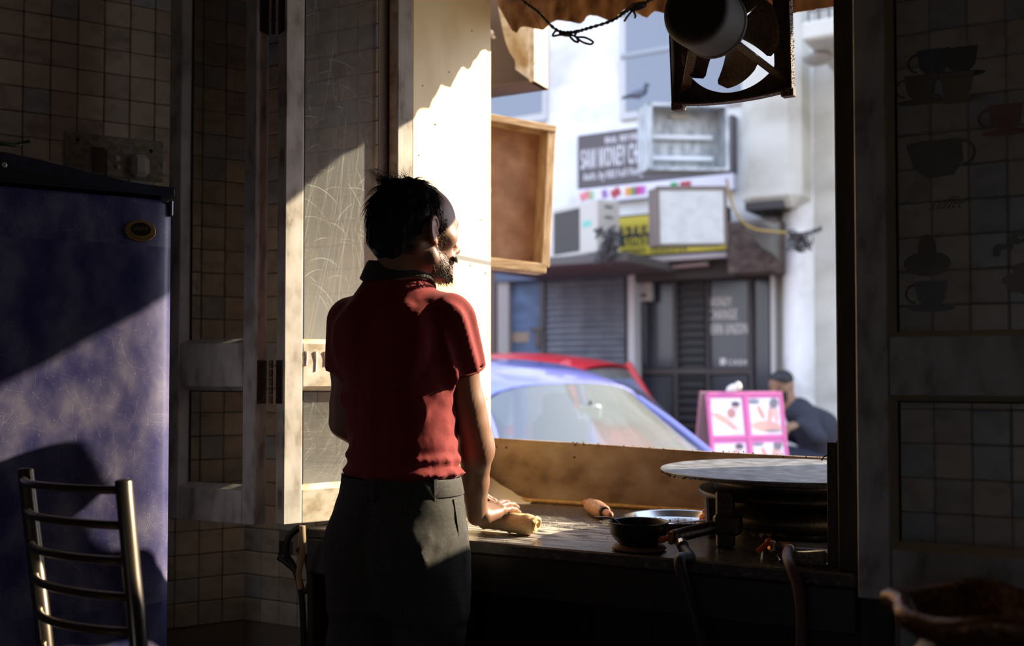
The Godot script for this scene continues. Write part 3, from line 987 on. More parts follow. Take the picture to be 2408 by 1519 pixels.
func fridge_corner() -> void:
	# front frame of the refrigerator: x along its door to the hinge side, z to the room
	var R := Vector3(-0.80, 0, -2.40)
	var L := R + Vector3(-0.857, 0, 0.514) * 0.56
	var ff := face_frame(L, R)
	var w := 0.56
	var fr := thing("refrigerator", "scratched blue refrigerator with dark top trim and an oval gold badge", "refrigerator", ff * Vector3(w / 2, 0, -0.28), ff.basis)
	var blue := scratched_blue()
	var navy := worn([[0.2, g3(30, 30, 42)], [0.6, g3(42, 42, 60)], [0.9, g3(58, 56, 70)]], 0.4, Vector3.ONE * 3, 0.02, 71)
	part(fr, "cabinet", Geo.new().slab(Vector3(0.004, 0.06, -0.55), Vector3(w - 0.004, 1.62, -0.06), 0.01, ff), navy)
	# door with rounded vertical edges and a slightly bowed face
	var rows := []
	for y in [0.10, 0.112, 0.5, 1.0, 1.45, 1.602, 1.612]:
		var row := []
		var inset := 0.010 if y < 0.105 or y > 1.608 else 0.0
		for k in 33:
			var t := k / 32.0
			row.append(ff * Vector3(lerpf(inset, w - inset, t), y, -0.004 - inset - 0.022 * pow(absf(t * 2 - 1), 10.0)))
		for k in 2:
			row.append(ff * Vector3(w - inset if k == 0 else inset, y, -0.058))
		rows.append(row)
	part(fr, "door", Geo.new().grid(rows, true, true, false, true, true), blue)
	var tm := part(fr, "door_trim", Geo.new().slab(Vector3(w - 0.004, 1.575, -0.05), Vector3(w + 0.003, 1.614, -0.012), 0.003, ff), flat(g3(120, 116, 124), 0.3, 0.4))
	tm.name = "door_trim"
	# curved plastic top cap
	var poly := PackedVector2Array()
	poly.append(Vector2(0, 1.620))
	poly.append(Vector2(w + 0.002, 1.620))
	poly.append(Vector2(w + 0.002, 1.642))
	for k in 25:
		var t := 1.0 - k / 24.0
		var x := t * w
		poly.append(Vector2(x, 1.642 + 0.046 * (1.0 - smoothstep(0.25, 0.95, t))))
	var cap := part(fr, "top_cap", Geo.new().prism(poly, -0.10, -0.002, ff), navy)
	part(fr, "lid", Geo.new().slab(Vector3(0.0, 1.612, -0.55), Vector3(w, 1.642, -0.10), 0.006, ff), navy)
	var rec := PackedVector2Array()
	for k in 17: rec.append(Vector2(0.02 + 0.40 * k / 16.0, 1.626 + 0.036 * sin(PI * (0.5 + 0.5 * k / 16.0))))
	rec.append(Vector2(0.02, 1.626))
	part(cap, "handle_recess", Geo.new().prism(rec, -0.002, 0.0015, ff), flat(g3(30, 29, 32), 0.5))
	var lk := in_frame(ff, 10, 388, 0.002)
	part(cap, "lock", Geo.new().lathe([Vector2(0, 0), Vector2(0.006, 0), Vector2(0.006, 0.004), Vector2(0.004, 0.005), Vector2(0, 0.005)], Transform3D(ff.basis * Basis(Vector3.RIGHT, PI / 2), ff * Vector3(lk.x, lk.y, 0)), 16), flat(g3(190, 186, 176), 0.3, 0.6))
	part(cap, "trim_end", Geo.new().slab(Vector3(w - 0.002, 1.622, -0.04), Vector3(w + 0.004, 1.640, -0.008), 0.002, ff), flat(g3(150, 146, 152), 0.3, 0.4))
	# oval badge
	var bc := in_frame(ff, 330, 543, -0.006)
	var bf := ff * Transform3D(Basis(), Vector3(bc.x, bc.y, -0.0042))
	var gold := flat(g3(186, 150, 84), 0.35, 0.75)
	var rw := []
	for q in [[1.0, 0.0], [0.99, 0.003], [0.95, 0.0045], [0.0, 0.0045]]:
		var row := []
		for k in 40: row.append(bf * Vector3(cos(TAU * k / 40) * 0.0345 * q[0], sin(TAU * k / 40) * 0.0255 * q[0], q[1]))
		rw.append(row)
	var bd := part(fr, "badge", Geo.new().grid(rw, true, true), gold)
	part(bd, "badge_centre", Geo.new().prism(oval(0.0225, 0.0155, 0, 0.003, 36), 0.0045, 0.0052, bf), flat(g3(24, 23, 22), 0.4))
	text(bd, "lettering", "Godrej", to_root(bd).affine_inverse() * bf * Transform3D(Basis(Vector3(0, 0, 1), 0.06), Vector3(-0.016, -0.003, 0.0054)), Vector2(0.031, 0.013), gold, "Droid Serif", false, 0.6)
	var word := "PENTACOOL"
	for k in word.length():
		var an := lerpf(-2.62, -0.52, k / 8.0)
		var ctr := Vector3(cos(an) * 0.0275, sin(an) * 0.0198, 0.0048)
		text(bd, "lettering", word[k], to_root(bd).affine_inverse() * bf * Transform3D(Basis(Vector3(0, 0, 1), (an + PI / 2) * 0.75), ctr) * Transform3D(Basis(), Vector3(-0.0015, -0.0018, 0)), Vector2(0.003, 0.004), flat(g3(40, 34, 26), 0.5))
	for x in [0.05, w - 0.05]:
		for z in [-0.5, -0.1]:
			part(fr, "foot", Geo.new().lathe([Vector2(0, 0), Vector2(0.02, 0), Vector2(0.022, 0.03), Vector2(0.018, 0.065), Vector2(0, 0.065)], ff * Transform3D(Basis(), Vector3(x, 0, z)), 12), M.black)
	# green leaves and a wrapped packet on top
	var lf := thing("leaf_bundle", "bundle of large green leaves lying on top of the refrigerator", "leaves", ff * Vector3(0.1, 1.69, -0.08), ff.basis)
	var green := worn([[0.2, g3(26, 44, 18)], [0.6, g3(48, 74, 30)], [0.85, g3(120, 128, 48)]], 0.45, Vector3.ONE * 12, 0.02, 73)
	for k in 9:
		var y := 1.692 + 0.0055 * k
		var x0 := rng.randf_range(-0.25, -0.02)
		var ln := rng.randf_range(0.20, 0.27)
		var zz := rng.randf_range(-0.14, -0.03)
		var rr := []
		for i in 9:
			var t := i / 8.0
			var hw := 0.035 * sin(PI * clampf(t, 0.03, 0.97)) + 0.001
			var yy := y + 0.013 * sin(t * 3.0 + k) + (0.014 * smoothstep(0.85, 1.0, t) if k > 6 else 0.0)
			var px := x0 + ln * t
			if k == 8: px += 0.07
			rr.append([ff * Vector3(px, yy, zz - hw), ff * Vector3(px, yy + 0.006, zz), ff * Vector3(px, yy - 0.002, zz + hw), ff * Vector3(px, yy - 0.003, zz)])
		part(lf, "leaf", Geo.new().grid(rr, true, true, false, true, true), green)
	var pk := Geo.new().box(ff * Vector3(0.30, 1.688, -0.16), Vector3(0.07, 0.03, 0.06), 0.010, ff.basis * Basis(Vector3.UP, 0.4))
	pk.ball(ff * Vector3(0.25, 1.692, -0.15), Vector3(0.022, 0.016, 0.02))
	solo("paper_packet", "crumpled brownish packet beside the leaves on the refrigerator", "packet", pk, flat(g3(96, 72, 62), 0.8), ff * Vector3(0.3, 1.675, -0.16))
	steel_chair()

func steel_chair() -> void:
	var lt := P(60, 1106, 2.06)
	var lb := P(107, 1519, 1.98)
	var rt := P(291, 1133, 1.8)
	var rb := P(326, 1519, 1.735)
	var seat_dir := Vector3(0.676, 0, -0.735)
	var across := (rt - lt).normalized()
	var ch := thing("steel_chair", "bare steel ladder-back chair standing in front of the blue refrigerator", "chair", Vector3((lb.x + rb.x) / 2, 0, (lb.z + rb.z) / 2))
	var chrome := flat(g3(104, 96, 88), 0.27, 0.95)
	var posts := []
	for q in [[lt, lb], [rt, rb]]:
		var d: Vector3 = q[1] - q[0]
		var p45: Vector3 = q[1] + d * ((q[1].y - 0.45) / -d.y) * 0.75
		p45.y = 0.45
		var pts := curve([q[0], q[0].lerp(q[1], 0.5), q[1], p45, p45 + Vector3(-0.01, -0.22, 0.01), p45 + Vector3(-0.05, -0.45, 0.05)], 6)
		var rows := []
		for i in pts.size():
			var row := []
			for k in 14:
				var a := TAU * k / 14
				row.append(pts[i] + seat_dir * cos(a) * 0.0158 + across * sin(a) * 0.0126)
			rows.append(row)
		for e in 3: rows.push_front(rows[0].map(func(v): return v))
		for e in 3:
			var s: float = [0.35, 0.75, 0.95][e]
			var yy: float = [0.005, 0.004, 0.002][e]
			rows[e] = rows[3].map(func(v): return pts[0] + (v - pts[0]) * s + Vector3(0, yy, 0))
		part(ch, "post", Geo.new().grid(rows, true, true, false, true, true), chrome)
		posts.append(pts)
	var ups := [0.053, 0.232, 0.419, 0.60, 0.79, 0.98]
	var ups_right := [0.05, 0.272, 0.492, 0.71, 0.914, 1.12]
	for k in 6:
		var u: float = ups[k]
		var a: Vector3 = lt.lerp(lb, u) - seat_dir * 0.004
		var b: Vector3 = rt.lerp(rb, ups_right[k])
		var bow := 0.078
		var pts := []
		for i in 25:
			var t := pow(i / 24.0, 1.5)
			var s := pow(maxf(0.0, sin(PI * pow(t, 0.55))), 0.7)
			pts.append(a.lerp(b, t) + Vector3(0.33, 0, 0.94) * bow * s)
		part(ch, "rung", Geo.new().tube(pts, 0.0078, 10), chrome)
	var sc := Vector3((posts[0][-13].x + posts[1][-13].x) / 2, 0.455, (posts[0][-13].z + posts[1][-13].z) / 2) + seat_dir * 0.19
	var sb := Basis(Vector3(across.x, 0, across.z).normalized(), Vector3.UP, -seat_dir)
	part(ch, "seat", Geo.new().box(sc, Vector3(0.36, 0.035, 0.37), 0.015, sb), flat(g3(60, 44, 38), 0.5))
	for s in [-1, 1]:
		part(ch, "leg", Geo.new().tube([sc + sb * Vector3(0.155 * s, -0.015, -0.17), sc + sb * Vector3(0.165 * s, -0.455, -0.19)], 0.0105, 10), chrome)

# ---------------------------------------------------------------- people
var MB := Basis(Vector3.UP, deg_to_rad(-27))            # torso turn
var MO := Vector3(-0.262, 0, -2.385)
var MH := Transform3D(Basis(Vector3.UP, deg_to_rad(-53)) * Basis(Vector3.RIGHT, -0.03), Vector3(-0.2223, 1.527, -2.35))   # head
func mlocal(x: float, y: float, z: float) -> Vector3: return MO + MB * Vector3(x, y, z)

func skin_at(p: Vector3) -> Color:
	return Color(0.235, 0.120, 0.072)
func head_color(p: Vector3) -> Color:
	var q := MH.affine_inverse() * p
	var base := Color(0.27, 0.135, 0.080)
	var dark := Color(0.035, 0.028, 0.024)
	# beard shadow on jaw and chin
	var b := smoothstep(-0.025, -0.06, q.y) * smoothstep(0.035, 0.0, q.z) * smoothstep(-0.135, -0.118, q.y)
	base = base.lerp(Color(0.10, 0.065, 0.05), 0.6 * b)
	# scalp under the hair
	if q.z > -0.030 and q.y > 0.045: base = base.lerp(dark, smoothstep(-0.035, -0.005, q.z))
	if q.z > 0.03 and q.y > -0.06: base = base.lerp(dark, smoothstep(0.028, 0.05, q.z) * smoothstep(-0.075, -0.045, q.y))
	# brows, eyes, lips
	if absf(q.y - 0.027) < 0.006 and absf(absf(q.x) - 0.03) < 0.018 and q.z < -0.06: base = dark
	if Vector2(absf(q.x) - 0.031, (q.y - 0.006)).length() < 0.009 and q.z < -0.07: base = Color(0.6, 0.55, 0.5)
	if Vector2(absf(q.x) - 0.031, (q.y - 0.006)).length() < 0.005 and q.z < -0.07: base = Color(0.02, 0.012, 0.01)
	if absf(q.x) < 0.022 and q.y < -0.058 and q.y > -0.076 and q.z < -0.085: base = Color(0.20, 0.075, 0.06)
	if absf(q.x) > 0.072 and absf(q.y) < 0.035: base = base.lerp(Color(0.36, 0.13, 0.08), 0.5)
	return base

func build_head(MH_: Transform3D, cell: float, neck_to: Vector3) -> Blob:
	# all in head axes: x right, y up, z to the back of the head
	var B := MH_.basis
	var H := func(x: float, y: float, z: float) -> Vector3: return MH_ * Vector3(x, y, z)
	var c: Vector3 = MH_.origin
	var b := Blob.new(c + Vector3(-0.145, -0.20, -0.145), c + Vector3(0.145, 0.135, 0.145), cell)
	b.ell(H.call(0, 0.040, 0.012), Vector3(0.073, 0.078, 0.093), 0.01, B)
	b.ell(H.call(0, 0.032, -0.032), Vector3(0.062, 0.060, 0.060), 0.03, B)
	b.ell(H.call(0, 0.0, 0.045), Vector3(0.060, 0.055, 0.055), 0.03, B)
	b.cone(H.call(0, -0.01, -0.040), H.call(0, -0.070, -0.056), 0.056, 0.034, 0.03)
	for s in [-1, 1]:
		b.cone(H.call(0.053 * s, -0.030, 0.002), H.call(0.050 * s, -0.062, -0.010), 0.018, 0.016, 0.02)
		b.cone(H.call(0.050 * s, -0.062, -0.010), H.call(0.016 * s, -0.088, -0.066), 0.016, 0.019, 0.022)
		b.ell(H.call(0.043 * s, -0.012, -0.060), Vector3(0.021, 0.018, 0.022), 0.02, B)
	b.ell(H.call(0, -0.090, -0.072), Vector3(0.022, 0.016, 0.018), 0.015, B)
	b.cone(H.call(-0.034, 0.022, -0.080), H.call(0.0, 0.020, -0.086), 0.011, 0.011, 0.012)
	b.cone(H.call(0.0, 0.020, -0.086), H.call(0.034, 0.022, -0.080), 0.011, 0.011, 0.012)
	for s in [-1, 1]:
		b.ell(H.call(0.031 * s, 0.005, -0.097), Vector3(0.018, 0.011, 0.016), 0.010, B, true)
		b.ell(H.call(0.031 * s, 0.005, -0.076), Vector3(0.013, 0.011, 0.0125), 0.004, B)
	b.cone(H.call(0, 0.010, -0.090), H.call(0, -0.026, -0.110), 0.008, 0.0105, 0.010)
	b.ell(H.call(0, -0.030, -0.112), Vector3(0.011, 0.009, 0.010), 0.008, B)
	for s in [-1, 1]: b.ell(H.call(0.012 * s, -0.034, -0.100), Vector3(0.008, 0.0065, 0.010), 0.006, B)
	b.ell(H.call(0, -0.050, -0.090), Vector3(0.028, 0.014, 0.012), 0.014, B)
	b.ell(H.call(0, -0.063, -0.094), Vector3(0.022, 0.0045, 0.007), 0.004, B)
	b.ell(H.call(0, -0.073, -0.092), Vector3(0.019, 0.0055, 0.007), 0.004, B)
	# neck
	b.cone(H.call(0, -0.030, 0.028), neck_to, 0.056, 0.062, 0.03)
	for s in [-1, 1]: b.cone(H.call(0.055 * s, -0.035, 0.03), neck_to + B * Vector3(0.02 * s, -0.02, -0.05), 0.014, 0.013, 0.02)
	# ears: a dished plate with a rolled rim and a lobe
	for s in [-1, 1]:
		var eb := B * Basis(Vector3.UP, 0.50 * s) * Basis(Vector3.RIGHT, 0.18)
		var ec: Vector3 = H.call(0.079 * s, -0.002, 0.002)
		b.ell(ec, Vector3(0.0045, 0.028, 0.016), 0.004, eb)
		var rim := []
		for k in 15:
			var a := -0.9 + 3.9 * k / 14.0
			rim.append(ec + eb * Vector3(0.003 * s, 0.0285 * sin(a), 0.0165 * cos(a)))
		for k in 14: b.cone(rim[k], rim[k + 1], 0.0036, 0.0036, 0.003)
		b.ell(ec + eb * Vector3(0.001 * s, -0.027, -0.004), Vector3(0.0045, 0.009, 0.008), 0.005, eb)
		b.ell(ec + eb * Vector3(0.006 * s, -0.004, -0.001), Vector3(0.005, 0.013, 0.009), 0.003, eb, true)
		b.ell(ec + eb * Vector3(0.001 * s, -0.008, -0.014), Vector3(0.004, 0.006, 0.004), 0.004, eb)
	return b

# a hand: wrist, forward, up (back of the hand) and which side the little finger is on
func build_hand(b: Blob, w: Vector3, h: Vector3, up: Vector3, pinky: Vector3, curls: Array, thumb: Array, sc := 1.0) -> void:
	var kn := []
	for k in 4:
		var lat: float = [-0.027, -0.009, 0.010, 0.027][k]
		var len: float = [0.083, 0.088, 0.082, 0.074][k]
		kn.append(w + h * len * sc + pinky * lat * sc + up * ([0.003, 0.006, 0.005, 0.0][k]) * sc)
	for k in 4:
		var lat0: float = [-0.018, -0.006, 0.007, 0.017][k]
		b.cone(w + h * 0.008 + pinky * lat0 * sc, kn[k], 0.0155 * sc, 0.0112 * sc, 0.012)
	b.cone(w + h * 0.018 - pinky * 0.016, w + h * 0.055 - pinky * 0.022 - up * 0.006, 0.016 * sc, 0.013 * sc, 0.012)
	b.cone(w + h * 0.014 + pinky * 0.016 - up * 0.004, w + h * 0.055 + pinky * 0.022 - up * 0.006, 0.016 * sc, 0.012 * sc, 0.012)
	for k in 4:
		b.ell(kn[k] + up * 0.004, Vector3.ONE * 0.0098 * sc, 0.008)
		var p: Vector3 = kn[k]
		var dir: Vector3 = (h + pinky * [-0.10, -0.02, 0.06, 0.16][k]).normalized()
		var side: Vector3 = dir.cross(up).normalized()
		var segs: Array = [[0.040, 0.024, 0.020], [0.044, 0.027, 0.021], [0.041, 0.026, 0.021], [0.032, 0.019, 0.018]][k]
		for j in 3:
			dir = dir.rotated(side, -curls[k][j])
			var q: Vector3 = p + dir * segs[j] * sc
			b.cone(p, q, [0.0092, 0.0082, 0.0074][j] * sc, [0.0084, 0.0076, 0.0066][j] * sc, 0.0035)
			p = q
	b.chain(thumb, [0.014 * sc, 0.0115 * sc, 0.0098 * sc, 0.008 * sc], 0.006)

func man() -> void:
	var neck := mlocal(0.004, 1.395, 0.014)
	var shR := mlocal(0.134, 1.332, 0.004)
	var shL := mlocal(-0.134, 1.332, 0.004)
	var elR := Vector3(-0.096, 1.085, -2.405)
	var wrR := Vector3(-0.087, 0.848, -2.545)
	var elL := Vector3(-0.400, 1.085, -2.462)
	var wrL := Vector3(-0.196, 0.882, -2.650)
	var o := thing("person", "man in red polo shirt and dark trousers seen from behind, pressing dough", "person", MO, MB)
	# ---- body: one skin
	var g := Geo.new()
	var tb := Blob.new(MO + Vector3(-0.30, 0.0, -0.30), MO + Vector3(0.30, 1.42, 0.30), 0.018)
	tb.loft([[0.86, 0.008, 0, 0.13, 0.09], [1.0, 0.008, 0, 0.122, 0.084], [1.27, 0, 0.005, 0.142, 0.09], [1.38, 0, 0.01, 0.09, 0.06]], Transform3D(MB, MO), 0.03)
	for s in [-1, 1]:
		tb.cone(mlocal(0.075 * s, 0.90, 0), mlocal(0.085 * s, 0.48, 0.02), 0.07, 0.05, 0.03)
		tb.cone(mlocal(0.085 * s, 0.48, 0.02), mlocal(0.09 * s, 0.09, 0.05), 0.047, 0.034, 0.02)
		tb.cone(mlocal(0.09 * s, 0.045, 0.06), mlocal(0.10 * s, 0.035, -0.12), 0.036, 0.028, 0.02)
	tb.mesh(g, skin_at)
	# right arm: shoulder, elbow, muscled forearm, wrist
	var arm := func(sh: Vector3, el: Vector3, wr: Vector3, cell: float):
		var lo := sh.min(el).min(wr) - Vector3.ONE * 0.075
		var hi := sh.max(el).max(wr) + Vector3.ONE * 0.075
		var b := Blob.new(lo, hi, cell)
		var bias := (MB * Vector3(0.010, 0, -0.004))
		b.chain([sh, sh.lerp(el, 0.45), el.lerp(sh, 0.18), el], [0.050, 0.043, 0.038, 0.037], 0.02)
		b.chain([el, el.lerp(wr, 0.28) + bias * 0.6, el.lerp(wr, 0.62), wr], [0.037, 0.0395, 0.032, 0.0245], 0.018)
		b.ell(el.lerp(wr, 0.22) + bias * 1.4, Vector3(0.034, 0.055, 0.034), 0.02)
		b.cone(el + bias * 1.2 + Vector3(0, 0.02, 0), el.lerp(wr, 0.45) + bias * 1.6, 0.018, 0.016, 0.018)
		b.cone(el.lerp(wr, 0.3) + bias * 2.2, el.lerp(wr, 0.95) + bias * 0.9, 0.010, 0.008, 0.012)
		b.cone(el.lerp(wr, 0.45) + MB * Vector3(0.014, 0, 0.022), el.lerp(wr, 0.98) + MB * Vector3(0.006, 0, 0.012), 0.009, 0.007, 0.012)
		return b
	var bR: Blob = arm.call(shR, elR, wrR, 0.0055)
	bR.mesh(g, skin_at)
	var bL: Blob = arm.call(shL, elL, wrL, 0.007)
	bL.mesh(g, skin_at)
	# hands
	var h := Vector3(0.53, 0.10, -0.845).normalized()
	var pk := Vector3(0.845, -0.02, 0.53).normalized()
	var up := pk.cross(h).normalized()
	if up.y < 0: up = -up
	var hb := Blob.new(wrR + Vector3(-0.07, -0.065, -0.21), wrR + Vector3(0.16, 0.06, 0.05), 0.0029)
	hb.cone(elR.lerp(wrR, 0.86), wrR + h * 0.012, 0.027, 0.0225, 0.01)
	var cl := [[0.02, 0.25, 0.25], [0.0, 0.22, 0.25], [0.0, 0.25, 0.28], [0.05, 0.28, 0.25]]
	build_hand(hb, wrR, h, up, pk, cl, [wrR + h * 0.018 - pk * 0.02, wrR + h * 0.045 - pk * 0.046 - up * 0.008, wrR + h * 0.078 - pk * 0.056 - up * 0.012, wrR + h * 0.104 - pk * 0.054 - up * 0.016])
	hb.mesh(g, skin_at)
	var h2 := Vector3(0.88, -0.02, -0.30).normalized()
	var pk2 := Vector3(-0.32, 0, -0.94).normalized()
	var up2 := Vector3.UP
	var hb2 := Blob.new(wrL + Vector3(-0.06, -0.075, -0.15), wrL + Vector3(0.20, 0.05, 0.08), 0.004)
	hb2.cone(elL.lerp(wrL, 0.86), wrL + h2 * 0.012, 0.027, 0.0225, 0.01)
	build_hand(hb2, wrL, h2, up2, pk2, [[0.1, 0.4, 0.3], [0.1, 0.4, 0.3], [0.1, 0.4, 0.3], [0.1, 0.4, 0.3]], [wrL + h2 * 0.018 - pk2 * 0.02, wrL + h2 * 0.045 - pk2 * 0.046, wrL + h2 * 0.078 - pk2 * 0.054 - up2 * 0.006, wrL + h2 * 0.10 - pk2 * 0.05 - up2 * 0.012])
	hb2.mesh(g, skin_at)
	build_head(MH, 0.003, neck).mesh(g, head_color)
	var skin := flat(Color.WHITE, 0.48)
	skin.vertex_color_use_as_albedo = true
	skin.subsurf_scatter_enabled = true
	skin.subsurf_scatter_strength = 0.06
	part(o, "body", g, skin)
	# ---- shirt
	var red := worn([[0.2, g3(108, 10, 13)], [0.5, g3(122, 13, 17)], [0.8, g3(132, 18, 21)]], 0.85, Vector3.ONE * 8, 0.03, 81)
	red.rim_enabled = true
	red.rim = 0.12
	red.rim_tint = 0.7
	var sg := Geo.new()
	var sb := Blob.new(MO + Vector3(-0.26, 0.93, -0.26), MO + Vector3(0.26, 1.50, 0.26), 0.0062)
	sb.loft([[0.962, 0.012, 0.004, 0.132, 0.106], [0.975, 0.012, 0.004, 0.139, 0.110], [1.0, 0.012, 0.002, 0.136, 0.106], [1.06, 0.008, 0, 0.130, 0.100], [1.15, 0.0, 0, 0.139, 0.106], [1.26, -0.002, 0.004, 0.150, 0.112], [1.325, -0.002, 0.010, 0.143, 0.104], [1.37, 0, 0.014, 0.116, 0.085], [1.405, 0, 0.014, 0.088, 0.071], [1.435, 0.0, 0.012, 0.066, 0.062], [1.45, 0.0, 0.010, 0.060, 0.058]], Transform3D(MB, MO), 0.02, 2.2)
	sb.cone(shR + Vector3(0, -0.006, 0), shR.lerp(elR, 0.50), 0.060, 0.058, 0.035, 2)
	sb.cone(shL + Vector3(0, -0.006, 0), shL.lerp(elL, 0.50), 0.060, 0.058, 0.035, 2)
	# shoulder blades and the bend of the back
	sb.ell(mlocal(0.07, 1.28, 0.085), Vector3(0.05, 0.075, 0.028), 0.03, MB)
	sb.ell(mlocal(-0.07, 1.28, 0.085), Vector3(0.05, 0.075, 0.028), 0.03, MB)
	var fold := FastNoiseLite.new()
	fold.frequency = 9.0
	fold.seed = 3
	sb.shape(func(p: Vector3) -> float:
		var q := MB.inverse() * (p - MO)
		var d := 0.0
		# pull folds from the armpit across the flank
		var side := smoothstep(0.02, 0.13, q.x) * smoothstep(1.27, 1.17, q.y) * smoothstep(0.98, 1.06, q.y)
		d += side * 0.0020 * sin(q.y * 80.0 + q.z * 70.0 + q.x * 40.0 + 3.5 * fold.get_noise_3d(q.x, q.y, q.z))
		var sideL := smoothstep(-0.05, -0.13, q.x) * smoothstep(1.25, 1.15, q.y) * smoothstep(0.98, 1.06, q.y)
		d += sideL * 0.004 * sin(q.y * 95.0 - q.z * 50.0)
		# rolled hem
		d -= 0.004 * smoothstep(0.985, 0.972, q.y) + 0.0030 * smoothstep(1.05, 1.0, q.y) * sin(q.y * 200.0 + 2.0 * fold.get_noise_3d(q.x * 0.5, q.y, q.z * 0.5) + q.x * 5.0)
		# soft vertical folds on the back
		d += 0.0030 * smoothstep(0.02, 0.08, q.z) * fold.get_noise_3d(q.x * 1.6, q.y * 0.35, q.z) * 2.0
		# sleeve folds running down from the shoulder seam
		var sl := smoothstep(0.135, 0.165, q.x) * smoothstep(1.39, 1.33, q.y)
		d += sl * 0.0045 * sin(q.z * 120.0 - q.y * 62.0 + 1.0)
		# seam where the sleeve is sewn in
		d += 0.0022 * smoothstep(0.006, 0.0, absf(q.x - 0.138 - (1.33 - q.y) * 0.10)) * smoothstep(1.20, 1.24, q.y)
		return d)
	sb.mesh(sg)
	var shirt := part(o, "shirt", sg, red)
	var rib := Geo.new()
	var hr := []
	var ad := (elR - shR).normalized()
	var ax := ad.cross(MB * Vector3(0, 0, 1)).normalized()
	var ay := ad.cross(ax)
	for k in 36: hr.append(shR.lerp(elR, 0.492) + (ax * cos(TAU * k / 36) + ay * sin(TAU * k / 36)) * 0.0575)
	rib.tube(hr, 0.0032, 8, true)
	part(shirt, "sleeve_hem", rib, red)
	# knitted collar standing round the neck
	var dark := worn([[0.2, g3(38, 36, 34)], [0.6, g3(58, 56, 52)], [0.85, g3(84, 82, 76)]], 0.9, Vector3.ONE * 16, 0.03, 83, 0.0, 0.05)
	var crow := []
	for q in [[0.058, 0.0, 0.058], [0.061, 0.016, 0.060], [0.065, 0.030, 0.063], [0.069, 0.034, 0.066], [0.074, 0.028, 0.070], [0.082, 0.010, 0.077], [0.090, -0.008, 0.083], [0.086, -0.012, 0.078], [0.070, 0.0, 0.066]]:
		var row := []
		for k in 44:
			var a := TAU * k / 44
			var fr := maxf(0.0, -sin(a))            # towards the front it drops
			var yy: float = 1.428 + q[1] - 0.050 * fr * fr - 0.012 * fr + 0.003 * sin(a * 3.0)
			row.append(mlocal(0.002 + q[0] * cos(a) * 1.02, yy, 0.012 + q[2] * sin(a)))
		crow.append(row)
	part(shirt, "collar", Geo.new().grid(crow, true, true, true, true), dark)
	# ---- trousers
	var tro := worn([[0.2, g3(38, 37, 35)], [0.5, g3(50, 48, 45)], [0.8, g3(62, 59, 55)]], 0.85, Vector3.ONE * 7, 0.03, 85)
	var tg := Geo.new()
	var tr := Blob.new(MO + Vector3(-0.24, 0.03, -0.26), MO + Vector3(0.25, 1.02, 0.26), 0.0085)
	tr.loft([[0.66, 0.004, 0.01, 0.165, 0.10], [0.74, 0.004, 0.012, 0.168, 0.118], [0.83, 0.004, 0.012, 0.165, 0.126], [0.90, 0.006, 0.008, 0.155, 0.118], [0.955, 0.008, 0.003, 0.140, 0.104], [0.985, 0.008, 0.002, 0.136, 0.100]], Transform3D(MB, MO), 0.02, 2.3)
	for s in [-1, 1]:
		tr.cone(mlocal(0.085 * s, 0.80, 0.01), mlocal(0.094 * s, 0.46, 0.015), 0.088, 0.080, 0.03)
		tr.cone(mlocal(0.094 * s, 0.46, 0.015), mlocal(0.098 * s, 0.07, 0.045), 0.080, 0.070, 0.02, 2)
	tr.ell(mlocal(0.06, 0.80, 0.09), Vector3(0.075, 0.085, 0.045), 0.04, MB)
	tr.ell(mlocal(-0.06, 0.80, 0.09), Vector3(0.075, 0.085, 0.045), 0.04, MB)
	tr.shape(func(p: Vector3) -> float:
		var q := MB.inverse() * (p - MO)
		var d := 0.0
		var below := smoothstep(0.90, 0.84, q.y)
		d += below * 0.0042 * smoothstep(-0.02, 0.10, q.x) * sin(q.x * 85.0 + q.z * 55.0 + q.y * 12.0 + 2.5 * fold.get_noise_3d(q.x, q.y * 0.6, q.z)) * smoothstep(0.50, 0.66, q.y)
		d += 0.0035 * fold.get_noise_3d(q.x * 1.3, q.y * 0.8, q.z * 1.3) * smoothstep(0.92, 0.8, q.y)
		d += 0.004 * smoothstep(0.70, 0.55, q.y) * sin(q.y * 70.0 + q.x * 30.0 + 2.0 * fold.get_noise_3d(q.x, q.y, q.z))
		# the centre seam and the gap between the legs
		d += 0.006 * exp(-q.x * q.x / 0.00018) * smoothstep(0.0, 0.06, q.z) * smoothstep(0.97, 0.90, q.y)
		return d)
	tr.mesh(tg)
	var trousers := part(o, "trousers", tg, tro)
	# waistband, belt loops, back pocket, side seam
	var wb := []
	for q in [[0.139, 0.925, 0.104], [0.146, 0.927, 0.108], [0.144, 0.960, 0.107], [0.139, 0.968, 0.103]]:
		var row := []
		for k in 60:
			var a := TAU * k / 60
			var ca := cos(a)
			var sa := sin(a)
			var kx: float = pow(absf(ca), 0.9) * signf(ca)
			var kz: float = pow(absf(sa), 0.9) * signf(sa)
			row.append(mlocal(0.008 + (q[0] + (0.006 if q[1] < 0.94 else 0.0)) * kx, q[1], 0.004 + (q[2] + 0.004) * kz))
		wb.append(row)
	part(trousers, "waistband", Geo.new().grid(wb, true, true, true, true), tro)
	for a in [0.55, 1.57, 2.5]:
		var base := Vector3(0.008 + 0.153 * cos(a), 0, 0.004 + 0.113 * sin(a))
		part(trousers, "belt_loop", Geo.new().bar(mlocal(base.x, 0.915, base.z + 0.002), mlocal(base.x * 0.97, 0.972, base.z * 0.97), 0.012, 0.005, 0.002, MB * Vector3(-sin(a), 0, cos(a))), tro)
	part(trousers, "back_pocket", Geo.new().tube(curve([mlocal(-0.010, 0.862, 0.134), mlocal(0.04, 0.854, 0.138), mlocal(0.085, 0.852, 0.124)], 6), 0.0014, 6), tro)
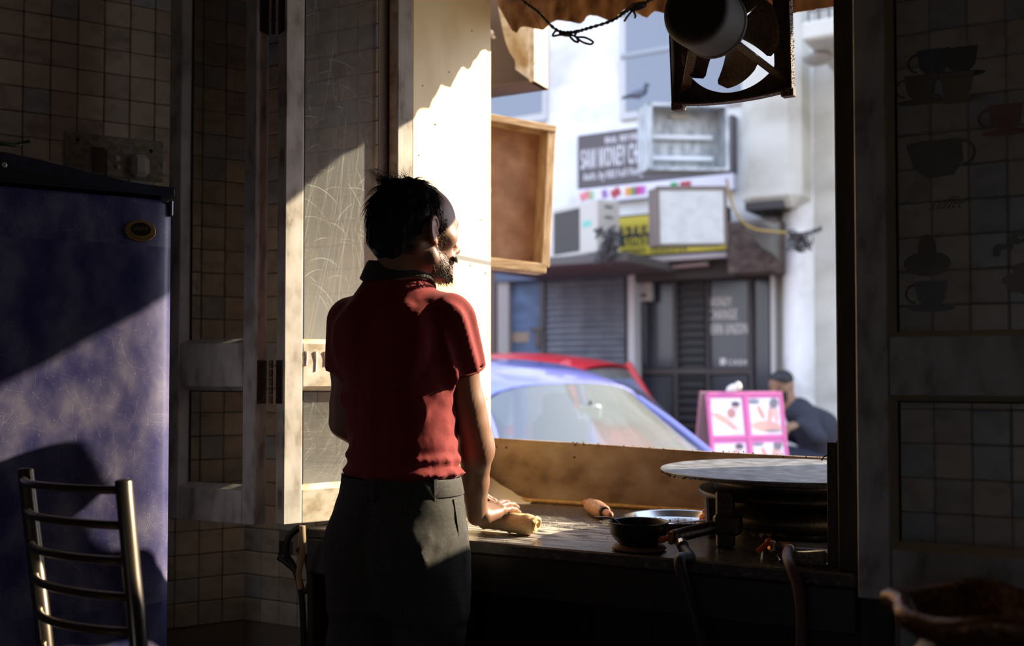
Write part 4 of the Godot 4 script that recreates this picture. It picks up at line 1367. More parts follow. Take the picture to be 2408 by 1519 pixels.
	part(trousers, "side_seam", Geo.new().tube(curve([mlocal(0.157, 0.92, 0.02), mlocal(0.170, 0.84, 0.02), mlocal(0.176, 0.72, 0.02), mlocal(0.176, 0.60, 0.02)], 6), 0.002, 6), tro)
	for s in [-1, 1]:
		part(o, "shoe", Geo.new().ball(mlocal(0.10 * s, 0.045, -0.01), Vector3(0.048, 0.045, 0.135), MB, 16), M.black)
	hair(o)

func strand(g: Geo, pts: Array, r: float) -> void:
	var n := pts.size()
	var rad := []
	for i in n: rad.append(r * (1.0 - 0.85 * i / (n - 1.0)))
	g.tube(pts, rad, 3)

func hair(o: Node3D) -> void:
	var black := worn([[0.2, g3(16, 13, 12)], [0.6, g3(28, 24, 22)], [0.9, g3(46, 40, 36)]], 0.6, Vector3.ONE * 20, 0.03, 87)
	black.metallic_specular = 0.3
	var g := Geo.new()
	var b := Blob.new(MH.origin + Vector3(-0.16, -0.10, -0.16), MH.origin + Vector3(0.16, 0.16, 0.16), 0.0042)
	var H := func(x: float, y: float, z: float) -> Vector3: return MH * Vector3(x, y, z)
	b.ell(H.call(0, 0.040, 0.016), Vector3(0.079, 0.083, 0.095), 0.01, MH.basis)
	b.ell(H.call(0, 0.012, 0.052), Vector3(0.070, 0.066, 0.062), 0.03, MH.basis)
	b.ell(H.call(0, -0.034, 0.066), Vector3(0.056, 0.036, 0.042), 0.025, MH.basis)
	var nz_ := FastNoiseLite.new()
	nz_.frequency = 22.0
	nz_.seed = 12
	# hairline: bare forehead, behind the ears, along the nape
	b.shape(func(p: Vector3) -> float:
		var q: Vector3 = MH.affine_inverse() * p
		return 0.009 * nz_.get_noise_3d(q.x * 1.6, q.y * 0.5, q.z * 0.9))
	b.keep(H.call(0, 0.09, -0.018), MH.basis * Vector3(0, 0.25, -1))
	b.shape(func(p: Vector3) -> float:
		var q: Vector3 = MH.affine_inverse() * p
		return 0.006 * smoothstep(0.02, -0.03, q.z))
	b.keep(H.call(0, -0.030, 0.0), MH.basis * Vector3(0, -0.62, -0.78))
	b.keep(H.call(0, -0.082, 0.06), MH.basis * Vector3(0, -1, -0.1))
	for s in [-1, 1]: b.ell(H.call(0.088 * s, -0.010, 0.006), Vector3(0.028, 0.036, 0.028), 0.006, MH.basis, true)
	b.mesh(g)
	var hair_part := part(o, "hair", g, black)
	# locks over it
	var lk := Geo.new()
	var r := RandomNumberGenerator.new()
	r.seed = 21
	for k in 3000:
		var th := r.randf_range(-2.15, 2.15)          # 0 at the back
		var ph := r.randf_range(-0.55, 1.45)
		var n := Vector3(sin(th) * cos(ph), sin(ph), cos(th) * cos(ph))
		if n.z < -0.50 and ph < 1.2: continue
		if absf(th) > 1.22 and ph < 0.10: continue
		var p := Vector3(0, 0.036, 0.020) + n * Vector3(0.0775, 0.083, 0.096)
		if p.y < 0.0: p += Vector3(0, 0, 0.012)
		var flow := (Vector3(sin(th) * 0.55, -0.75, cos(th) * 0.6) + Vector3(r.randf_range(-0.35, 0.35), r.randf_range(-0.2, 0.3), r.randf_range(-0.25, 0.25)))
		flow = (flow - n * flow.dot(n)).normalized()
		var len := r.randf_range(0.025, 0.055)
		var lift := r.randf_range(0.0, 0.18) if r.randf() < 0.8 else r.randf_range(0.2, 0.6)
		var pts := []
		for i in 5:
			var t := i / 4.0
			pts.append(MH * (p + flow * len * t + n * (lift * len * t - 0.35 * len * t * t) - n * 0.001))
		strand(lk, pts, r.randf_range(0.0008, 0.0019))
	# loose wisps above the crown
	for k in 170:
		var th := r.randf_range(-1.6, 1.3)
		var n := Vector3(sin(th) * 0.5, r.randf_range(0.7, 1.0), cos(th) * 0.55).normalized()
		var p := Vector3(0, 0.034, 0.026) + n * Vector3(0.080, 0.086, 0.104)
		var pts := []
		var wv := r.randf_range(-1, 1)
		var back := Vector3(r.randf_range(-0.5, 0.5), 0, r.randf_range(0.0, 0.9))
		var len := r.randf_range(0.015, 0.042)
		for i in 7:
			var t := i / 6.0
			pts.append(MH * (p + (n * 0.8 * t + back * t * t) * len + Vector3(wv, 0, -wv) * 0.008 * sin(t * 4.0)))
		strand(lk, pts, 0.00055)
	part(hair_part, "locks", lk, black).set_meta("kind", "stuff")
	# sideburn and short beard of black and grey hairs
	for shade in 2:
		var bg := Geo.new()
		for k in (1900 if shade == 0 else 240):
			var s := 1.0 if r.randf() < 0.75 else -1.0
			var u := r.randf()
			var p: Vector3
			var n: Vector3
			if u < 0.20:          # sideburn
				p = Vector3(0.069, r.randf_range(-0.035, 0.03), r.randf_range(-0.040, -0.014))
				n = Vector3(1, 0, -0.25)
			elif u < 0.80:        # cheek and jaw
				var t := r.randf()
				var v := r.randf()
				v = 1.0 - (1.0 - v) * (1.0 - v) * 0.9
				p = Vector3(lerpf(0.066, 0.018, t * t), lerpf(-0.030, -0.100, v) - 0.006 * t, lerpf(-0.006, -0.092, t))
				n = Vector3(lerpf(1.0, 0.25, t), -0.35 * v, lerpf(-0.1, -1.0, t)).normalized()
				if p.y > -0.05 and t > 0.55: continue
				if r.randf() > 0.25 + 0.75 * v * v: continue
			else:                  # chin
				p = Vector3(r.randf_range(0, 0.024), r.randf_range(-0.110, -0.082), r.randf_range(-0.092, -0.06))
				n = Vector3(p.x * 12.0, -0.7, -0.7).normalized()
			p.x *= s
			n.x *= s
			# bring the root to the skin from outside
			var d := Vector3(r.randf_range(-0.3, 0.3), -1.0, r.randf_range(-0.2, 0.4))
			var len := r.randf_range(0.004, 0.009) if u < 0.8 else r.randf_range(0.006, 0.013)
			var base := p - n * 0.002
			strand(bg, [MH * base, MH * (base + n * 0.004 + d * len * 0.5), MH * (base + n * 0.005 + d * len)], 0.0006)
		var bm := flat(g3(20, 16, 14) if shade == 0 else g3(112, 104, 96), 0.9)
		bm.metallic_specular = 0.15
		part(o, "beard", bg, bm).set_meta("kind", "stuff")
	var mg := Geo.new()
	for k in 420:
		var s := 1.0 if r.randf() < 0.6 else -1.0
		var t := r.randf()
		var p := Vector3(t * 0.034 * s, -0.043 - 0.012 * t + r.randf_range(-0.005, 0.004), -0.103 + 0.020 * t * t)
		var d := Vector3(0.6 * s, -0.7, -0.25)
		var len := r.randf_range(0.008, 0.015)
		strand(mg, [MH * (p + Vector3(0, 0, 0.004)), MH * (p + d * len * 0.5 + Vector3(0, 0, -0.002)), MH * (p + d * len)], 0.0009)
	part(o, "moustache", mg, black).set_meta("kind", "stuff")

# ---------------------------------------------------------------- what lies on the counter
func worktop_things() -> void:
	# dough roll under the hand
	var c := Vector3(-0.028, CT + 0.027, -2.632)
	var ax := Vector3(0.838, 0, 0.545)
	var nl := FastNoiseLite.new()
	nl.frequency = 30.0
	nl.seed = 8
	var rows := []
	for i in 15:
		var t := i / 14.0
		var x := lerpf(-0.065, 0.104, t)
		var rr := 0.0255 * (1.0 - 0.35 * pow(absf(t * 2.0 - 1.0), 8.0)) * (1.0 + 0.10 * smoothstep(0.6, 1.0, t)) * (0.86 if t > 0.1 and t < 0.55 else 1.0)
		var row := []
		for k in 28:
			var a := TAU * k / 28
			var v := Vector3(0, sin(a), 0) + Vector3(-ax.z, 0, ax.x) * cos(a)
			var w := 1.0 + 0.16 * nl.get_noise_2d(x * 40.0 + cos(a) * 3.0, sin(a) * 3.0)
			var p := c + ax * x + v * rr * w
			p.y = maxf(p.y, CT + 0.0008)
			row.append(p)
		rows.append(row)
	var dough := worn([[0.2, g3(208, 170, 116)], [0.6, g3(230, 198, 146)], [0.85, g3(238, 214, 170)]], 0.7, Vector3.ONE * 14, 0.02, 91, 0.0, 0.05)
	dough.subsurf_scatter_enabled = true
	dough.subsurf_scatter_strength = 0.05
	var dg := Geo.new().grid(rows, true, true, false, true, true)
	# folded spiral at its end
	var sp := []
	var rad := []
	var e := c + ax * 0.100
	for k in 34:
		var a := 0.6 + k * 0.34
		var r := lerpf(0.019, 0.004, k / 33.0)
		sp.append(e + ax * (0.004 + 0.004 * sin(k * 0.4)) + Vector3(0, sin(a), 0) * r + Vector3(-ax.z, 0, ax.x) * cos(a) * r)
		rad.append(lerpf(0.0062, 0.0035, k / 33.0))
	var dn := thing("dough_roll", "pale roll of dough under the man's hand, folded in a spiral at one end", "dough", Vector3(c.x, CT, c.z))
	part(dn, "roll", dg, dough)
	part(dn, "spiral_fold", Geo.new().tube(sp, rad, 8), dough)
	# rolling pin
	var pa := on_height(1374, 1181, CT + 0.022)
	var pb := on_height(1437, 1212, CT + 0.022)
	var pd := (pb - pa).normalized()
	var L := pa.distance_to(pb)
	var pf := Transform3D(Basis(Vector3.UP.cross(pd).normalized(), pd, Vector3.UP.cross(pd).normalized().cross(pd)), pa)
	var wood := worn([[0.2, g3(120, 74, 46)], [0.5, g3(160, 110, 74)], [0.8, g3(196, 168, 138)]], 0.55, Vector3(9, 9, 9), 0.02, 93)
	var rp := thing("rolling_pin", "floury wooden rolling pin lying near the guard board", "rolling pin", Vector3(pa.x, CT, pa.z))
	part(rp, "barrel", Geo.new().lathe([Vector2(0, 0.20 * L), Vector2(0.016, 0.20 * L), Vector2(0.020, 0.24 * L), Vector2(0.0235, 0.42 * L), Vector2(0.0235, 0.55 * L), Vector2(0.020, 0.74 * L), Vector2(0.016, 0.78 * L), Vector2(0, 0.78 * L)], pf, 24), wood)
	for q in [[0.0, 0.20], [0.78, 1.0]]:
		part(rp, "handle", Geo.new().lathe([Vector2(0, q[0] * L), Vector2(0.008, q[0] * L), Vector2(0.0105, (q[0] * 0.8 + q[1] * 0.2) * L), Vector2(0.0115, (q[0] + q[1]) / 2 * L), Vector2(0.0105, (q[0] * 0.2 + q[1] * 0.8) * L), Vector2(0.007, q[1] * L), Vector2(0, q[1] * L)], pf, 18), flat(g3(150, 92, 62), 0.5))
	part(rp, "dark_collar", Geo.new().lathe([Vector2(0.0165, 0.775 * L), Vector2(0.0165, 0.80 * L), Vector2(0.009, 0.81 * L), Vector2(0.009, 0.77 * L)], pf, 18), flat(g3(50, 36, 28), 0.6))
	# steel plate with scraps, a spoon and a heap of filling
	var pc := on_height(1592, 1225, CT + 0.010)
	pc.y = CT + 0.001
	var pt := thing("steel_plate", "round shiny steel plate with raised rim behind the black pan", "plate", pc)
	part(pt, "dish", Geo.new().lathe([Vector2(0, 0), Vector2(0.115, 0), Vector2(0.126, 0.004), Vector2(0.136, 0.020), Vector2(0.143, 0.022), Vector2(0.144, 0.0205), Vector2(0.137, 0.0175), Vector2(0.128, 0.003), Vector2(0.116, 0.0018), Vector2(0, 0.0018)], Transform3D(Basis(), pc), 64), M.steel)
	var sd := Vector3(0.9, 0, 0.2).normalized()
	var s0 := pc + Vector3(-0.035, 0.006, 0.03)
	var spn := thing("spoon", "steel spoon resting in the steel plate", "spoon", s0)
	part(spn, "bowl", Geo.new().ball(s0, Vector3(0.024, 0.005, 0.016), Basis(Vector3.UP, -0.2), 16), M.steel)
	part(spn, "handle", Geo.new().tube(curve([s0 + sd * 0.02, s0 + sd * 0.06 + Vector3(0, 0.006, 0), s0 + sd * 0.13 + Vector3(0, 0.016, 0)], 5), 0.0028, 6), M.steel)
	var crumb := Geo.new()
	for k in 60:
		var a := rng.randf() * TAU
		var r := rng.randf_range(0.02, 0.105)
		crumb.ball(pc + Vector3(cos(a) * r, 0.004, sin(a) * r), Vector3.ONE * rng.randf_range(0.001, 0.0042), Basis(), 6)
	solo("food_crumbs", "yellow scraps of food scattered in the steel plate", "crumbs", crumb, flat(g3(150, 116, 60), 0.6), pc + Vector3(0, 0.002, 0)).set_meta("kind", "stuff")
	var hp := on_height(1663, 1226, CT + 0.012)
	var heap := Geo.new()
	for k in 220:
		var a := rng.randf() * TAU
		var h := rng.randf()
		var r := (1.0 - h) * 0.024 * sqrt(rng.randf())
		heap.ball(Vector3(hp.x + cos(a) * r, CT + 0.008 + h * 0.048, hp.z + sin(a) * r), Vector3.ONE * rng.randf_range(0.003, 0.006), Basis(), 6)
	solo("spiced_filling", "orange heap of spiced filling at the plate edge beside the burner", "food", heap, flat(g3(196, 112, 48), 0.6), Vector3(hp.x, CT, hp.z)).set_meta("kind", "stuff")
	# black pan on a brown disc
	var kc := on_height(1502, 1284, CT + 0.008)
	var kn := Vector3(kc.x, CT + 0.012, kc.z)
	var dk := thing("bread_disc", "brown flat disc under the small black pan", "disc", Vector3(kc.x, CT, kc.z))
	part(dk, "disc", Geo.new().lathe([Vector2(0, 0.0005), Vector2(0.056, 0.0005), Vector2(0.063, 0.005), Vector2(0.058, 0.0115), Vector2(0, 0.0115)], Transform3D(Basis(), Vector3(kc.x, CT, kc.z)), 36, 0.03), flat(g3(96, 60, 40), 0.7))
	var pan := thing("black_pan", "small black iron pan standing at the counter edge in front of the steel plate", "pan", kn)
	var ir := flat(g3(34, 32, 31), 0.38, 0.5)
	part(pan, "bowl", Geo.new().lathe([Vector2(0, 0), Vector2(0.042, 0), Vector2(0.056, 0.012), Vector2(0.066, 0.026), Vector2(0.0665, 0.048), Vector2(0.070, 0.052), Vector2(0.069, 0.054), Vector2(0.0635, 0.050), Vector2(0.062, 0.028), Vector2(0.052, 0.014), Vector2(0.04, 0.004), Vector2(0, 0.004)], Transform3D(Basis(), kn), 48), ir)
	var rim := kn + Vector3(-0.062, 0.050, -0.012)
	solo("ladle", "thin dark ladle leaning over the rim of the black pan", "ladle", Geo.new().tube(curve([kn + Vector3(0.02, 0.012, 0.01), kn + Vector3(-0.03, 0.036, 0.0), rim + Vector3(0, 0.008, 0), P(1398, 1217, -rim.z + 0.04)], 6), 0.0026, 8).ball(kn + Vector3(0.022, 0.014, 0.01), Vector3(0.02, 0.008, 0.02)), flat(g3(70, 66, 62), 0.35, 0.8), kn + Vector3(0, 0.006, 0))
	griddle()

func griddle() -> void:
	# the iron burner stand under the griddle plate
	var gc := WF * Vector3(1.052, 0, -0.11)
	var st := thing("burner_stand", "heavy black iron gas burner stand carrying the round griddle", "stove", Vector3(gc.x, CT, gc.z))
	var ir: Material = M.iron
	var G := func(x, y, z): return Vector3(gc.x, CT, gc.z) + WF.basis * Vector3(x, y, z)
	var at := func(y): return Transform3D(WF.basis, Vector3(gc.x, CT + y, gc.z))
	# top ring, lower ring, central body
	part(st, "top_ring", Geo.new().lathe([Vector2(0.17, 0.105), Vector2(0.225, 0.105), Vector2(0.228, 0.112), Vector2(0.225, 0.124), Vector2(0.17, 0.124)], at.call(0.0), 40).lathe([Vector2(0.17, 0.105), Vector2(0.17, 0.124), Vector2(0.172, 0.124), Vector2(0.172, 0.105)], at.call(0.0), 40), ir)
	part(st, "spacer_ring", Geo.new().lathe([Vector2(0.15, 0.124), Vector2(0.19, 0.124), Vector2(0.185, 0.155), Vector2(0.15, 0.155)], at.call(0.0), 40), ir)
	part(st, "body", Geo.new().lathe([Vector2(0, 0.025), Vector2(0.15, 0.03), Vector2(0.175, 0.045), Vector2(0.17, 0.072), Vector2(0.10, 0.078), Vector2(0.08, 0.095), Vector2(0, 0.098)], at.call(0.0), 40), ir)
	part(st, "burner_head", Geo.new().lathe([Vector2(0, 0.096), Vector2(0.075, 0.096), Vector2(0.08, 0.116), Vector2(0.05, 0.124), Vector2(0, 0.124)], at.call(0.0), 32), ir)
	for a in [2.45, 3.6, 0.6, -0.6]:
		var d := Vector3(cos(a), 0, -sin(a))
		part(st, "leg", Geo.new().bar(G.call(d.x * 0.195, 0.0, d.z * 0.195), G.call(d.x * 0.20, 0.112, d.z * 0.20), 0.036, 0.030, 0.005, WF.basis * Vector3(-d.z, 0, d.x)), ir)
	# front leg pair close to the eye
	var l0 := on_height(1706, 1288, CT)
	part(st, "leg", Geo.new().bar(l0, l0 + Vector3(0, 0.135, 0), 0.040, 0.034, 0.006, WF.basis.x), ir)
	part(st, "joint_block", Geo.new().box(l0 + Vector3(0.006, 0.055, 0), Vector3(0.062, 0.050, 0.05), 0.008, WF.basis), ir)
	var rl := on_height(1885, 1262, CT)
	part(st, "ring_foot", Geo.new().lathe([Vector2(0.055, 0), Vector2(0.072, 0), Vector2(0.070, 0.016), Vector2(0.055, 0.016)], Transform3D(Basis(), Vector3(rl.x, CT, rl.z)), 28), ir)
	# griddle plate
	var ty := 0.962
	var steel := worn([[0.15, g3(104, 104, 106)], [0.5, g3(136, 137, 140)], [0.8, g3(160, 160, 162)], [0.95, g3(196, 190, 178)]], 0.42, Vector3.ONE * 2.2, 0.014, 97, 0.55)
	var gp := thing("griddle_plate", "large round flat iron griddle with a dull grey top and crusted rim", "griddle", Vector3(gc.x, ty - 0.012, gc.z), WF.basis)
	part(gp, "plate", Geo.new().lathe([Vector2(0, ty - 0.013), Vector2(0.29, ty - 0.012), Vector2(0.318, ty - 0.006), Vector2(0.3235, ty - 0.001), Vector2(0.322, ty + 0.002), Vector2(0.30, ty + 0.0005), Vector2(0, ty)], Transform3D(WF.basis, Vector3(gc.x, 0, gc.z)), 96), steel)
	part(gp, "support_ring", Geo.new().lathe([Vector2(0, ty - 0.014), Vector2(0.19, ty - 0.014), Vector2(0.18, ty - 0.028), Vector2(0, ty - 0.028)], Transform3D(WF.basis, Vector3(gc.x, 0, gc.z)), 48), M.iron)
	var crust := Geo.new()
	for k in 240:
		var a := rng.randf() * TAU
		crust.ball(Vector3(gc.x + cos(a) * 0.3215, ty - 0.003 + rng.randf_range(-0.005, 0.002), gc.z + sin(a) * 0.3215), Vector3.ONE * rng.randf_range(0.0015, 0.0035), Basis(), 5)
	part(gp, "crust", crust, flat(g3(112, 94, 70), 0.9)).set_meta("kind", "stuff")
	# gas pipe, valve and hose at the stand's side
	var v0 := on_height(1690, 1236, CT + 0.050)
	var v1 := on_height(1583, 1262, CT + 0.036)
	var gp1 := thing("gas_pipe", "grey iron gas pipe running from the burner to a brass valve by the pan", "pipe", Vector3(v1.x, CT, v1.z))
	part(gp1, "tube", Geo.new().tube([v0, v0.lerp(v1, 0.5), v1], 0.0155, 14), M.hinge)
	var brass := flat(g3(190, 130, 62), 0.3, 0.9)
	part(gp1, "valve_body", Geo.new().box(v1 + Vector3(-0.004, -0.001, 0.006), Vector3(0.012, 0.030, 0.022), 0.003, WF.basis), brass)
	part(gp1, "valve_knob", Geo.new().tube([v1 + Vector3(-0.010, 0.0, 0.008), v1 + Vector3(-0.026, -0.004, 0.012)], [0.006, 0.008], 10).ball(v1 + Vector3(-0.029, -0.005, 0.013), Vector3.ONE * 0.0085), flat(g3(196, 84, 44), 0.4))
	part(gp1, "elbow", Geo.new().tube(curve([v1 + Vector3(0.006, 0.0, 0.004), v1 + Vector3(0.012, -0.012, 0.022), v1 + Vector3(0.016, -0.020, 0.045)], 5), 0.011, 12), M.iron)
	part(gp1, "hose_clip", Geo.new().tube([v1 + Vector3(0.013, -0.010, 0.030), v1 + Vector3(0.015, -0.014, 0.044)], 0.0135, 12), flat(g3(176, 168, 156), 0.3, 0.8))
	var ha := v1 + Vector3(0.016, -0.020, 0.045)
	solo("black_hose", "black gas hose dropping over the counter front from the brass valve", "hose", Geo.new().tube(curve([ha, ha + Vector3(0.004, -0.010, 0.06), P(1598, 1318, 2.185), P(1616, 1400, 2.17), P(1640, 1480, 2.16), P(1672, 1600, 2.16), P(1690, 1720, 2.17)], 8), 0.0125, 12), flat(g3(34, 33, 34), 0.55), ha)
	# second pipe with red tap, hose and clip
	var q0 := on_height(1948, 1292, CT + 0.026)
	var q1 := on_height(1830, 1286, CT + 0.026)
	var gp2 := thing("tap_pipe", "bright steel gas pipe with a red tap beside the angle iron", "pipe", Vector3(q1.x, CT, q1.z))
	part(gp2, "tube", Geo.new().tube([q0, q0.lerp(q1, 0.5), q1], 0.0125, 14), flat(g3(150, 148, 146), 0.35, 0.7))
	part(gp2, "tap_body", Geo.new().tube([q1, q1 + Vector3(-0.022, 0.002, 0.006)], 0.007, 10), brass)
	part(gp2, "tap_handle", Geo.new().tube(curve([q1 + Vector3(-0.022, 0.012, 0.006), q1 + Vector3(-0.032, 0.004, 0.008), q1 + Vector3(-0.048, -0.008, 0.012)], 4), 0.0065, 8).ball(q1 + Vector3(-0.022, 0.012, 0.006), Vector3.ONE * 0.0085), flat(g3(176, 66, 40), 0.4))
	part(gp2, "collar_ring", Geo.new().tube([q1 + Vector3(-0.010, 0.003, 0.003), q1 + Vector3(-0.016, 0.004, 0.005)], 0.0115, 12), flat(g3(214, 204, 170), 0.5))
	var wc := q1 + Vector3(-0.022, -0.008, 0.012)
	part(gp2, "wire_clip", Geo.new().tube(curve([wc + Vector3(-0.016, 0, 0), wc + Vector3(-0.017, -0.030, 0.004), wc + Vector3(0.006, -0.034, 0.004), wc + Vector3(0.020, -0.022, 0.003), wc + Vector3(0.016, -0.008, 0.001), wc + Vector3(0.004, 0, 0)], 6), 0.0022, 8), M.steel)
	var hb := q1 + Vector3(-0.006, 0.002, 0.010)
	solo("red_hose", "dull red rubber hose curving down over the counter front from the red tap", "hose", Geo.new().tube(curve([hb, hb + Vector3(0.018, 0.004, 0.03), P(1852, 1312, 2.05), P(1876, 1380, 1.995), P(1884, 1450, 1.985), P(1884, 1540, 1.985), P(1880, 1700, 2.0)], 8), 0.0105, 12), flat(g3(84, 58, 54), 0.6), hb)
	var sc := on_height(1905, 1330, CT)
	var stone := Geo.new().box(sc + Vector3(0, 0.0145, -0.012), Vector3(0.075, 0.028, 0.045), 0.006, WF.basis * Basis(Vector3.UP, 0.1))
	solo("stone_block", "small rough grey stone block propping the bright gas pipe", "stone", stone, worn([[0.2, g3(70, 64, 56)], [0.6, g3(112, 104, 92)], [0.85, g3(140, 130, 114)]], 0.9, Vector3.ONE * 14, 0.02, 99, 0.0, 0.2), sc)
	var sbx := on_height(1770, 1258, CT)
	var cl := Geo.new()
	for k in 24: cl.ball(sbx + Vector3(rng.randf_range(-0.03, 0.06), 0.008 + rng.randf() * 0.012, rng.randf_range(-0.03, 0.02)), Vector3.ONE * rng.randf_range(0.006, 0.013), Basis(), 7)
	solo("charred_scraps", "brown charred scraps lying under the burner stand", "scraps", cl, flat(g3(84, 56, 40), 0.8), sbx).set_meta("kind", "stuff")

# ---------------------------------------------------------------- hung in the opening
func fan_and_cloth() -> void:
	var FF := WF * Transform3D(Basis(Vector3.RIGHT, 0.10), Vector3(0.938, 2.035, 0.0))
	var rust := worn([[0.2, g3(40, 30, 24)], [0.5, g3(62, 46, 36)], [0.8, g3(96, 72, 52)]], 0.75, Vector3.ONE * 9, 0.03, 101)
	var fan := thing("exhaust_fan", "dusty brown exhaust fan hanging at the top of the serving opening", "fan", FF * Vector3(0, -0.15, 0), WF.basis)
	# square frame with a round opening and a turned-up flange
	var loops := []
	for q in [[1.0, 0.0, -0.004], [1.0, 0.0, 0.034], [0.975, 0.0, 0.034], [0.965, 0.0, 0.006], [0.0, 1.0, 0.006], [0.0, 1.0, -0.004]]:
		var row := []
		for k in 96:
			var a := TAU * k / 96
			var c := cos(a)
			var s := sin(a)
			var m := maxf(absf(c), absf(s))
			var out := Vector2(c, s) / m * 0.150
			if out.y < -0.10: out.y -= 0.012 * (1.0 - pow(out.x / 0.15, 2.0))
			var inn := Vector2(c, s) * 0.136
			inn.x = clampf(inn.x, -0.126, 0.104)
			var p: Vector2 = out * q[0] if q[0] > 0.0 else inn
			row.append(FF * Vector3(p.x, p.y, q[2]))
		loops.append(row)
	part(fan, "frame", Geo.new().grid(loops, false, true, true, true), rust)
	for x in [-0.135, 0.140]: part(fan, "mounting_foot", Geo.new().slab(Vector3(x - 0.018, -0.166, -0.004), Vector3(x + 0.012, -0.146, 0.03), 0.002, FF), rust)
	var mf := FF * Transform3D(Basis(Vector3.RIGHT, PI / 2), Vector3.ZERO)   # y of the lathe towards the room
	part(fan, "motor", Geo.new().lathe([Vector2(0, 0.085), Vector2(0.045, 0.085), Vector2(0.058, 0.105), Vector2(0.072, 0.15), Vector2(0.079, 0.152), Vector2(0.079, 0.165), Vector2(0.076, 0.167), Vector2(0.076, 0.288), Vector2(0.070, 0.304), Vector2(0.058, 0.312), Vector2(0, 0.312)], mf, 40), worn([[0.2, g3(30, 25, 22)], [0.6, g3(42, 35, 31)]], 0.8, Vector3.ONE * 7, 0.02, 103))
	part(fan, "hub", Geo.new().lathe([Vector2(0, 0.012), Vector2(0.028, 0.014), Vector2(0.030, 0.086), Vector2(0, 0.086)], mf, 24), rust)
	for k in 5:
		var a0 := -1.30 + TAU * k / 5
		var rows := []
		for i in 13:
			var t := i / 12.0
			var r := lerpf(0.024, 0.128, t)
			var half := lerpf(0.38, 0.60, t) * (1.0 if t < 0.82 else sqrt(maxf(0.0, 1.0 - pow((t - 0.82) / 0.185, 2.0))) * 0.55 + 0.45)
			var top := []
			for j in 9:
				var u := j / 8.0 * 2.0 - 1.0
				var a := a0 + u * half
				top.append(FF * Vector3(cos(a) * r, sin(a) * r, 0.052 + u * 0.030 * (0.6 + 0.4 * t)))
			var n: Vector3 = WF.basis.z * 0.0016
			var row := []
			for p in top: row.append(p + n)
			for j in 9: row.append(top[8 - j] - n)
			rows.append(row)
		part(fan, "blade", Geo.new().grid(rows, true, true, false, true, true), rust)
	for q in [[-1, -1], [1, -1], [-1, 1], [1, 1]]:
		var a := FF * Vector3(0.052 * q[0], 0.052 * q[1], 0.155)
		var b := FF * Vector3(0.115 * q[0], 0.112 * q[1], 0.020)
		var c := FF * Vector3(0.134 * q[0], 0.128 * q[1], 0.010)
		part(fan, "strut", Geo.new().bar(a, b, 0.022, 0.006, 0.001).bar(b, c, 0.024, 0.007, 0.001), rust)
		part(fan, "bolt", Geo.new().ball(FF * Vector3(0.127 * q[0], 0.124 * q[1], 0.014), Vector3.ONE * 0.006, Basis(), 8), rust)
	var fuzz := Geo.new()
	for k in 500:
		var t := rng.randf()
		var p := Vector3(0.150, lerpf(-0.14, 0.15, t), rng.randf_range(0.0, 0.036))
		if k > 320: p = Vector3(lerpf(-0.14, 0.14, t), -0.150 - 0.012 * (1.0 - pow(lerpf(-0.93, 0.93, t), 2.0)), rng.randf_range(0, 0.036))
		strand(fuzz, [FF * p, FF * (p + Vector3(rng.randf_range(-0.001, 0.004), rng.randf_range(-0.004, 0.003), rng.randf_range(-0.002, 0.004)))], 0.0011)
	part(fan, "dust_fuzz", fuzz, flat(g3(104, 80, 54), 1.0)).set_meta("kind", "stuff")
	# twisted black flex
	var pts := curve([P(1165, -70, 3.0), P(1228, 0, 3.0), P(1262, 26, 3.0), P(1308, 70, 3.0), P(1345, 76, 3.0), P(1385, 66, 3.0), P(1440, 48, 3.0), P(1478, 24, 3.0), P(1510, 10, 3.0), P(1560, -14, 2.98), P(1620, -40, 2.95)], 22)
	var blk := flat(g3(28, 24, 22), 0.6)
	var fx := thing("twisted_flex", "black twisted flex strung across the top of the opening, knotted twice", "cable", pts[60])
	for w in 2:
		var hel := []
		for i in pts.size():
			var a := i * 0.62 + PI * w
			hel.append(pts[i] + Vector3(0, cos(a), sin(a)) * 0.0028)
		part(fx, "wire", Geo.new().tube(hel, 0.0027, 6), blk)
	for lp in [[[1308, 70], [1300, 84], [1320, 82], [1350, 84], [1360, 98], [1350, 96], [1340, 82], [1358, 72], [1352, 86], [1375, 88], [1394, 98], [1388, 104], [1368, 98], [1352, 84]], [[1458, 34], [1475, 22], [1490, 10], [1512, 6], [1518, 14], [1504, 22], [1486, 26], [1468, 50]], [[1488, 24], [1494, 36], [1493, 42]]]:
		var q := []
		for k in lp.size(): q.append(P(lp[k][0], lp[k][1], 3.0 - 0.004 * (k % 3)))
		part(fx, "knot", Geo.new().tube(curve(q, 6), 0.0034, 6), blk)
	for q in [[1330, 80, 0.022, 0.008], [1500, 16, 0.020, 0.010]]:
		part(fx, "tape_wrap", Geo.new().ball(P(q[0], q[1], 3.0), Vector3(q[2], q[3], 0.008), Basis(Vector3(0, 0, 1), -0.15 if q[0] < 1400 else 0.35), 10), blk)
	part(fx, "thread", Geo.new().tube(curve([P(1247, -10, 3.02), P(1254, 30, 3.02), P(1277, 76, 3.02), P(1277, 105, 3.02), P(1262, 138, 3.02), P(1254, 154, 3.02)], 7), 0.0009, 5), flat(g3(120, 88, 66), 0.8))
	# ragged cloth valance under the awning
	var out := 0.60
	var edge := []
	for q in [[1170, 10], [1186, 34], [1204, 70], [1212, 80], [1219, 72], [1223, 62], [1246, 64], [1280, 72], [1297, 54], [1316, 48], [1368, 56], [1384, 37], [1406, 38], [1435, 50], [1454, 36], [1470, 22], [1482, 22], [1500, 32], [1517, 41], [1540, 28], [1575, 34], [1610, 24], [1650, 40], [1690, 30], [1730, 40], [1780, 26], [1830, 36], [1900, 26]]:
		edge.append(in_frame(WF, q[0], q[1], -out))
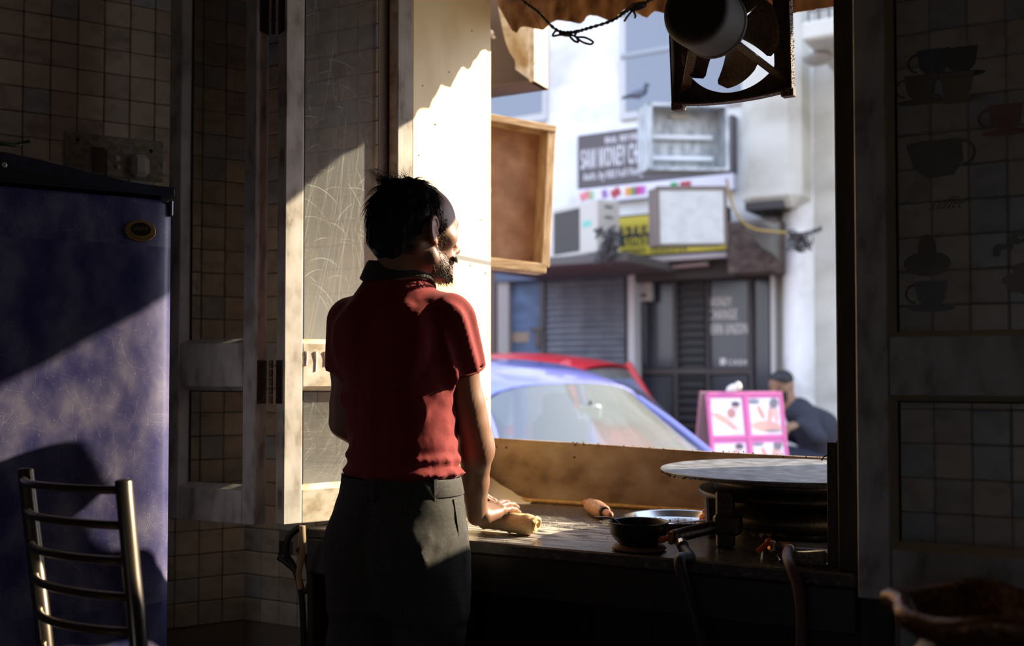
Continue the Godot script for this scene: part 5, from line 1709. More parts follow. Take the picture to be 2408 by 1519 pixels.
	var rows := []
	var fl := FastNoiseLite.new()
	fl.frequency = 3.0
	fl.seed = 5
	for i in 11:
		var t := i / 10.0
		var row := []
		for k in 140:
			var s := lerpf(-0.045, 1.62, k / 139.0)
			var yb := 2.35
			for e in edge.size() - 1:
				if s >= edge[e].x and s <= edge[e + 1].x:
					yb = lerpf(edge[e].y, edge[e + 1].y, (s - edge[e].x) / (edge[e + 1].x - edge[e].x))
			if s > edge[-1].x: yb = edge[-1].y
			if s < edge[0].x: yb = 2.46
			var y := lerpf(2.56, yb, t)
			row.append(W(s, y, out + (0.014 * fl.get_noise_2d(s * 2.2, y * 0.5) + 0.008 * fl.get_noise_2d(s * 7.0, y * 2.0)) * (0.3 + t)))
		rows.append(row)
	var back := []
	for r in rows:
		var b := []
		for p in r: b.append(p + WF.basis.z * 0.0025)
		back.push_front(b)
	var cloth := worn([[0.15, g3(104, 72, 46)], [0.4, g3(142, 104, 68)], [0.65, g3(168, 130, 90)], [0.9, g3(188, 154, 112)]], 0.9, Vector3(3, 1.4, 3), 0.012, 107)
	cloth.backlight_enabled = true
	cloth.backlight = Color(0.55, 0.42, 0.28)
	solo("valance_cloth", "brown ragged cloth valance hanging outside the top of the opening", "cloth", Geo.new().grid(rows + back, true, false, true, false), cloth, W(0.8, 2.5, out))
	var aw := thing("awning", "sheet awning over the stall front carrying the ragged cloth", "awning", W(0.7, 2.6, 0.3), WF.basis)
	part(aw, "sheet", Geo.new().bar(W(0.76, 2.78, 0.05), W(0.76, 2.575, 0.63), 1.75, 0.012, 0.002, WF.basis.x), M.hinge)
	part(aw, "front_pole", Geo.new().tube([W(-0.1, 2.565, 0.605), W(1.63, 2.565, 0.605)], 0.012, 10), M.hinge)
	# dented sign box hung outside, and the wooden frame below it
	var o2 := 1.02
	var p0 := in_frame(WF, 1150, 219, -o2)
	var p1 := in_frame(WF, 1257, 192, -o2)
	var sb := thing("dented_sign_box", "cream sheet metal sign box with a dented torn skin, hung outside at the top", "sign box", W(p1.x - 0.15, p1.y, o2 + 0.05), WF.basis)
	var cream := worn([[0.2, g3(190, 168, 130)], [0.6, g3(224, 204, 166)], [0.85, g3(232, 216, 184)]], 0.5, Vector3.ONE * 3, 0.012, 109)
	var brown := flat(g3(96, 74, 52), 0.7)
	part(sb, "back_panel", Geo.new().slab(Vector3(p1.x - 0.42, p1.y, -o2 - 0.13), Vector3(p1.x, p1.y + 0.45, -o2 - 0.12), 0.002, WF), brown)
	part(sb, "bottom_lip", Geo.new().slab(Vector3(p1.x - 0.42, p1.y, -o2 - 0.13), Vector3(p1.x, p1.y + 0.008, -o2), 0.002, WF), brown)
	part(sb, "side_strip", Geo.new().slab(Vector3(p1.x - 0.022, p1.y, -o2 - 0.12), Vector3(p1.x, p1.y + 0.45, -o2 + 0.004), 0.004, WF), cream)
	var sk := []
	for i in 15:
		var row := []
		var v := i / 14.0
		for j in 17:
			var u := j / 16.0
			var x := p1.x - 0.026 - 0.118 * (1.0 - u) - 0.028 * smoothstep(0.35, 0.8, v) * (1.0 - u) + 0.035 * (1.0 - smoothstep(0.0, 0.5, v)) * (1.0 - u)
			var y := p1.y + 0.012 + 0.44 * v + 0.065 * (1.0 - u) * (1.0 - smoothstep(0.0, 0.35, v))
			var z := -o2 - 0.012 - 0.075 * exp(-pow((u - 0.35) / 0.36, 2.0) - pow((v - 0.18) / 0.15, 2.0)) + 0.012 * sin(u * 5.0 + v * 4.0) * (1.0 - v) - 0.03 * (1.0 - u) * (1.0 - v)
			row.append(WF * Vector3(x, y, z))
		sk.append(row)
	var skb := []
	for r in sk:
		var b := []
		for p in r: b.append(p - WF.basis.z * 0.003)
		skb.push_front(b)
	part(sb, "torn_skin", Geo.new().grid(sk + skb, true, false, true, false), cream)
	part(sb, "support_arm", Geo.new().bar(WF * Vector3(p1.x - 0.30, p1.y + 0.30, -o2 - 0.10), W(-0.012, 2.55, 0.46), 0.03, 0.03, 0.003), brown)
	part(sb, "lamp_holder", Geo.new().ball(P(1154, 78, 3.86), Vector3(0.012, 0.012, 0.012)).ball(P(1161, 88, 3.86), Vector3(0.007, 0.006, 0.007)), cream)
	var wp := P(1225, 455, 3.95)
	var wfr := Transform3D(Basis(Vector3(0.90, 0, -0.436), Vector3.UP, Vector3(0.436, 0, 0.90)) * Basis(Vector3(0, 0, 1), -0.055), wp)
	var wd := thing("wooden_frame_panel", "open backed wooden frame with a brown board, hung outside beside the cream panel", "sign", wp, wfr.basis)
	var batten := worn([[0.2, g3(150, 116, 76)], [0.5, g3(186, 152, 108)], [0.8, g3(208, 180, 138)]], 0.7, Vector3(14, 1.2, 14), 0.012, 111)
	var batten_h := worn([[0.2, g3(150, 116, 76)], [0.5, g3(186, 152, 108)], [0.8, g3(208, 180, 138)]], 0.7, Vector3(1.2, 14, 1.2), 0.012, 112)
	var hw := 0.300
	part(wd, "board", Geo.new().slab(Vector3(-0.36, -0.26, -0.085), Vector3(0.105, 0.27, -0.075), 0.001, wfr), worn([[0.2, g3(150, 106, 72)], [0.55, g3(178, 130, 92)], [0.85, g3(192, 150, 112)]], 0.7, Vector3.ONE * 1.6, 0.01, 113))
	part(wd, "batten", Geo.new().slab(Vector3(0.105, -0.275, -0.085), Vector3(0.142, 0.262, 0.0), 0.003, wfr), batten)
	part(wd, "batten", Geo.new().slab(Vector3(-0.36, 0.262, -0.085), Vector3(0.142, 0.290, 0.004), 0.003, wfr), batten_h)
	part(wd, "batten", Geo.new().slab(Vector3(-0.36, -0.300, -0.085), Vector3(0.128, -0.262, 0.0), 0.003, wfr), batten_h)
	part(wd, "support_arm", Geo.new().bar(wfr * Vector3(-0.34, 0.10, -0.08), W(-0.012, 1.80, 0.462), 0.03, 0.03, 0.003), batten)
	for q in [[0.02, 0.03, 0.06], [0.0, -0.01, 0.02], [-0.02, -0.10, 0.05]]:
		part(wd, "scratch", Geo.new().tube([wfr * Vector3(q[0], q[1], -0.0745), wfr * Vector3(q[0] + 0.018, q[1] + q[2], -0.0745)], 0.0012, 4), flat(g3(186, 152, 116), 0.8))

func right_corner() -> void:
	# rusted cast iron tray on a pillar, its rim wavy with wear
	var c := P(2330, 1428, 1.42)
	var rust := worn([[0.15, g3(50, 30, 20)], [0.4, g3(92, 58, 36)], [0.65, g3(126, 84, 52)], [0.9, g3(176, 140, 104)]], 0.42, Vector3.ONE * 7, 0.02, 121, 0.55, 0.15)
	var st := thing("rusty_iron_stand", "rusty cast iron tray on a pillar in front of the brownish shutter", "stand", Vector3(c.x, 0, c.z))
	var rows := []
	for q in [[0.0, -0.030], [0.085, -0.028], [0.100, -0.012], [0.112, 0.004], [0.128, 0.010], [0.140, 0.002], [0.138, -0.014], [0.115, -0.030], [0.06, -0.044], [0.0, -0.046]]:
		var row := []
		for k in 72:
			var a := TAU * k / 72
			var wv := 1.0 + 0.045 * sin(a * 5.0 + 1.0) + 0.03 * sin(a * 9.0)
			row.append(c + Vector3(cos(a) * q[0] * wv, q[1] + 0.006 * sin(a * 4.0 + 0.5) * smoothstep(0.08, 0.13, q[0]), sin(a) * q[0] * wv))
		rows.append(row)
	part(st, "tray", Geo.new().grid(rows, true, true, false, true), rust)
	part(st, "pillar", Geo.new().box(Vector3(c.x - 0.070, (c.y - 0.04) / 2, c.z), Vector3(0.058, c.y - 0.05, 0.07), 0.014), M.iron)
	part(st, "foot_plate", Geo.new().box(Vector3(c.x - 0.03, 0.015, c.z), Vector3(0.30, 0.03, 0.28), 0.008), M.iron)
	part(st, "bracket", Geo.new().tube(curve([Vector3(c.x - 0.05, c.y - 0.085, c.z + 0.01), Vector3(c.x - 0.015, c.y - 0.058, c.z + 0.02), Vector3(c.x + 0.012, c.y - 0.075, c.z + 0.02), Vector3(c.x + 0.022, c.y - 0.12, c.z + 0.02), Vector3(c.x + 0.024, c.y - 0.30, c.z + 0.02), Vector3(c.x - 0.05, c.y - 0.42, c.z + 0.01)], 6), 0.0085, 10), rust)
	part(st, "wing_nut", Geo.new().box(P(2286, 1466, 1.40), Vector3(0.016, 0.007, 0.008), 0.002, Basis(Vector3(0, 0, 1), -0.2)).ball(P(2286, 1476, 1.40), Vector3.ONE * 0.006), flat(g3(176, 140, 90), 0.4, 0.8))

# ---------------------------------------------------------------- across the street
func QP(px: float, py: float, b := 0.0) -> Vector3: return in_frame(QF, px, py, b)
func qbox(parent: Node, called: String, x0: float, y0: float, x1: float, y1: float, b0: float, b1: float, m: Material, bev := 0.004) -> MeshInstance3D:   # pixels of its upper left and lower right front corners
	var a := QP(x0, y0, b1)
	var c := QP(x1, y1, b1)
	return part(parent, called, Geo.new().slab(Vector3(a.x, a.y, b0), Vector3(c.x, c.y, b1), bev, QF), m)
const GY := -0.23

func street_building() -> void:
	structure("road", Geo.new().slab(Vector3(-14, GY - 0.1, -40), Vector3(30, GY, -2.9)), worn([[0.2, g3(88, 84, 80)], [0.7, g3(120, 116, 110)]], 0.9, Vector3.ONE * 0.6, 0.01, 201))
	var white := worn([[0.15, g3(196, 194, 190)], [0.4, g3(226, 226, 224)], [0.8, g3(236, 236, 236)]], 0.85, Vector3.ONE * 0.5, 0.006, 203)
	var wall2 := worn([[0.15, g3(170, 166, 154)], [0.5, g3(194, 192, 182)], [0.8, g3(202, 200, 190)]], 0.85, Vector3.ONE * 0.5, 0.006, 205)
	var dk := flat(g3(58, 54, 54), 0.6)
	var dk2 := flat(g3(76, 68, 66), 0.6)
	var bd := thing("street_building", "white building across the street with shops below and windows above", "building", QF * Vector3(1.5, GY, 0), QF.basis)
	var yl := QP(1478, 622).y
	var aL := QP(1480, 700).x
	var aR := QP(1822, 700).x
	part(bd, "upper_wall", Geo.new().slab(Vector3(-7, yl, -0.3), Vector3(aR + 0.02, 8.5, 0), 0, QF), white)
	part(bd, "lower_wall", Geo.new().slab(Vector3(-7, GY, -0.3), Vector3(aL, yl, 0), 0, QF), flat(g3(120, 112, 106), 0.8))
	part(bd, "shop_back", Geo.new().slab(Vector3(aL - 0.1, GY, -1.6), Vector3(aR + 0.3, yl + 0.3, -1.5), 0, QF), dk)
	part(bd, "shop_ceiling", Geo.new().slab(Vector3(aL - 0.1, yl, -1.6), Vector3(aR + 0.1, yl + 0.1, -0.3), 0, QF), dk)
	part(bd, "shop_side", Geo.new().slab(Vector3(aL - 0.1, GY, -1.6), Vector3(aL, yl, -0.3), 0, QF), dk)
	part(bd, "shop_floor", Geo.new().slab(Vector3(aL - 0.1, GY, -1.6), Vector3(aR + 0.3, GY + 0.12, 0.02), 0, QF), dk)
	part(bd, "right_block", Geo.new().slab(Vector3(aR, GY, -1.6), Vector3(6.3, 8.5, -0.02), 0, QF), wall2)
	# rounded column in front of it
	var c0 := QP(1829, 800, 0.22).x
	var c1 := QP(1900, 800, 0.22).x
	var col := Geo.new()
	var rows := []
	for y in [GY, QP(1730, 488).y - 0.02, 8.5]:
		var row := []
		for k in 25:
			var a := PI + PI * k / 24.0
			row.append(QF * Vector3((c0 + c1) / 2 + cos(a) * (c1 - c0) / 2, y, -0.02 - sin(a) * 0.24))
		row.append(QF * Vector3(c1, y, -0.1))
		row.append(QF * Vector3(c0, y, -0.1))
		rows.append(row)
	col.grid(rows, true, true, false, true, true)
	part(bd, "column", col, white)
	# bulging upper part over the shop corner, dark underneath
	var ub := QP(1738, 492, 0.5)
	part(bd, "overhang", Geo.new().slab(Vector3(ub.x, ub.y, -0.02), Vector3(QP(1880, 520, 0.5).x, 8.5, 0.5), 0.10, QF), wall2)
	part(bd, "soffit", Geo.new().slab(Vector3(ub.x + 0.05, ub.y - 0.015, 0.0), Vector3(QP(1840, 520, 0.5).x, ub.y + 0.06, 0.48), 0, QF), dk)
	# balcony slab, lamp under it and its iron railing
	var bl := QP(1884, 96, 1.2)
	part(bd, "balcony", Geo.new().slab(Vector3(bl.x, bl.y, -0.02), Vector3(6.3, bl.y + 0.16, 1.2), 0.02, QF), wall2)
	var lp := QP(1921, 140, 0.75)
	var lamp := part(bd, "soffit_lamp", Geo.new().lathe([Vector2(0, -0.10), Vector2(0.07, -0.085), Vector2(0.12, -0.05), Vector2(0.135, -0.02), Vector2(0.10, 0.0), Vector2(0, 0.0)], QF * Transform3D(Basis(), Vector3(lp.x, bl.y + 0.002, 0.75)), 28), flat(g3(150, 146, 140), 0.5))
	var iron := flat(g3(74, 74, 78), 0.6)
	for k in 9:
		var x := bl.x + 0.05 + k * 0.085
		part(bd, "baluster", Geo.new().bar(QF * Vector3(x, bl.y + 0.16, 1.14), QF * Vector3(x, bl.y + 0.75, 1.14), 0.018, 0.018, 0.002), iron)
		var ring := []
		for j in 16: ring.append(QF * Vector3(x + 0.042 + 0.034 * cos(TAU * j / 16), bl.y + 0.30 + 0.05 * sin(TAU * j / 16), 1.14))
		part(bd, "scroll", Geo.new().tube(ring, 0.008, 6, true), iron)
	part(bd, "hand_rail", Geo.new().slab(Vector3(bl.x, bl.y + 0.74, 1.12), Vector3(5.6, bl.y + 0.78, 1.16), 0.004, QF), iron)
	# windows upstairs
	var frame := flat(g3(190, 190, 190), 0.6)
	var gl := flat(g3(126, 134, 146), 0.25, 0.0)
	for q in [[1060, 20, 1284, 282], [1456, -60, 1760, 240]]:
		var w := qbox(bd, "window", q[0], q[1], q[2], q[3], 0.0, 0.05, frame)
		var w0 := qbox(w, "pane", q[0] + 14, q[1] + 14, q[2] - 10, q[3] - 18, 0.03, 0.056, gl, 0)
		for f in [0.33, 0.66]:
			var yy := lerpf(QP(q[0], q[1]).y, QP(q[0], q[3]).y, f)
			part(w, "mullion", Geo.new().slab(Vector3(QP(q[0] + 8, q[1]).x, yy - 0.025, 0.05), Vector3(QP(q[2] - 8, q[1]).x, yy + 0.025, 0.07), 0.004, QF), flat(g3(150, 156, 164), 0.5))
	# shutter row: brown door, grey jamb, blue door, roller shutter of slats, white post
	qbox(bd, "wall_panel", 1100, 640, 1166, 1100, 0.0, 0.03, flat(g3(92, 76, 72), 0.7))
	qbox(bd, "jamb", 1170, 636, 1196, 1100, 0.0, 0.12, flat(g3(150, 144, 140), 0.7))
	qbox(bd, "lintel_beam", 1166, 622, 1484, 646, 0.0, 0.16, flat(g3(78, 90, 112), 0.7))
	var door := qbox(bd, "blue_door", 1197, 645, 1277, 1100, 0.0, 0.05, worn([[0.2, g3(60, 76, 100)], [0.6, g3(74, 94, 126)], [0.9, g3(88, 108, 138)]], 0.6, Vector3.ONE * 0.8, 0.01, 207))
	qbox(door, "door_stile", 1268, 645, 1281, 1100, 0.04, 0.075, flat(g3(66, 62, 66), 0.6))
	qbox(door, "bolt", 1246, 770, 1276, 778, 0.05, 0.09, dk2)
	qbox(door, "padlock", 1256, 780, 1270, 815, 0.05, 0.09, dk2)
	qbox(door, "paper_notice", 1204, 782, 1244, 804, 0.05, 0.053, flat(g3(140, 122, 104), 0.8))
	var sh := qbox(bd, "roller_shutter", 1281, 640, 1472, 1100, 0.0, 0.03, flat(g3(90, 92, 100), 0.6))
	var s0 := QP(1284, 648, 0.05)
	var s1 := QP(1468, 648, 0.05)
	var slat := worn([[0.2, g3(92, 96, 106)], [0.6, g3(112, 116, 126)], [0.9, g3(126, 128, 134)]], 0.55, Vector3.ONE * 0.9, 0.01, 209)
	for k in 32:
		var y := s0.y - k * 0.066
		if y < GY + 0.1: break
		var rr := []
		for t in 2:
			var x: float = s0.x if t == 0 else s1.x
			rr.append([QF * Vector3(x, y - 0.063, 0.03), QF * Vector3(x, y - 0.060, 0.040), QF * Vector3(x, y - 0.032, 0.056), QF * Vector3(x, y - 0.004, 0.040), QF * Vector3(x, y, 0.03)])
		part(sh, "slat", Geo.new().grid(rr, false, true, false, true, true), slat)
	qbox(bd, "white_post", 1476, 645, 1493, 1100, -0.05, 0.12, flat(g3(190, 186, 188), 0.7))
	# the money changer's front: dark frames, louvred gate, glass door with lettering
	qbox(bd, "shop_beam", 1484, 612, 1826, 646, -0.25, 0.10, flat(g3(66, 58, 54), 0.7))
	qbox(bd, "white_jamb", 1811, 640, 1824, 1100, -0.05, 0.14, flat(g3(186, 182, 178), 0.7))
	for q in [[1493, 1500], [1583, 1592], [1660, 1668], [1760, 1772]]:
		qbox(bd, "door_frame", q[0], 645, q[1], 1100, -0.22, -0.14, dk2)
	qbox(bd, "door_rail", 1493, 868, 1768, 880, -0.22, -0.15, dk2)
	var gs := flat(g3(76, 80, 86), 0.35)
	var top := QP(1592, 660, -0.17)
	var rgt := QP(1659, 660, -0.17)
	var gate := qbox(bd, "louvre_gate", 1592, 645, 1660, 1100, -0.24, -0.22, dk)
	for k in 26:
		var y := top.y - k * 0.085
		if y < GY + 0.15: break
		part(gate, "slat", Geo.new().bar(QF * Vector3(top.x, y, -0.19), QF * Vector3(rgt.x, y, -0.19), 0.05, 0.012, 0.002, QF.basis * Vector3(0, 0.55, 0.83)), gs)
	for q in [[1500, 660, 1583, 866], [1500, 882, 1583, 1100], [1668, 660, 1760, 866], [1668, 882, 1760, 1100], [1772, 650, 1811, 1100]]:
		qbox(bd, "glass_pane", q[0], q[1], q[2], q[3], -0.20, -0.19, flat(g3(60, 62, 70), 0.2), 0)
	var lt := flat(g3(214, 208, 204), 0.5)
	for q in [["MONEY", 1668, 721, 1721, 698, 0], ["CHANGE", 1667, 752, 1733, 726, 0], ["ERN UNION", 1672, 786, 1758, 760, 0], ["\u2190 CASH", 1693, 858, 1756, 842, 0]]:
		var a := QP(q[1], q[2], -0.188)
		var b := QP(q[3], q[4], -0.188)
		text(bd, "lettering", q[0], to_root(bd).affine_inverse() * QF * Transform3D(Basis(), Vector3(a.x, a.y, -0.188)), Vector2(b.x - a.x, b.y - a.y), lt)
	var mb := qbox(bd, "notice_box", 1494, 656, 1531, 708, -0.14, -0.05, flat(g3(176, 166, 162), 0.6), 0.01)
	qbox(mb, "slot", 1499, 691, 1520, 698, -0.06, -0.046, dk)
	# plinth in front of the column where the man sits
	structure("ground_step", Geo.new().slab(Vector3(QP(1800, 800).x, GY - 0.05, -0.1), Vector3(6.3, 0.36, 0.55), 0.02, QF).slab(Vector3(QP(1800, 800).x, GY - 0.05, 0.55), Vector3(6.3, 0.05, 1.25), 0.02, QF), worn([[0.2, g3(84, 86, 84)], [0.7, g3(120, 122, 118)]], 0.8, Vector3.ONE * 1.2, 0.01, 211))
	structure("pavement", Geo.new().slab(Vector3(-7, GY - 0.05, -0.05), Vector3(6.3, GY + 0.10, 1.0), 0.01, QF), flat(g3(120, 116, 112), 0.9))
	signs()

func signs() -> void:
	var lt := flat(g3(210, 206, 210), 0.6)
	# dark signboard with white lettering, white strip of cards below
	var a := QP(1358, 445, 0.10)
	var b := QP(1358, 319, 0.10)
	var r := QP(1726, 400, 0.10)
	var sg := thing("money_signboard", "dark grey signboard with white money changer lettering above the shop", "signboard", QF * Vector3((a.x + r.x) / 2, a.y, 0.05), QF.basis)
	part(sg, "board", Geo.new().slab(Vector3(a.x, a.y, 0.0), Vector3(r.x, b.y, 0.10), 0.006, QF), flat(g3(86, 80, 82), 0.6))
	var inv := to_root(sg).affine_inverse() * QF
	var H := b.y - a.y
	for q in [["Mob. 9811968820", 0.19, 0.78, 0.30, 0.13], ["SAM MONEY CHANGER", 0.025, 0.36, 0.56, 0.36], ["Auth. by RBI Full Fledged", 0.04, 0.10, 0.44, 0.19]]:
		text(sg, "lettering", q[0], inv * Transform3D(Basis(), Vector3(a.x + (r.x - a.x) * q[1], a.y + H * q[2], 0.102)), Vector2((r.x - a.x) * q[3], H * q[4]), lt)
	var s0 := QP(1356, 480, 0.12)
	var st := thing("card_strip", "white strip with small coloured card pictures under the dark signboard", "sign", QF * Vector3((a.x + r.x) / 2, s0.y, 0.06), QF.basis)
	part(st, "board", Geo.new().slab(Vector3(a.x, s0.y, 0.0), Vector3(r.x, a.y - 0.006, 0.11), 0.004, QF), flat(g3(222, 218, 228), 0.6))
	var cols := [g3(214, 130, 130), g3(150, 190, 140), g3(150, 110, 170), g3(170, 60, 70), g3(220, 150, 60), g3(180, 60, 120), g3(60, 150, 90), g3(190, 100, 180)]
	for q in [[1376, 0, 15, 0.3], [1390, 1, 8, 0.0], [1422, 2, 8, 0.2], [1448, 3, 13, 0.5], [1478, 4, 9, 0.0], [1489, 6, 7, 0.0], [1500, 5, 9, 0.1], [1512, 7, 7, 0.0], [1585, 6, 10, 0.0], [1612, 3, 14, 0.0]]:
		var p := QP(q[0], 450, 0.11)
		var w: float = 0.0042 * q[2]
		part(st, "card", Geo.new().box(QF * Vector3(p.x, (s0.y + a.y) / 2, 0.113), Vector3(w * 2, (a.y - s0.y) * 0.55, 0.006), 0.003, QF.basis * Basis(Vector3(0, 0, 1), q[3])), flat(cols[q[1]], 0.6))
	# yellow sign with black lettering leaning over the shop beam
	var ya := QP(1452, 610, 0.30)
	var yt := QP(1452, 508, 0.30)
	var yr := QP(1712, 570, 0.30)
	var ys := thing("yellow_signboard", "yellow signboard with black letters leaning behind the white panel box", "signboard", QF * Vector3((ya.x + yr.x) / 2, ya.y, 0.28), QF.basis)
	var yel := flat(g3(196, 176, 52), 0.6)
	part(ys, "board", Geo.new().slab(Vector3(ya.x, ya.y, 0.2), Vector3(yr.x, yt.y, 0.30), 0.004, QF), flat(g3(40, 38, 34), 0.6))
	part(ys, "yellow_band", Geo.new().slab(Vector3(ya.x + 0.01, yt.y - 0.11, 0.30), Vector3(yr.x - 0.01, yt.y - 0.02, 0.306), 0.002, QF), yel)
	part(ys, "yellow_band", Geo.new().slab(Vector3(ya.x + 0.01, ya.y + 0.03, 0.30), Vector3(yr.x - 0.01, ya.y + 0.125, 0.306), 0.002, QF), yel)
	part(ys, "border", Geo.new().slab(Vector3(ya.x + 0.08, ya.y - 0.05, 0.22), Vector3(yr.x, ya.y, 0.33), 0.004, QF), flat(g3(176, 164, 160), 0.6))
	var yi := to_root(ys).affine_inverse() * QF
	var hh := yt.y - ya.y
	for q in [["STERN", 0.045, 0.56, 0.40, 0.19, yel], ["UNION", 0.075, 0.30, 0.38, 0.18, yel]]:
		text(ys, "lettering", q[0], yi * Transform3D(Basis(), Vector3(ya.x + (yr.x - ya.x) * q[1], ya.y + hh * q[2], 0.304)), Vector2((yr.x - ya.x) * q[3], hh * q[4]), q[5])
	for q in [["MONEY", 0.05, 0.22], ["TRANSFER", 0.31, 0.34]]:
		text(ys, "lettering", q[0], yi * Transform3D(Basis(), Vector3(ya.x + (yr.x - ya.x) * q[1], ya.y + hh * 0.09, 0.308)), Vector2((yr.x - ya.x) * q[2], hh * 0.13), flat(g3(40, 38, 34), 0.6))
	# tube lamp under the beam
	var ta := QF * Vector3(QP(1508, 634, 0.2).x, QP(1508, 634, 0.2).y, 0.2)
	var tb := QF * Vector3(QP(1666, 620, 0.2).x, QP(1666, 620, 0.2).y, 0.2)
	var tl := thing("tube_fitting", "unlit tube lamp fitting along the beam over the dark shop", "lamp", (ta + tb) / 2)
	part(tl, "tube", Geo.new().tube([ta, tb], 0.022, 10), flat(g3(168, 150, 144), 0.5))
	part(tl, "batten", Geo.new().bar(ta + QF.basis.z * -0.05, tb + QF.basis.z * -0.05, 0.05, 0.04, 0.004), flat(g3(96, 84, 80), 0.6))
	# metal sign box without its face: two tubes inside
	var grey := worn([[0.2, g3(140, 146, 150)], [0.5, g3(178, 184, 186)], [0.85, g3(196, 202, 204)]], 0.55, Vector3(2, 0.7, 2), 0.012, 213, 0.3)
	var c := P(1606, 328, 9.0)
	var bx := Transform3D(Basis(Vector3(0.982, 0, -0.19), Vector3.UP, Vector3(0.19, 0, 0.982)) * Basis(Vector3(0, 0, 1), 0.03) * Basis(Vector3.RIGHT, 0.06), c)
	var w := 0.375
	var h := 0.292
	var lb := thing("open_light_box", "grey metal sign box without its face, two tubes inside, a pigeon on top", "sign box", c - bx.basis.y * h, bx.basis)
	part(lb, "back_plate", Geo.new().slab(Vector3(-w, -h, -0.14), Vector3(w, h, -0.13), 0.002, bx), grey)
	for q in [[-w, -h, -w + 0.012, h], [w - 0.012, -h, w, h], [-w, -h, w, -h + 0.012], [-w, h - 0.012, w, h]]:
		part(lb, "side", Geo.new().slab(Vector3(q[0], q[1], -0.14), Vector3(q[2], q[3], 0.14), 0.002, bx), grey)
	for q in [[-w, -h, -w + 0.045, h], [w - 0.03, -h, w, h], [-w, -h, w, -h + 0.025], [-w, h - 0.03, w, h]]:
		part(lb, "front_rim", Geo.new().slab(Vector3(q[0], q[1], 0.13), Vector3(q[2], q[3], 0.145), 0.003, bx), grey)
	for y in [0.03, -0.16]:
		part(lb, "tube_lamp", Geo.new().tube([bx * Vector3(-0.27, y, -0.07), bx * Vector3(0.30, y, -0.07)], 0.022, 12), flat(g3(226, 232, 234), 0.3))
	part(lb, "holder", Geo.new().slab(Vector3(-0.08, 0.20, -0.13), Vector3(0.10, 0.24, -0.09), 0.004, bx), flat(g3(180, 172, 160), 0.6))
	part(lb, "bracket", Geo.new().bar(bx * Vector3(0.30, 0.0, -0.14), bx * Vector3(0.34, 0.0, -0.95), 0.04, 0.04, 0.004), M.iron)
	# pigeon
	var pg := P(1502, 234, 8.95)
	var bird := thing("pigeon", "grey pigeon perched on the corner of the open metal sign box", "bird", pg)
	var gb := Geo.new()
	var pb := Blob.new(pg + Vector3(-0.16, -0.02, -0.08), pg + Vector3(0.12, 0.16, 0.08), 0.006)
	pb.ell(pg + Vector3(0, 0.055, 0), Vector3(0.075, 0.042, 0.042), 0.02, Basis(Vector3(0, 0, 1), 0.30))
	pb.cone(pg + Vector3(0.05, 0.08, 0), pg + Vector3(0.066, 0.122, 0.005), 0.026, 0.018, 0.02)
	pb.ell(pg + Vector3(0.068, 0.130, 0.006), Vector3(0.020, 0.018, 0.017), 0.01)
	pb.cone(pg + Vector3(0.084, 0.128, 0.008), pg + Vector3(0.102, 0.122, 0.010), 0.006, 0.002, 0.006)
	pb.cone(pg + Vector3(-0.06, 0.04, 0), pg + Vector3(-0.145, 0.012, 0), 0.022, 0.012, 0.02)
	for s in [-1, 1]: pb.ell(pg + Vector3(-0.015, 0.055, 0.034 * s), Vector3(0.08, 0.026, 0.014), 0.008, Basis(Vector3(0, 0, 1), 0.30))
	for s in [-1, 1]: pb.cone(pg + Vector3(0.005, 0.02, 0.016 * s), pg + Vector3(0.010, -0.008, 0.018 * s), 0.007, 0.004, 0.005)
	pb.mesh(gb, func(p: Vector3) -> Color: return Color(0.05, 0.06, 0.08) if p.x > pg.x + 0.04 or p.x < pg.x - 0.09 else Color(0.12, 0.14, 0.18))
	var bm := flat(Color.WHITE, 0.6)
	bm.vertex_color_use_as_albedo = true
	part(bird, "body", gb, bm)
	# white panel box below
	var c2 := P(1626, 508, 8.9)
	var b2 := Transform3D(Basis(Vector3(0.985, 0, -0.17), Vector3.UP, Vector3(0.17, 0, 0.985)) * Basis(Vector3(0, 0, 1), 0.035) * Basis(Vector3.RIGHT, 0.05), c2)
	var wb := thing("white_panel_box", "boxed sign with a blank white face and brown frame, below the open metal box", "sign box", c2 - b2.basis.y * 0.25, b2.basis)
	var fr := flat(g3(112, 100, 92), 0.7)
	part(wb, "case", Geo.new().slab(Vector3(-0.315, -0.255, -0.24), Vector3(0.315, 0.255, 0.0), 0.006, b2), fr)
	for q in [[-0.32, -0.26, -0.295, 0.26], [0.295, -0.26, 0.32, 0.26], [-0.32, 0.225, 0.32, 0.26], [-0.32, -0.26, 0.32, -0.240]]:
		part(wb, "frame", Geo.new().slab(Vector3(q[0], q[1], 0.0), Vector3(q[2], q[3], 0.022), 0.003, b2), fr)
	part(wb, "face", Geo.new().slab(Vector3(-0.295, -0.24, 0.0), Vector3(0.295, 0.225, 0.012), 0.002, b2), worn([[0.2, g3(182, 182, 176)], [0.6, g3(194, 196, 192)]], 0.6, Vector3.ONE * 1.3, 0.01, 215))
	part(wb, "bracket", Geo.new().bar(b2 * Vector3(0.25, 0.1, -0.24), b2 * Vector3(0.28, 0.1, -1.0), 0.04, 0.04, 0.004), M.iron)
	# outdoor air conditioner
	var ac := P(1350, 602, 9.9)
	var an := deg_to_rad(56)
	var af := Transform3D(Basis(Vector3(cos(an), 0, sin(an)), Vector3.UP, Vector3(-sin(an), 0, cos(an))), ac)
	var au := thing("air_conditioner", "cream outdoor air conditioner unit on the ledge beside the yellow sign", "air conditioner", ac, af.basis)
	var cr := flat(g3(196, 190, 180), 0.6)
	part(au, "case", Geo.new().slab(Vector3(-0.36, 0, -0.28), Vector3(0.36, 0.51, 0), 0.012, af), cr)
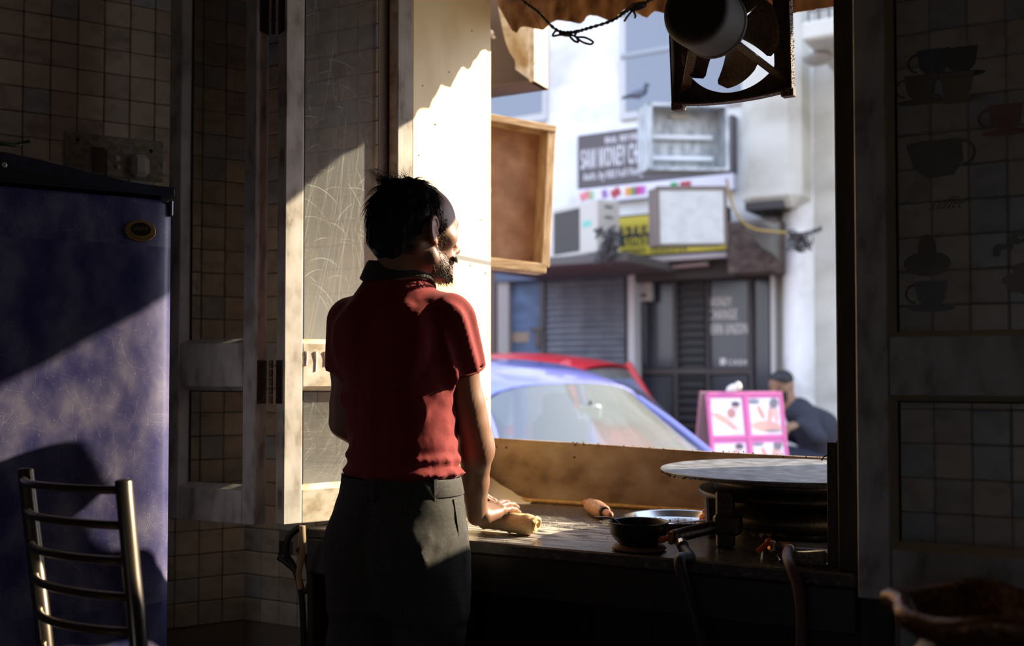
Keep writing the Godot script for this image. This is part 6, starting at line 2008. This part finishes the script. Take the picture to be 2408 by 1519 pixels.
	var gr := part(au, "fan_grille", Geo.new().slab(Vector3(-0.33, 0.04, 0), Vector3(0.09, 0.46, 0.006), 0.003, af), flat(g3(72, 68, 66), 0.7))
	for k in 9:
		part(gr, "bar", Geo.new().slab(Vector3(-0.325, 0.06 + k * 0.046, 0.006), Vector3(0.085, 0.064 + k * 0.046, 0.012), 0, af), flat(g3(110, 106, 102), 0.6))
	part(au, "sticker", Geo.new().slab(Vector3(0.14, 0.26, 0.0), Vector3(0.27, 0.32, 0.002), 0, af), flat(g3(120, 190, 176), 0.6))
	for y in [0.43, 0.33]: part(au, "side_handle", Geo.new().slab(Vector3(0.36, y, -0.19), Vector3(0.363, y + 0.025, -0.09), 0.002, af), flat(g3(90, 88, 86), 0.6))
	for x in [-0.26, 0.26]: part(au, "foot", Geo.new().slab(Vector3(x - 0.04, -0.03, -0.28), Vector3(x + 0.04, 0, 0.01), 0.004, af), M.iron)
	var ledge := QP(1290, 606, 0.9)
	solo("concrete_ledge", "narrow ledge over the blue door carrying the air conditioner", "ledge", Geo.new().slab(Vector3(QP(1150, 606, 1.15).x, ac.y - 0.12, 0), Vector3(QP(1490, 606, 1.15).x, ac.y - 0.032, 1.30), 0.01, QF), flat(g3(96, 92, 90), 0.8), QF * Vector3(ledge.x, ac.y - 0.1, 0.5))
	# tangled cables, sagging yellow cable, dust sheet
	var tk := flat(g3(70, 66, 66), 0.7)
	var tc := thing("cable_tangle", "tangle of dark cables beside the air conditioner", "cables", P(1440, 590, 9.3))
	for k in 9:
		var q := []
		for j in 7: q.append(P(rng.randf_range(1398, 1460), rng.randf_range(530, 622), rng.randf_range(9.2, 9.4)))
		part(tc, "cable", Geo.new().tube(curve(q, 5), 0.008, 5), tk)
	var t2 := thing("cable_tangle", "tangle of dark cables stuck on the white column", "cables", P(1890, 570, 9.1))
	for k in 12:
		var q := [P(1850 + rng.randf() * 30, 548 + rng.randf() * 10, 9.15)]
		for j in 5: q.append(P(rng.randf_range(1850, 1910), rng.randf_range(540, 592), rng.randf_range(9.05, 9.2)))
		if k < 4: q.append(P(1932, 532 + k * 3, 9.1))
		part(t2, "cable", Geo.new().tube(curve(q, 5), 0.007, 5), tk)
	solo("yellow_cable", "yellow cable sagging from the sign boxes to the white column", "cable", Geo.new().tube(curve([P(1708, 420, 9.3), P(1722, 480, 9.3), P(1745, 520, 9.2), P(1780, 540, 9.15), P(1850, 547, 9.1)], 6), 0.011, 6), flat(g3(168, 140, 70), 0.6), P(1745, 520, 9.2))
	var dr := []
	for i in 9:
		var row := []
		for j in 11:
			var u := j / 10.0
			var v := i / 8.0
			row.append(P(lerpf(1752, 1832, u), lerpf(516 + 8 * u, lerpf(545, 612, u), v) + 3.0 * sin(u * 9.0 + v * 3.0), 9.2 + 0.06 * sin(u * 6.0) + 0.1 * v))
		dr.append(row)
	var db := []
	for rr in dr:
		var q := []
		for p in rr: q.append(p + Vector3(0, 0, -0.02))
		db.push_front(q)
	solo("dust_sheet", "grey sagging sheet below the dark soffit beside the white column", "sheet", Geo.new().grid(dr + db, true, false, true, false), flat(g3(118, 118, 112), 0.9), P(1790, 560, 9.25))
	# bric-a-brac wall of grime below the sign boxes
	solo("rusty_beam_box", "rusty brown box beam over the shop entrance below the sheet", "beam", Geo.new().slab(Vector3(QP(1705, 600, 0.5).x, QP(1705, 645, 0.5).y, 0.02), Vector3(QP(1822, 600, 0.5).x, QP(1705, 520, 0.5).y, 0.45), 0.02, QF), worn([[0.2, g3(60, 48, 44)], [0.6, g3(86, 70, 64)], [0.9, g3(110, 96, 80)]], 0.8, Vector3.ONE * 1.5, 0.012, 217), QF * Vector3(QP(1760, 600, 0.5).x, QP(1760, 645, 0.5).y, 0.2))

func car(called: String, label: String, T: Transform3D, paint: Material, rear_right := false) -> Node3D:
	var o := thing(called, label, "car", T.origin, T.basis)
	var pt := func(x, y, z): return T * Vector3(x, y, z)
	# body shell below the windows: [z, sill, belt, half width]
	var rows := []
	for q in [[-1.82, 0.42, 0.72, 0.50], [-1.78, 0.28, 0.86, 0.66], [-1.5, 0.22, 0.92, 0.74], [-0.6, 0.20, 0.91, 0.76], [0.4, 0.20, 0.89, 0.76], [1.05, 0.22, 0.87, 0.74], [1.5, 0.24, 0.78, 0.70], [1.74, 0.30, 0.68, 0.62], [1.80, 0.40, 0.58, 0.5]]:
		var row := []
		for k in [[-0.92, 0.0], [-1.0, 0.25], [-1.0, 0.65], [-0.96, 0.9], [-0.84, 1.0], [-0.4, 1.03], [0.4, 1.03], [0.84, 1.0], [0.96, 0.9], [1.0, 0.65], [1.0, 0.25], [0.92, 0.0]]:
			row.append(pt.call(k[0] * q[3], lerpf(q[1], q[2], k[1]), q[0]))
		rows.append(row)
	part(o, "lower_body", Geo.new().grid(rows, true, true, false, true, true), paint)
	# roof skin
	var rf := []
	for sgn in [0, 1]:
		var blockr := []
		for i in 11:
			var v := i / 10.0
			var z := lerpf(0.44, -1.42, v)
			var row := []
			for j in 15:
				var u := j / 14.0 * 2.0 - 1.0
				var crown := 1.50 - 0.115 * pow(maxf(0.0, 0.62 - v) / 0.62, 2.0) * 1.35 - 0.10 * pow(maxf(0.0, v - 0.55) / 0.45, 2.0)
				var hw := lerpf(0.545, 0.56, sin(PI * v))
				row.append(pt.call(u * hw, crown - 0.045 * u * u - 0.06 * pow(absf(u), 6.0) - 0.022 * sgn, z + 0.16 * (1.0 - u * u) * (1.0 - v) - 0.08 * (1.0 - u * u) * v))
			blockr.append(row)
		if sgn == 0: rf = blockr
		else:
			blockr.reverse()
			rf = rf + blockr
	part(o, "roof", Geo.new().grid(rf, true, false, true, false), paint)
	# windscreen and rear window
	var gl: Material = M.car_glass
	for e in [1, -1]:
		var ws := []
		for i in 7:
			var t := i / 6.0
			var row := []
			for j in 13:
				var u := j / 12.0 * 2.0 - 1.0
				if e == 1: row.append(pt.call(u * lerpf(0.66, 0.525, t), lerpf(0.885, 1.338, t) - (0.045 * u * u + 0.06 * pow(absf(u), 6.0)) * t, lerpf(1.06, 0.45, t) + lerpf(0.20, 0.15, t) * (1.0 - u * u)))
				else: row.append(pt.call(u * lerpf(0.62, 0.53, t), lerpf(0.92, 1.36, t) - 0.03 * u * u * t, lerpf(-1.72, -1.42, t) - 0.10 * (1.0 - u * u)))
			ws.append(row)
		if e == -1: ws.reverse()
		part(o, "windscreen" if e == 1 else "rear_window", Geo.new().grid(ws, true), gl)
	for s in [-1, 1]:
		for q in [[1.10, 0.42, 0.40, -0.42], [-0.48, -0.46, -1.55, -1.30]]:
			var rr := []
			for t in [0.0, 1.0]:
				var x: float = lerpf(0.715, 0.565, t) * s
				rr.append([pt.call(x, lerpf(0.90, 1.36, t), lerpf(q[0], q[1], t) - 0.10), pt.call(x, lerpf(0.90, 1.36, t), lerpf(q[2], q[3], t))])
			part(o, "side_window", Geo.new().grid(rr, false), gl)
		part(o, "pillar", Geo.new().tube(curve([pt.call(0.70 * s, 0.88, 1.08), pt.call(0.61 * s, 1.08, 0.75), pt.call(0.54 * s, 1.235, 0.44)], 5), 0.022, 8), paint)
		part(o, "pillar", Geo.new().tube([pt.call(0.725 * s, 0.88, -0.45), pt.call(0.56 * s, 1.40, -0.44)], 0.032, 8), paint)
		part(o, "pillar", Geo.new().tube([pt.call(0.69 * s, 0.90, -1.62), pt.call(0.55 * s, 1.40, -1.36)], 0.060, 8), paint)
		for z in [1.15, -1.2]:
			var wl := part(o, "wheel", Geo.new().lathe([Vector2(0.10, -0.08), Vector2(0.26, -0.085), Vector2(0.285, -0.06), Vector2(0.285, 0.06), Vector2(0.26, 0.085), Vector2(0.10, 0.08), Vector2(0.0, 0.06)], T * Transform3D(Basis(Vector3(0, 0, 1), PI / 2), Vector3(0.66 * s, 0.285, z)), 28), M.black)
		part(o, "headlamp", Geo.new().ball(pt.call(0.5 * s, 0.60, 1.70), Vector3(0.13, 0.07, 0.07), T.basis, 12), flat(g3(200, 204, 206), 0.15))
		part(o, "tail_lamp", Geo.new().ball(pt.call(0.58 * s, 0.78, -1.72), Vector3(0.07, 0.12, 0.06), T.basis, 12), flat(g3(160, 24, 28), 0.2))
		part(o, "seat", Geo.new().box(pt.call(0.32 * s, 0.78, -0.2), Vector3(0.42, 0.7, 0.16), 0.07, T.basis).box(pt.call(0.32 * s, 1.18, -0.23), Vector3(0.24, 0.16, 0.10), 0.04, T.basis), flat(g3(70, 68, 66), 0.8))
	part(o, "dashboard", Geo.new().box(pt.call(0, 0.86, 0.85), Vector3(1.24, 0.16, 0.40), 0.06, T.basis), flat(g3(58, 58, 58), 0.7))
	part(o, "cabin_floor", Geo.new().box(pt.call(0, 0.50, -0.3), Vector3(1.36, 0.05, 2.5), 0.0, T.basis), M.black)
	return o

func street_things() -> void:
	M.car_glass = flat(Color(0.50, 0.52, 0.50, 0.6), 0.03)
	M.car_glass.transparency = BaseMaterial3D.TRANSPARENCY_ALPHA
	M.car_glass.metallic_specular = 0.7
	var blue := flat(g3(120, 126, 206), 0.25)
	blue.clearcoat_enabled = true
	blue.clearcoat = 1.0
	blue.clearcoat_roughness = 0.05
	var red := flat(g3(206, 34, 48), 0.3)
	red.clearcoat_enabled = true
	red.clearcoat = 0.6
	var T := Transform3D(Basis(Vector3(0.906, 0, -0.423), Vector3.UP, Vector3(0.423, 0, 0.906)) * 1.03, Vector3(0.13, GY, -6.85))
	var bc := car("parked_car", "pale blue car parked nose towards the stall, just beyond the guard board", T, blue)
	var m := P(1386, 970, 6.13)
	var mi := part(bc, "rear_view_mirror", Geo.new().box(m, Vector3(0.142, 0.092, 0.03), 0.014, T.basis * Basis(Vector3.UP, -0.35)), flat(g3(200, 214, 206), 0.35))
	part(bc, "mirror_stem", Geo.new().tube([m + Vector3(0.005, 0.07, 0.02), m + Vector3(0.008, 0.0, -0.016), m + Vector3(0.008, -0.11, 0.0)], 0.006, 6), M.black)
	var rp := QP(1295, 840, 1.45)
	var R := Transform3D(Basis(QF.basis.z, Vector3.UP, -QF.basis.x) * 1.09, QF * Vector3(rp.x - 1.0, GY, 1.45))
	car("parked_car", "red hatchback parked behind the pale blue car, only its roof arch showing", R, red)
	var S := Transform3D(Basis(QF.basis.z, Vector3.UP, -QF.basis.x) * 1.05, QF * Vector3(rp.x - 5.2, GY, 1.35))
	car("parked_car", "grey car parked beyond the red hatchback, a sliver of roof showing", S, flat(g3(120, 120, 124), 0.3, 0.3))
	# folding picture board
	var p0 := P(1660, 922, 6.75)
	var p1 := P(1838, 924, 6.92)
	var x := (p1 - p0)
	x.y = 0
	var w := x.length()
	x = x.normalized()
	var af := Transform3D(Basis(x, Vector3.UP, x.cross(Vector3.UP)), Vector3(p0.x, p0.y, p0.z))
	var ht := p0.y - GY
	var lean := Basis(Vector3.RIGHT, -0.17)
	var ab := thing("picture_board", "pink framed folding board with four treatment photographs standing in the street", "sign", Vector3((p0.x + p1.x) / 2, GY, p0.z), af.basis)
	var pink := flat(g3(204, 96, 156), 0.5)
	var ff := af * Transform3D(lean, Vector3.ZERO)
	var fb := af * Transform3D(Basis(Vector3.RIGHT, 0.20), Vector3(-0.02, 0, -0.03))
	var L := ht / cos(0.17)
	part(ab, "front_panel", Geo.new().slab(Vector3(0, -L, -0.012), Vector3(w, 0, 0), 0.002, ff), flat(g3(224, 120, 180), 0.5))
	part(ab, "rear_panel", Geo.new().slab(Vector3(0, -L, -0.012), Vector3(w, 0, 0), 0.002, fb), flat(g3(150, 128, 126), 0.6))
	for q in [[0.0, -L, 0.022, 0.0], [w - 0.022, -L, w, 0.0], [0, -0.028, w, 0.0], [w / 2 - 0.012, -L, w / 2 + 0.012, 0]]:
		part(ab, "frame_bar", Geo.new().slab(Vector3(q[0], q[1], 0), Vector3(q[2], q[3], 0.008), 0.002, ff), pink)
	for k in 3:
		var y := -0.305 - 0.30 * k
		part(ab, "frame_bar", Geo.new().slab(Vector3(0.02, y - 0.012, 0), Vector3(w - 0.02, y + 0.012, 0.0075), 0.002, ff), pink)
	for xx in [0.0, w - 0.02]:
		part(ab, "frame_bar", Geo.new().slab(Vector3(xx, -L, 0), Vector3(xx + 0.02, 0, 0.014), 0.002, fb * Transform3D(Basis(), Vector3(0, 0, -0.026))), flat(g3(160, 60, 96), 0.5))
	for k in 6:
		var cx := (0.25 if k % 2 == 0 else 0.75) * w
		var cy := -0.165 - 0.30 * (k / 2)
		var ph := part(ab, "photograph", photo_quad(ff * Transform3D(Basis(), Vector3(cx, cy, 0.001)), w * 0.40, 0.245), photo(k))
	solo("white_bag", "small crumpled white bag lying on top of the pink picture board", "bag", Geo.new().ball(P(1722, 914, 6.83), Vector3(0.045, 0.028, 0.03), Basis(Vector3(0, 0, 1), 0.5)).ball(P(1736, 908, 6.83), Vector3(0.022, 0.030, 0.025), Basis(Vector3(0, 0, 1), 0.2)), flat(g3(226, 222, 212), 0.7), P(1725, 922, 6.83))
	seated_man()

func photo_quad(fr: Transform3D, w: float, h: float) -> Geo:
	var g := Geo.new()
	var c := [Vector3(-w / 2, h / 2, 0), Vector3(w / 2, h / 2, 0), Vector3(w / 2, -h / 2, 0), Vector3(-w / 2, -h / 2, 0)]
	var u := [Vector2(0, 0), Vector2(1, 0), Vector2(1, 1), Vector2(0, 1)]
	for i in [0, 1, 2, 0, 2, 3]:
		g.v.append(fr * c[i])
		g.n.append(fr.basis.z)
		g.uv.append(u[i])
		g.c.append(Color.WHITE)
	return g

func photo(k: int) -> StandardMaterial3D:   # soft picture of someone being massaged
	var r := RandomNumberGenerator.new()
	r.seed = 300 + k
	var im := Image.create(96, 128, false, Image.FORMAT_RGB8)
	var sk := Color8(222, 168, 152)
	var blobs := [[30, 70, 34, 12, 0.6, sk], [52, 90, 30, 9, 0.7, sk], [60, 52, 14, 17, 0.1, Color8(196, 138, 130)], [74, 28, 12, 14, 0.0, Color8(224, 190, 182)], [76, 20, 13, 9, 0.0, Color8(92, 78, 84)]]
	if k % 2 == 1: blobs = [[48, 100, 46, 20, 0.1, sk], [34, 50, 9, 26, -0.3, Color8(206, 150, 140)], [62, 60, 8, 34, 0.15, sk], [80, 52, 10, 36, -0.1, Color8(228, 184, 172)], [78, 18, 14, 18, 0.3, Color8(128, 118, 120)], [14, 12, 18, 10, 0.0, Color8(140, 140, 148)], [66, 116, 30, 4, 0.0, Color8(140, 130, 126)]]
	for y in 128:
		for x in 96:
			var c := Color8(234, 232, 236)
			for b in blobs:
				var d := Vector2(x - b[0], y - b[1] + (k / 2) * 10).rotated(-b[4])
				var e := Vector2(d.x / b[2], d.y / b[3]).length()
				c = c.lerp(b[5], clampf((1.15 - e) * 4.0, 0.0, 1.0))
			im.set_pixel(x, y, c)
	var m := flat(Color.WHITE, 0.45)
	m.albedo_texture = ImageTexture.create_from_image(im)
	m.texture_repeat = false
	return m

func seated_man() -> void:
	var hd := P(1838, 908, 8.6)
	var X := Vector3(1, 0, 0)
	var seat := Vector3(hd.x + 0.34, 0.40, hd.z - 0.05)
	var o := thing("person", "bearded man in a dark jacket sitting bent forward behind the pink picture board", "person", seat)
	var skin := func(p: Vector3) -> Color:
		return Color(0.03, 0.025, 0.022) if p.y < hd.y - 0.045 and p.y > hd.y - 0.14 and p.x < hd.x + 0.03 and p.x > hd.x - 0.13 else Color(0.27, 0.15, 0.09)
	var hf := Transform3D(Basis(Vector3.UP, deg_to_rad(70)) * Basis(Vector3.RIGHT, -0.35), hd)
	var g := Geo.new()
	build_head(hf, 0.007, hd + Vector3(0.07, -0.17, 0.0)).mesh(g, skin)
	var neck := hd + Vector3(0.09, -0.17, 0)
	var hip := seat + Vector3(0, 0.06, 0)
	var b := Blob.new(seat + Vector3(-0.75, -0.68, -0.32), seat + Vector3(0.25, 0.75, 0.40), 0.02)
	b.chain([hip, hip.lerp(neck, 0.5) + Vector3(0.06, 0.02, 0), neck], [0.12, 0.12, 0.06], 0.04)
	b.mesh(g, skin)
	var hand := P(1878, 996, 8.32)
	var hb := Blob.new(hand + Vector3(-0.16, -0.12, -0.14), hand + Vector3(0.10, 0.10, 0.12), 0.005)
	var hh := Vector3(-0.86, -0.35, 0.1).normalized()
	build_hand(hb, hand, hh, Vector3(-0.3, 0.85, 0.4).normalized(), Vector3(-0.1, -0.4, 0.9).normalized(), [[0.3, 0.5, 0.4], [0.3, 0.5, 0.4], [0.3, 0.5, 0.4], [0.3, 0.5, 0.4]], [hand + hh * 0.02, hand + hh * 0.05 + Vector3(0, 0.02, -0.03), hand + hh * 0.08 + Vector3(0, 0.02, -0.035), hand + hh * 0.10 + Vector3(0, 0.015, -0.035)])
	hb.mesh(g, skin)
	var sm := flat(Color.WHITE, 0.6)
	sm.vertex_color_use_as_albedo = true
	part(o, "body", g, sm)
	var jg := Geo.new()
	var j := Blob.new(seat + Vector3(-0.45, -0.10, -0.36), seat + Vector3(0.32, 0.72, 0.46), 0.016)
	var sh := neck + Vector3(0.05, -0.045, 0)
	j.chain([hip + Vector3(0.02, -0.02, 0), hip.lerp(neck, 0.5) + Vector3(0.09, 0.03, 0), sh], [0.17, 0.175, 0.11], 0.06)
	for s in [-1, 1]:
		var so := sh + Vector3(0.02, -0.03, 0.16 * s)
		var el := hand + Vector3(0.14, -0.11, 0.06) if s == 1 else seat + Vector3(-0.10, 0.24, -0.20)
		var wr := hand + Vector3(0.015, 0.004, 0) if s == 1 else seat + Vector3(-0.34, 0.30, -0.14)
		j.cone(sh, so, 0.10, 0.085, 0.05)
		j.chain([so, el, wr], [0.078, 0.062, 0.045], 0.04)
	j.mesh(jg)
	part(o, "jacket", jg, worn([[0.2, g3(34, 34, 44)], [0.7, g3(48, 48, 60)]], 0.8, Vector3.ONE * 3, 0.02, 221))
	var tg := Geo.new()
	var t := Blob.new(seat + Vector3(-0.75, -0.72, -0.36), seat + Vector3(0.25, 0.25, 0.40), 0.018)
	t.ell(hip, Vector3(0.19, 0.13, 0.19), 0.04)
	for s in [-1, 1]:
		var kn := seat + Vector3(-0.46, 0.14, 0.15 * s)
		t.chain([hip + Vector3(-0.02, 0, 0.09 * s), kn, Vector3(kn.x + 0.06, -0.10, kn.z)], [0.105, 0.08, 0.065], 0.03)
	t.mesh(tg)
	part(o, "trousers", tg, flat(g3(38, 42, 60), 0.8))
	for s in [-1, 1]:
		part(o, "shoe", Geo.new().ball(seat + Vector3(-0.46, 0.14, 0.15 * s) + Vector3(0.02, -0.68, 0), Vector3(0.13, 0.045, 0.05)), M.black)
	var hr := Geo.new()
	var hbk := Blob.new(hd + Vector3(-0.16, -0.06, -0.15), hd + Vector3(0.16, 0.16, 0.15), 0.009)
	hbk.ell(hf * Vector3(0, 0.046, 0.014), Vector3(0.086, 0.088, 0.104), 0.01, hf.basis)
	hbk.ell(hf * Vector3(0, 0.09, -0.06), Vector3(0.06, 0.03, 0.045), 0.02, hf.basis)
	hbk.keep(hf * Vector3(0, 0.062, -0.03), hf.basis * Vector3(0, -0.8, -0.6))
	hbk.mesh(hr)
	part(o, "hair", hr, flat(g3(30, 28, 28), 0.6))
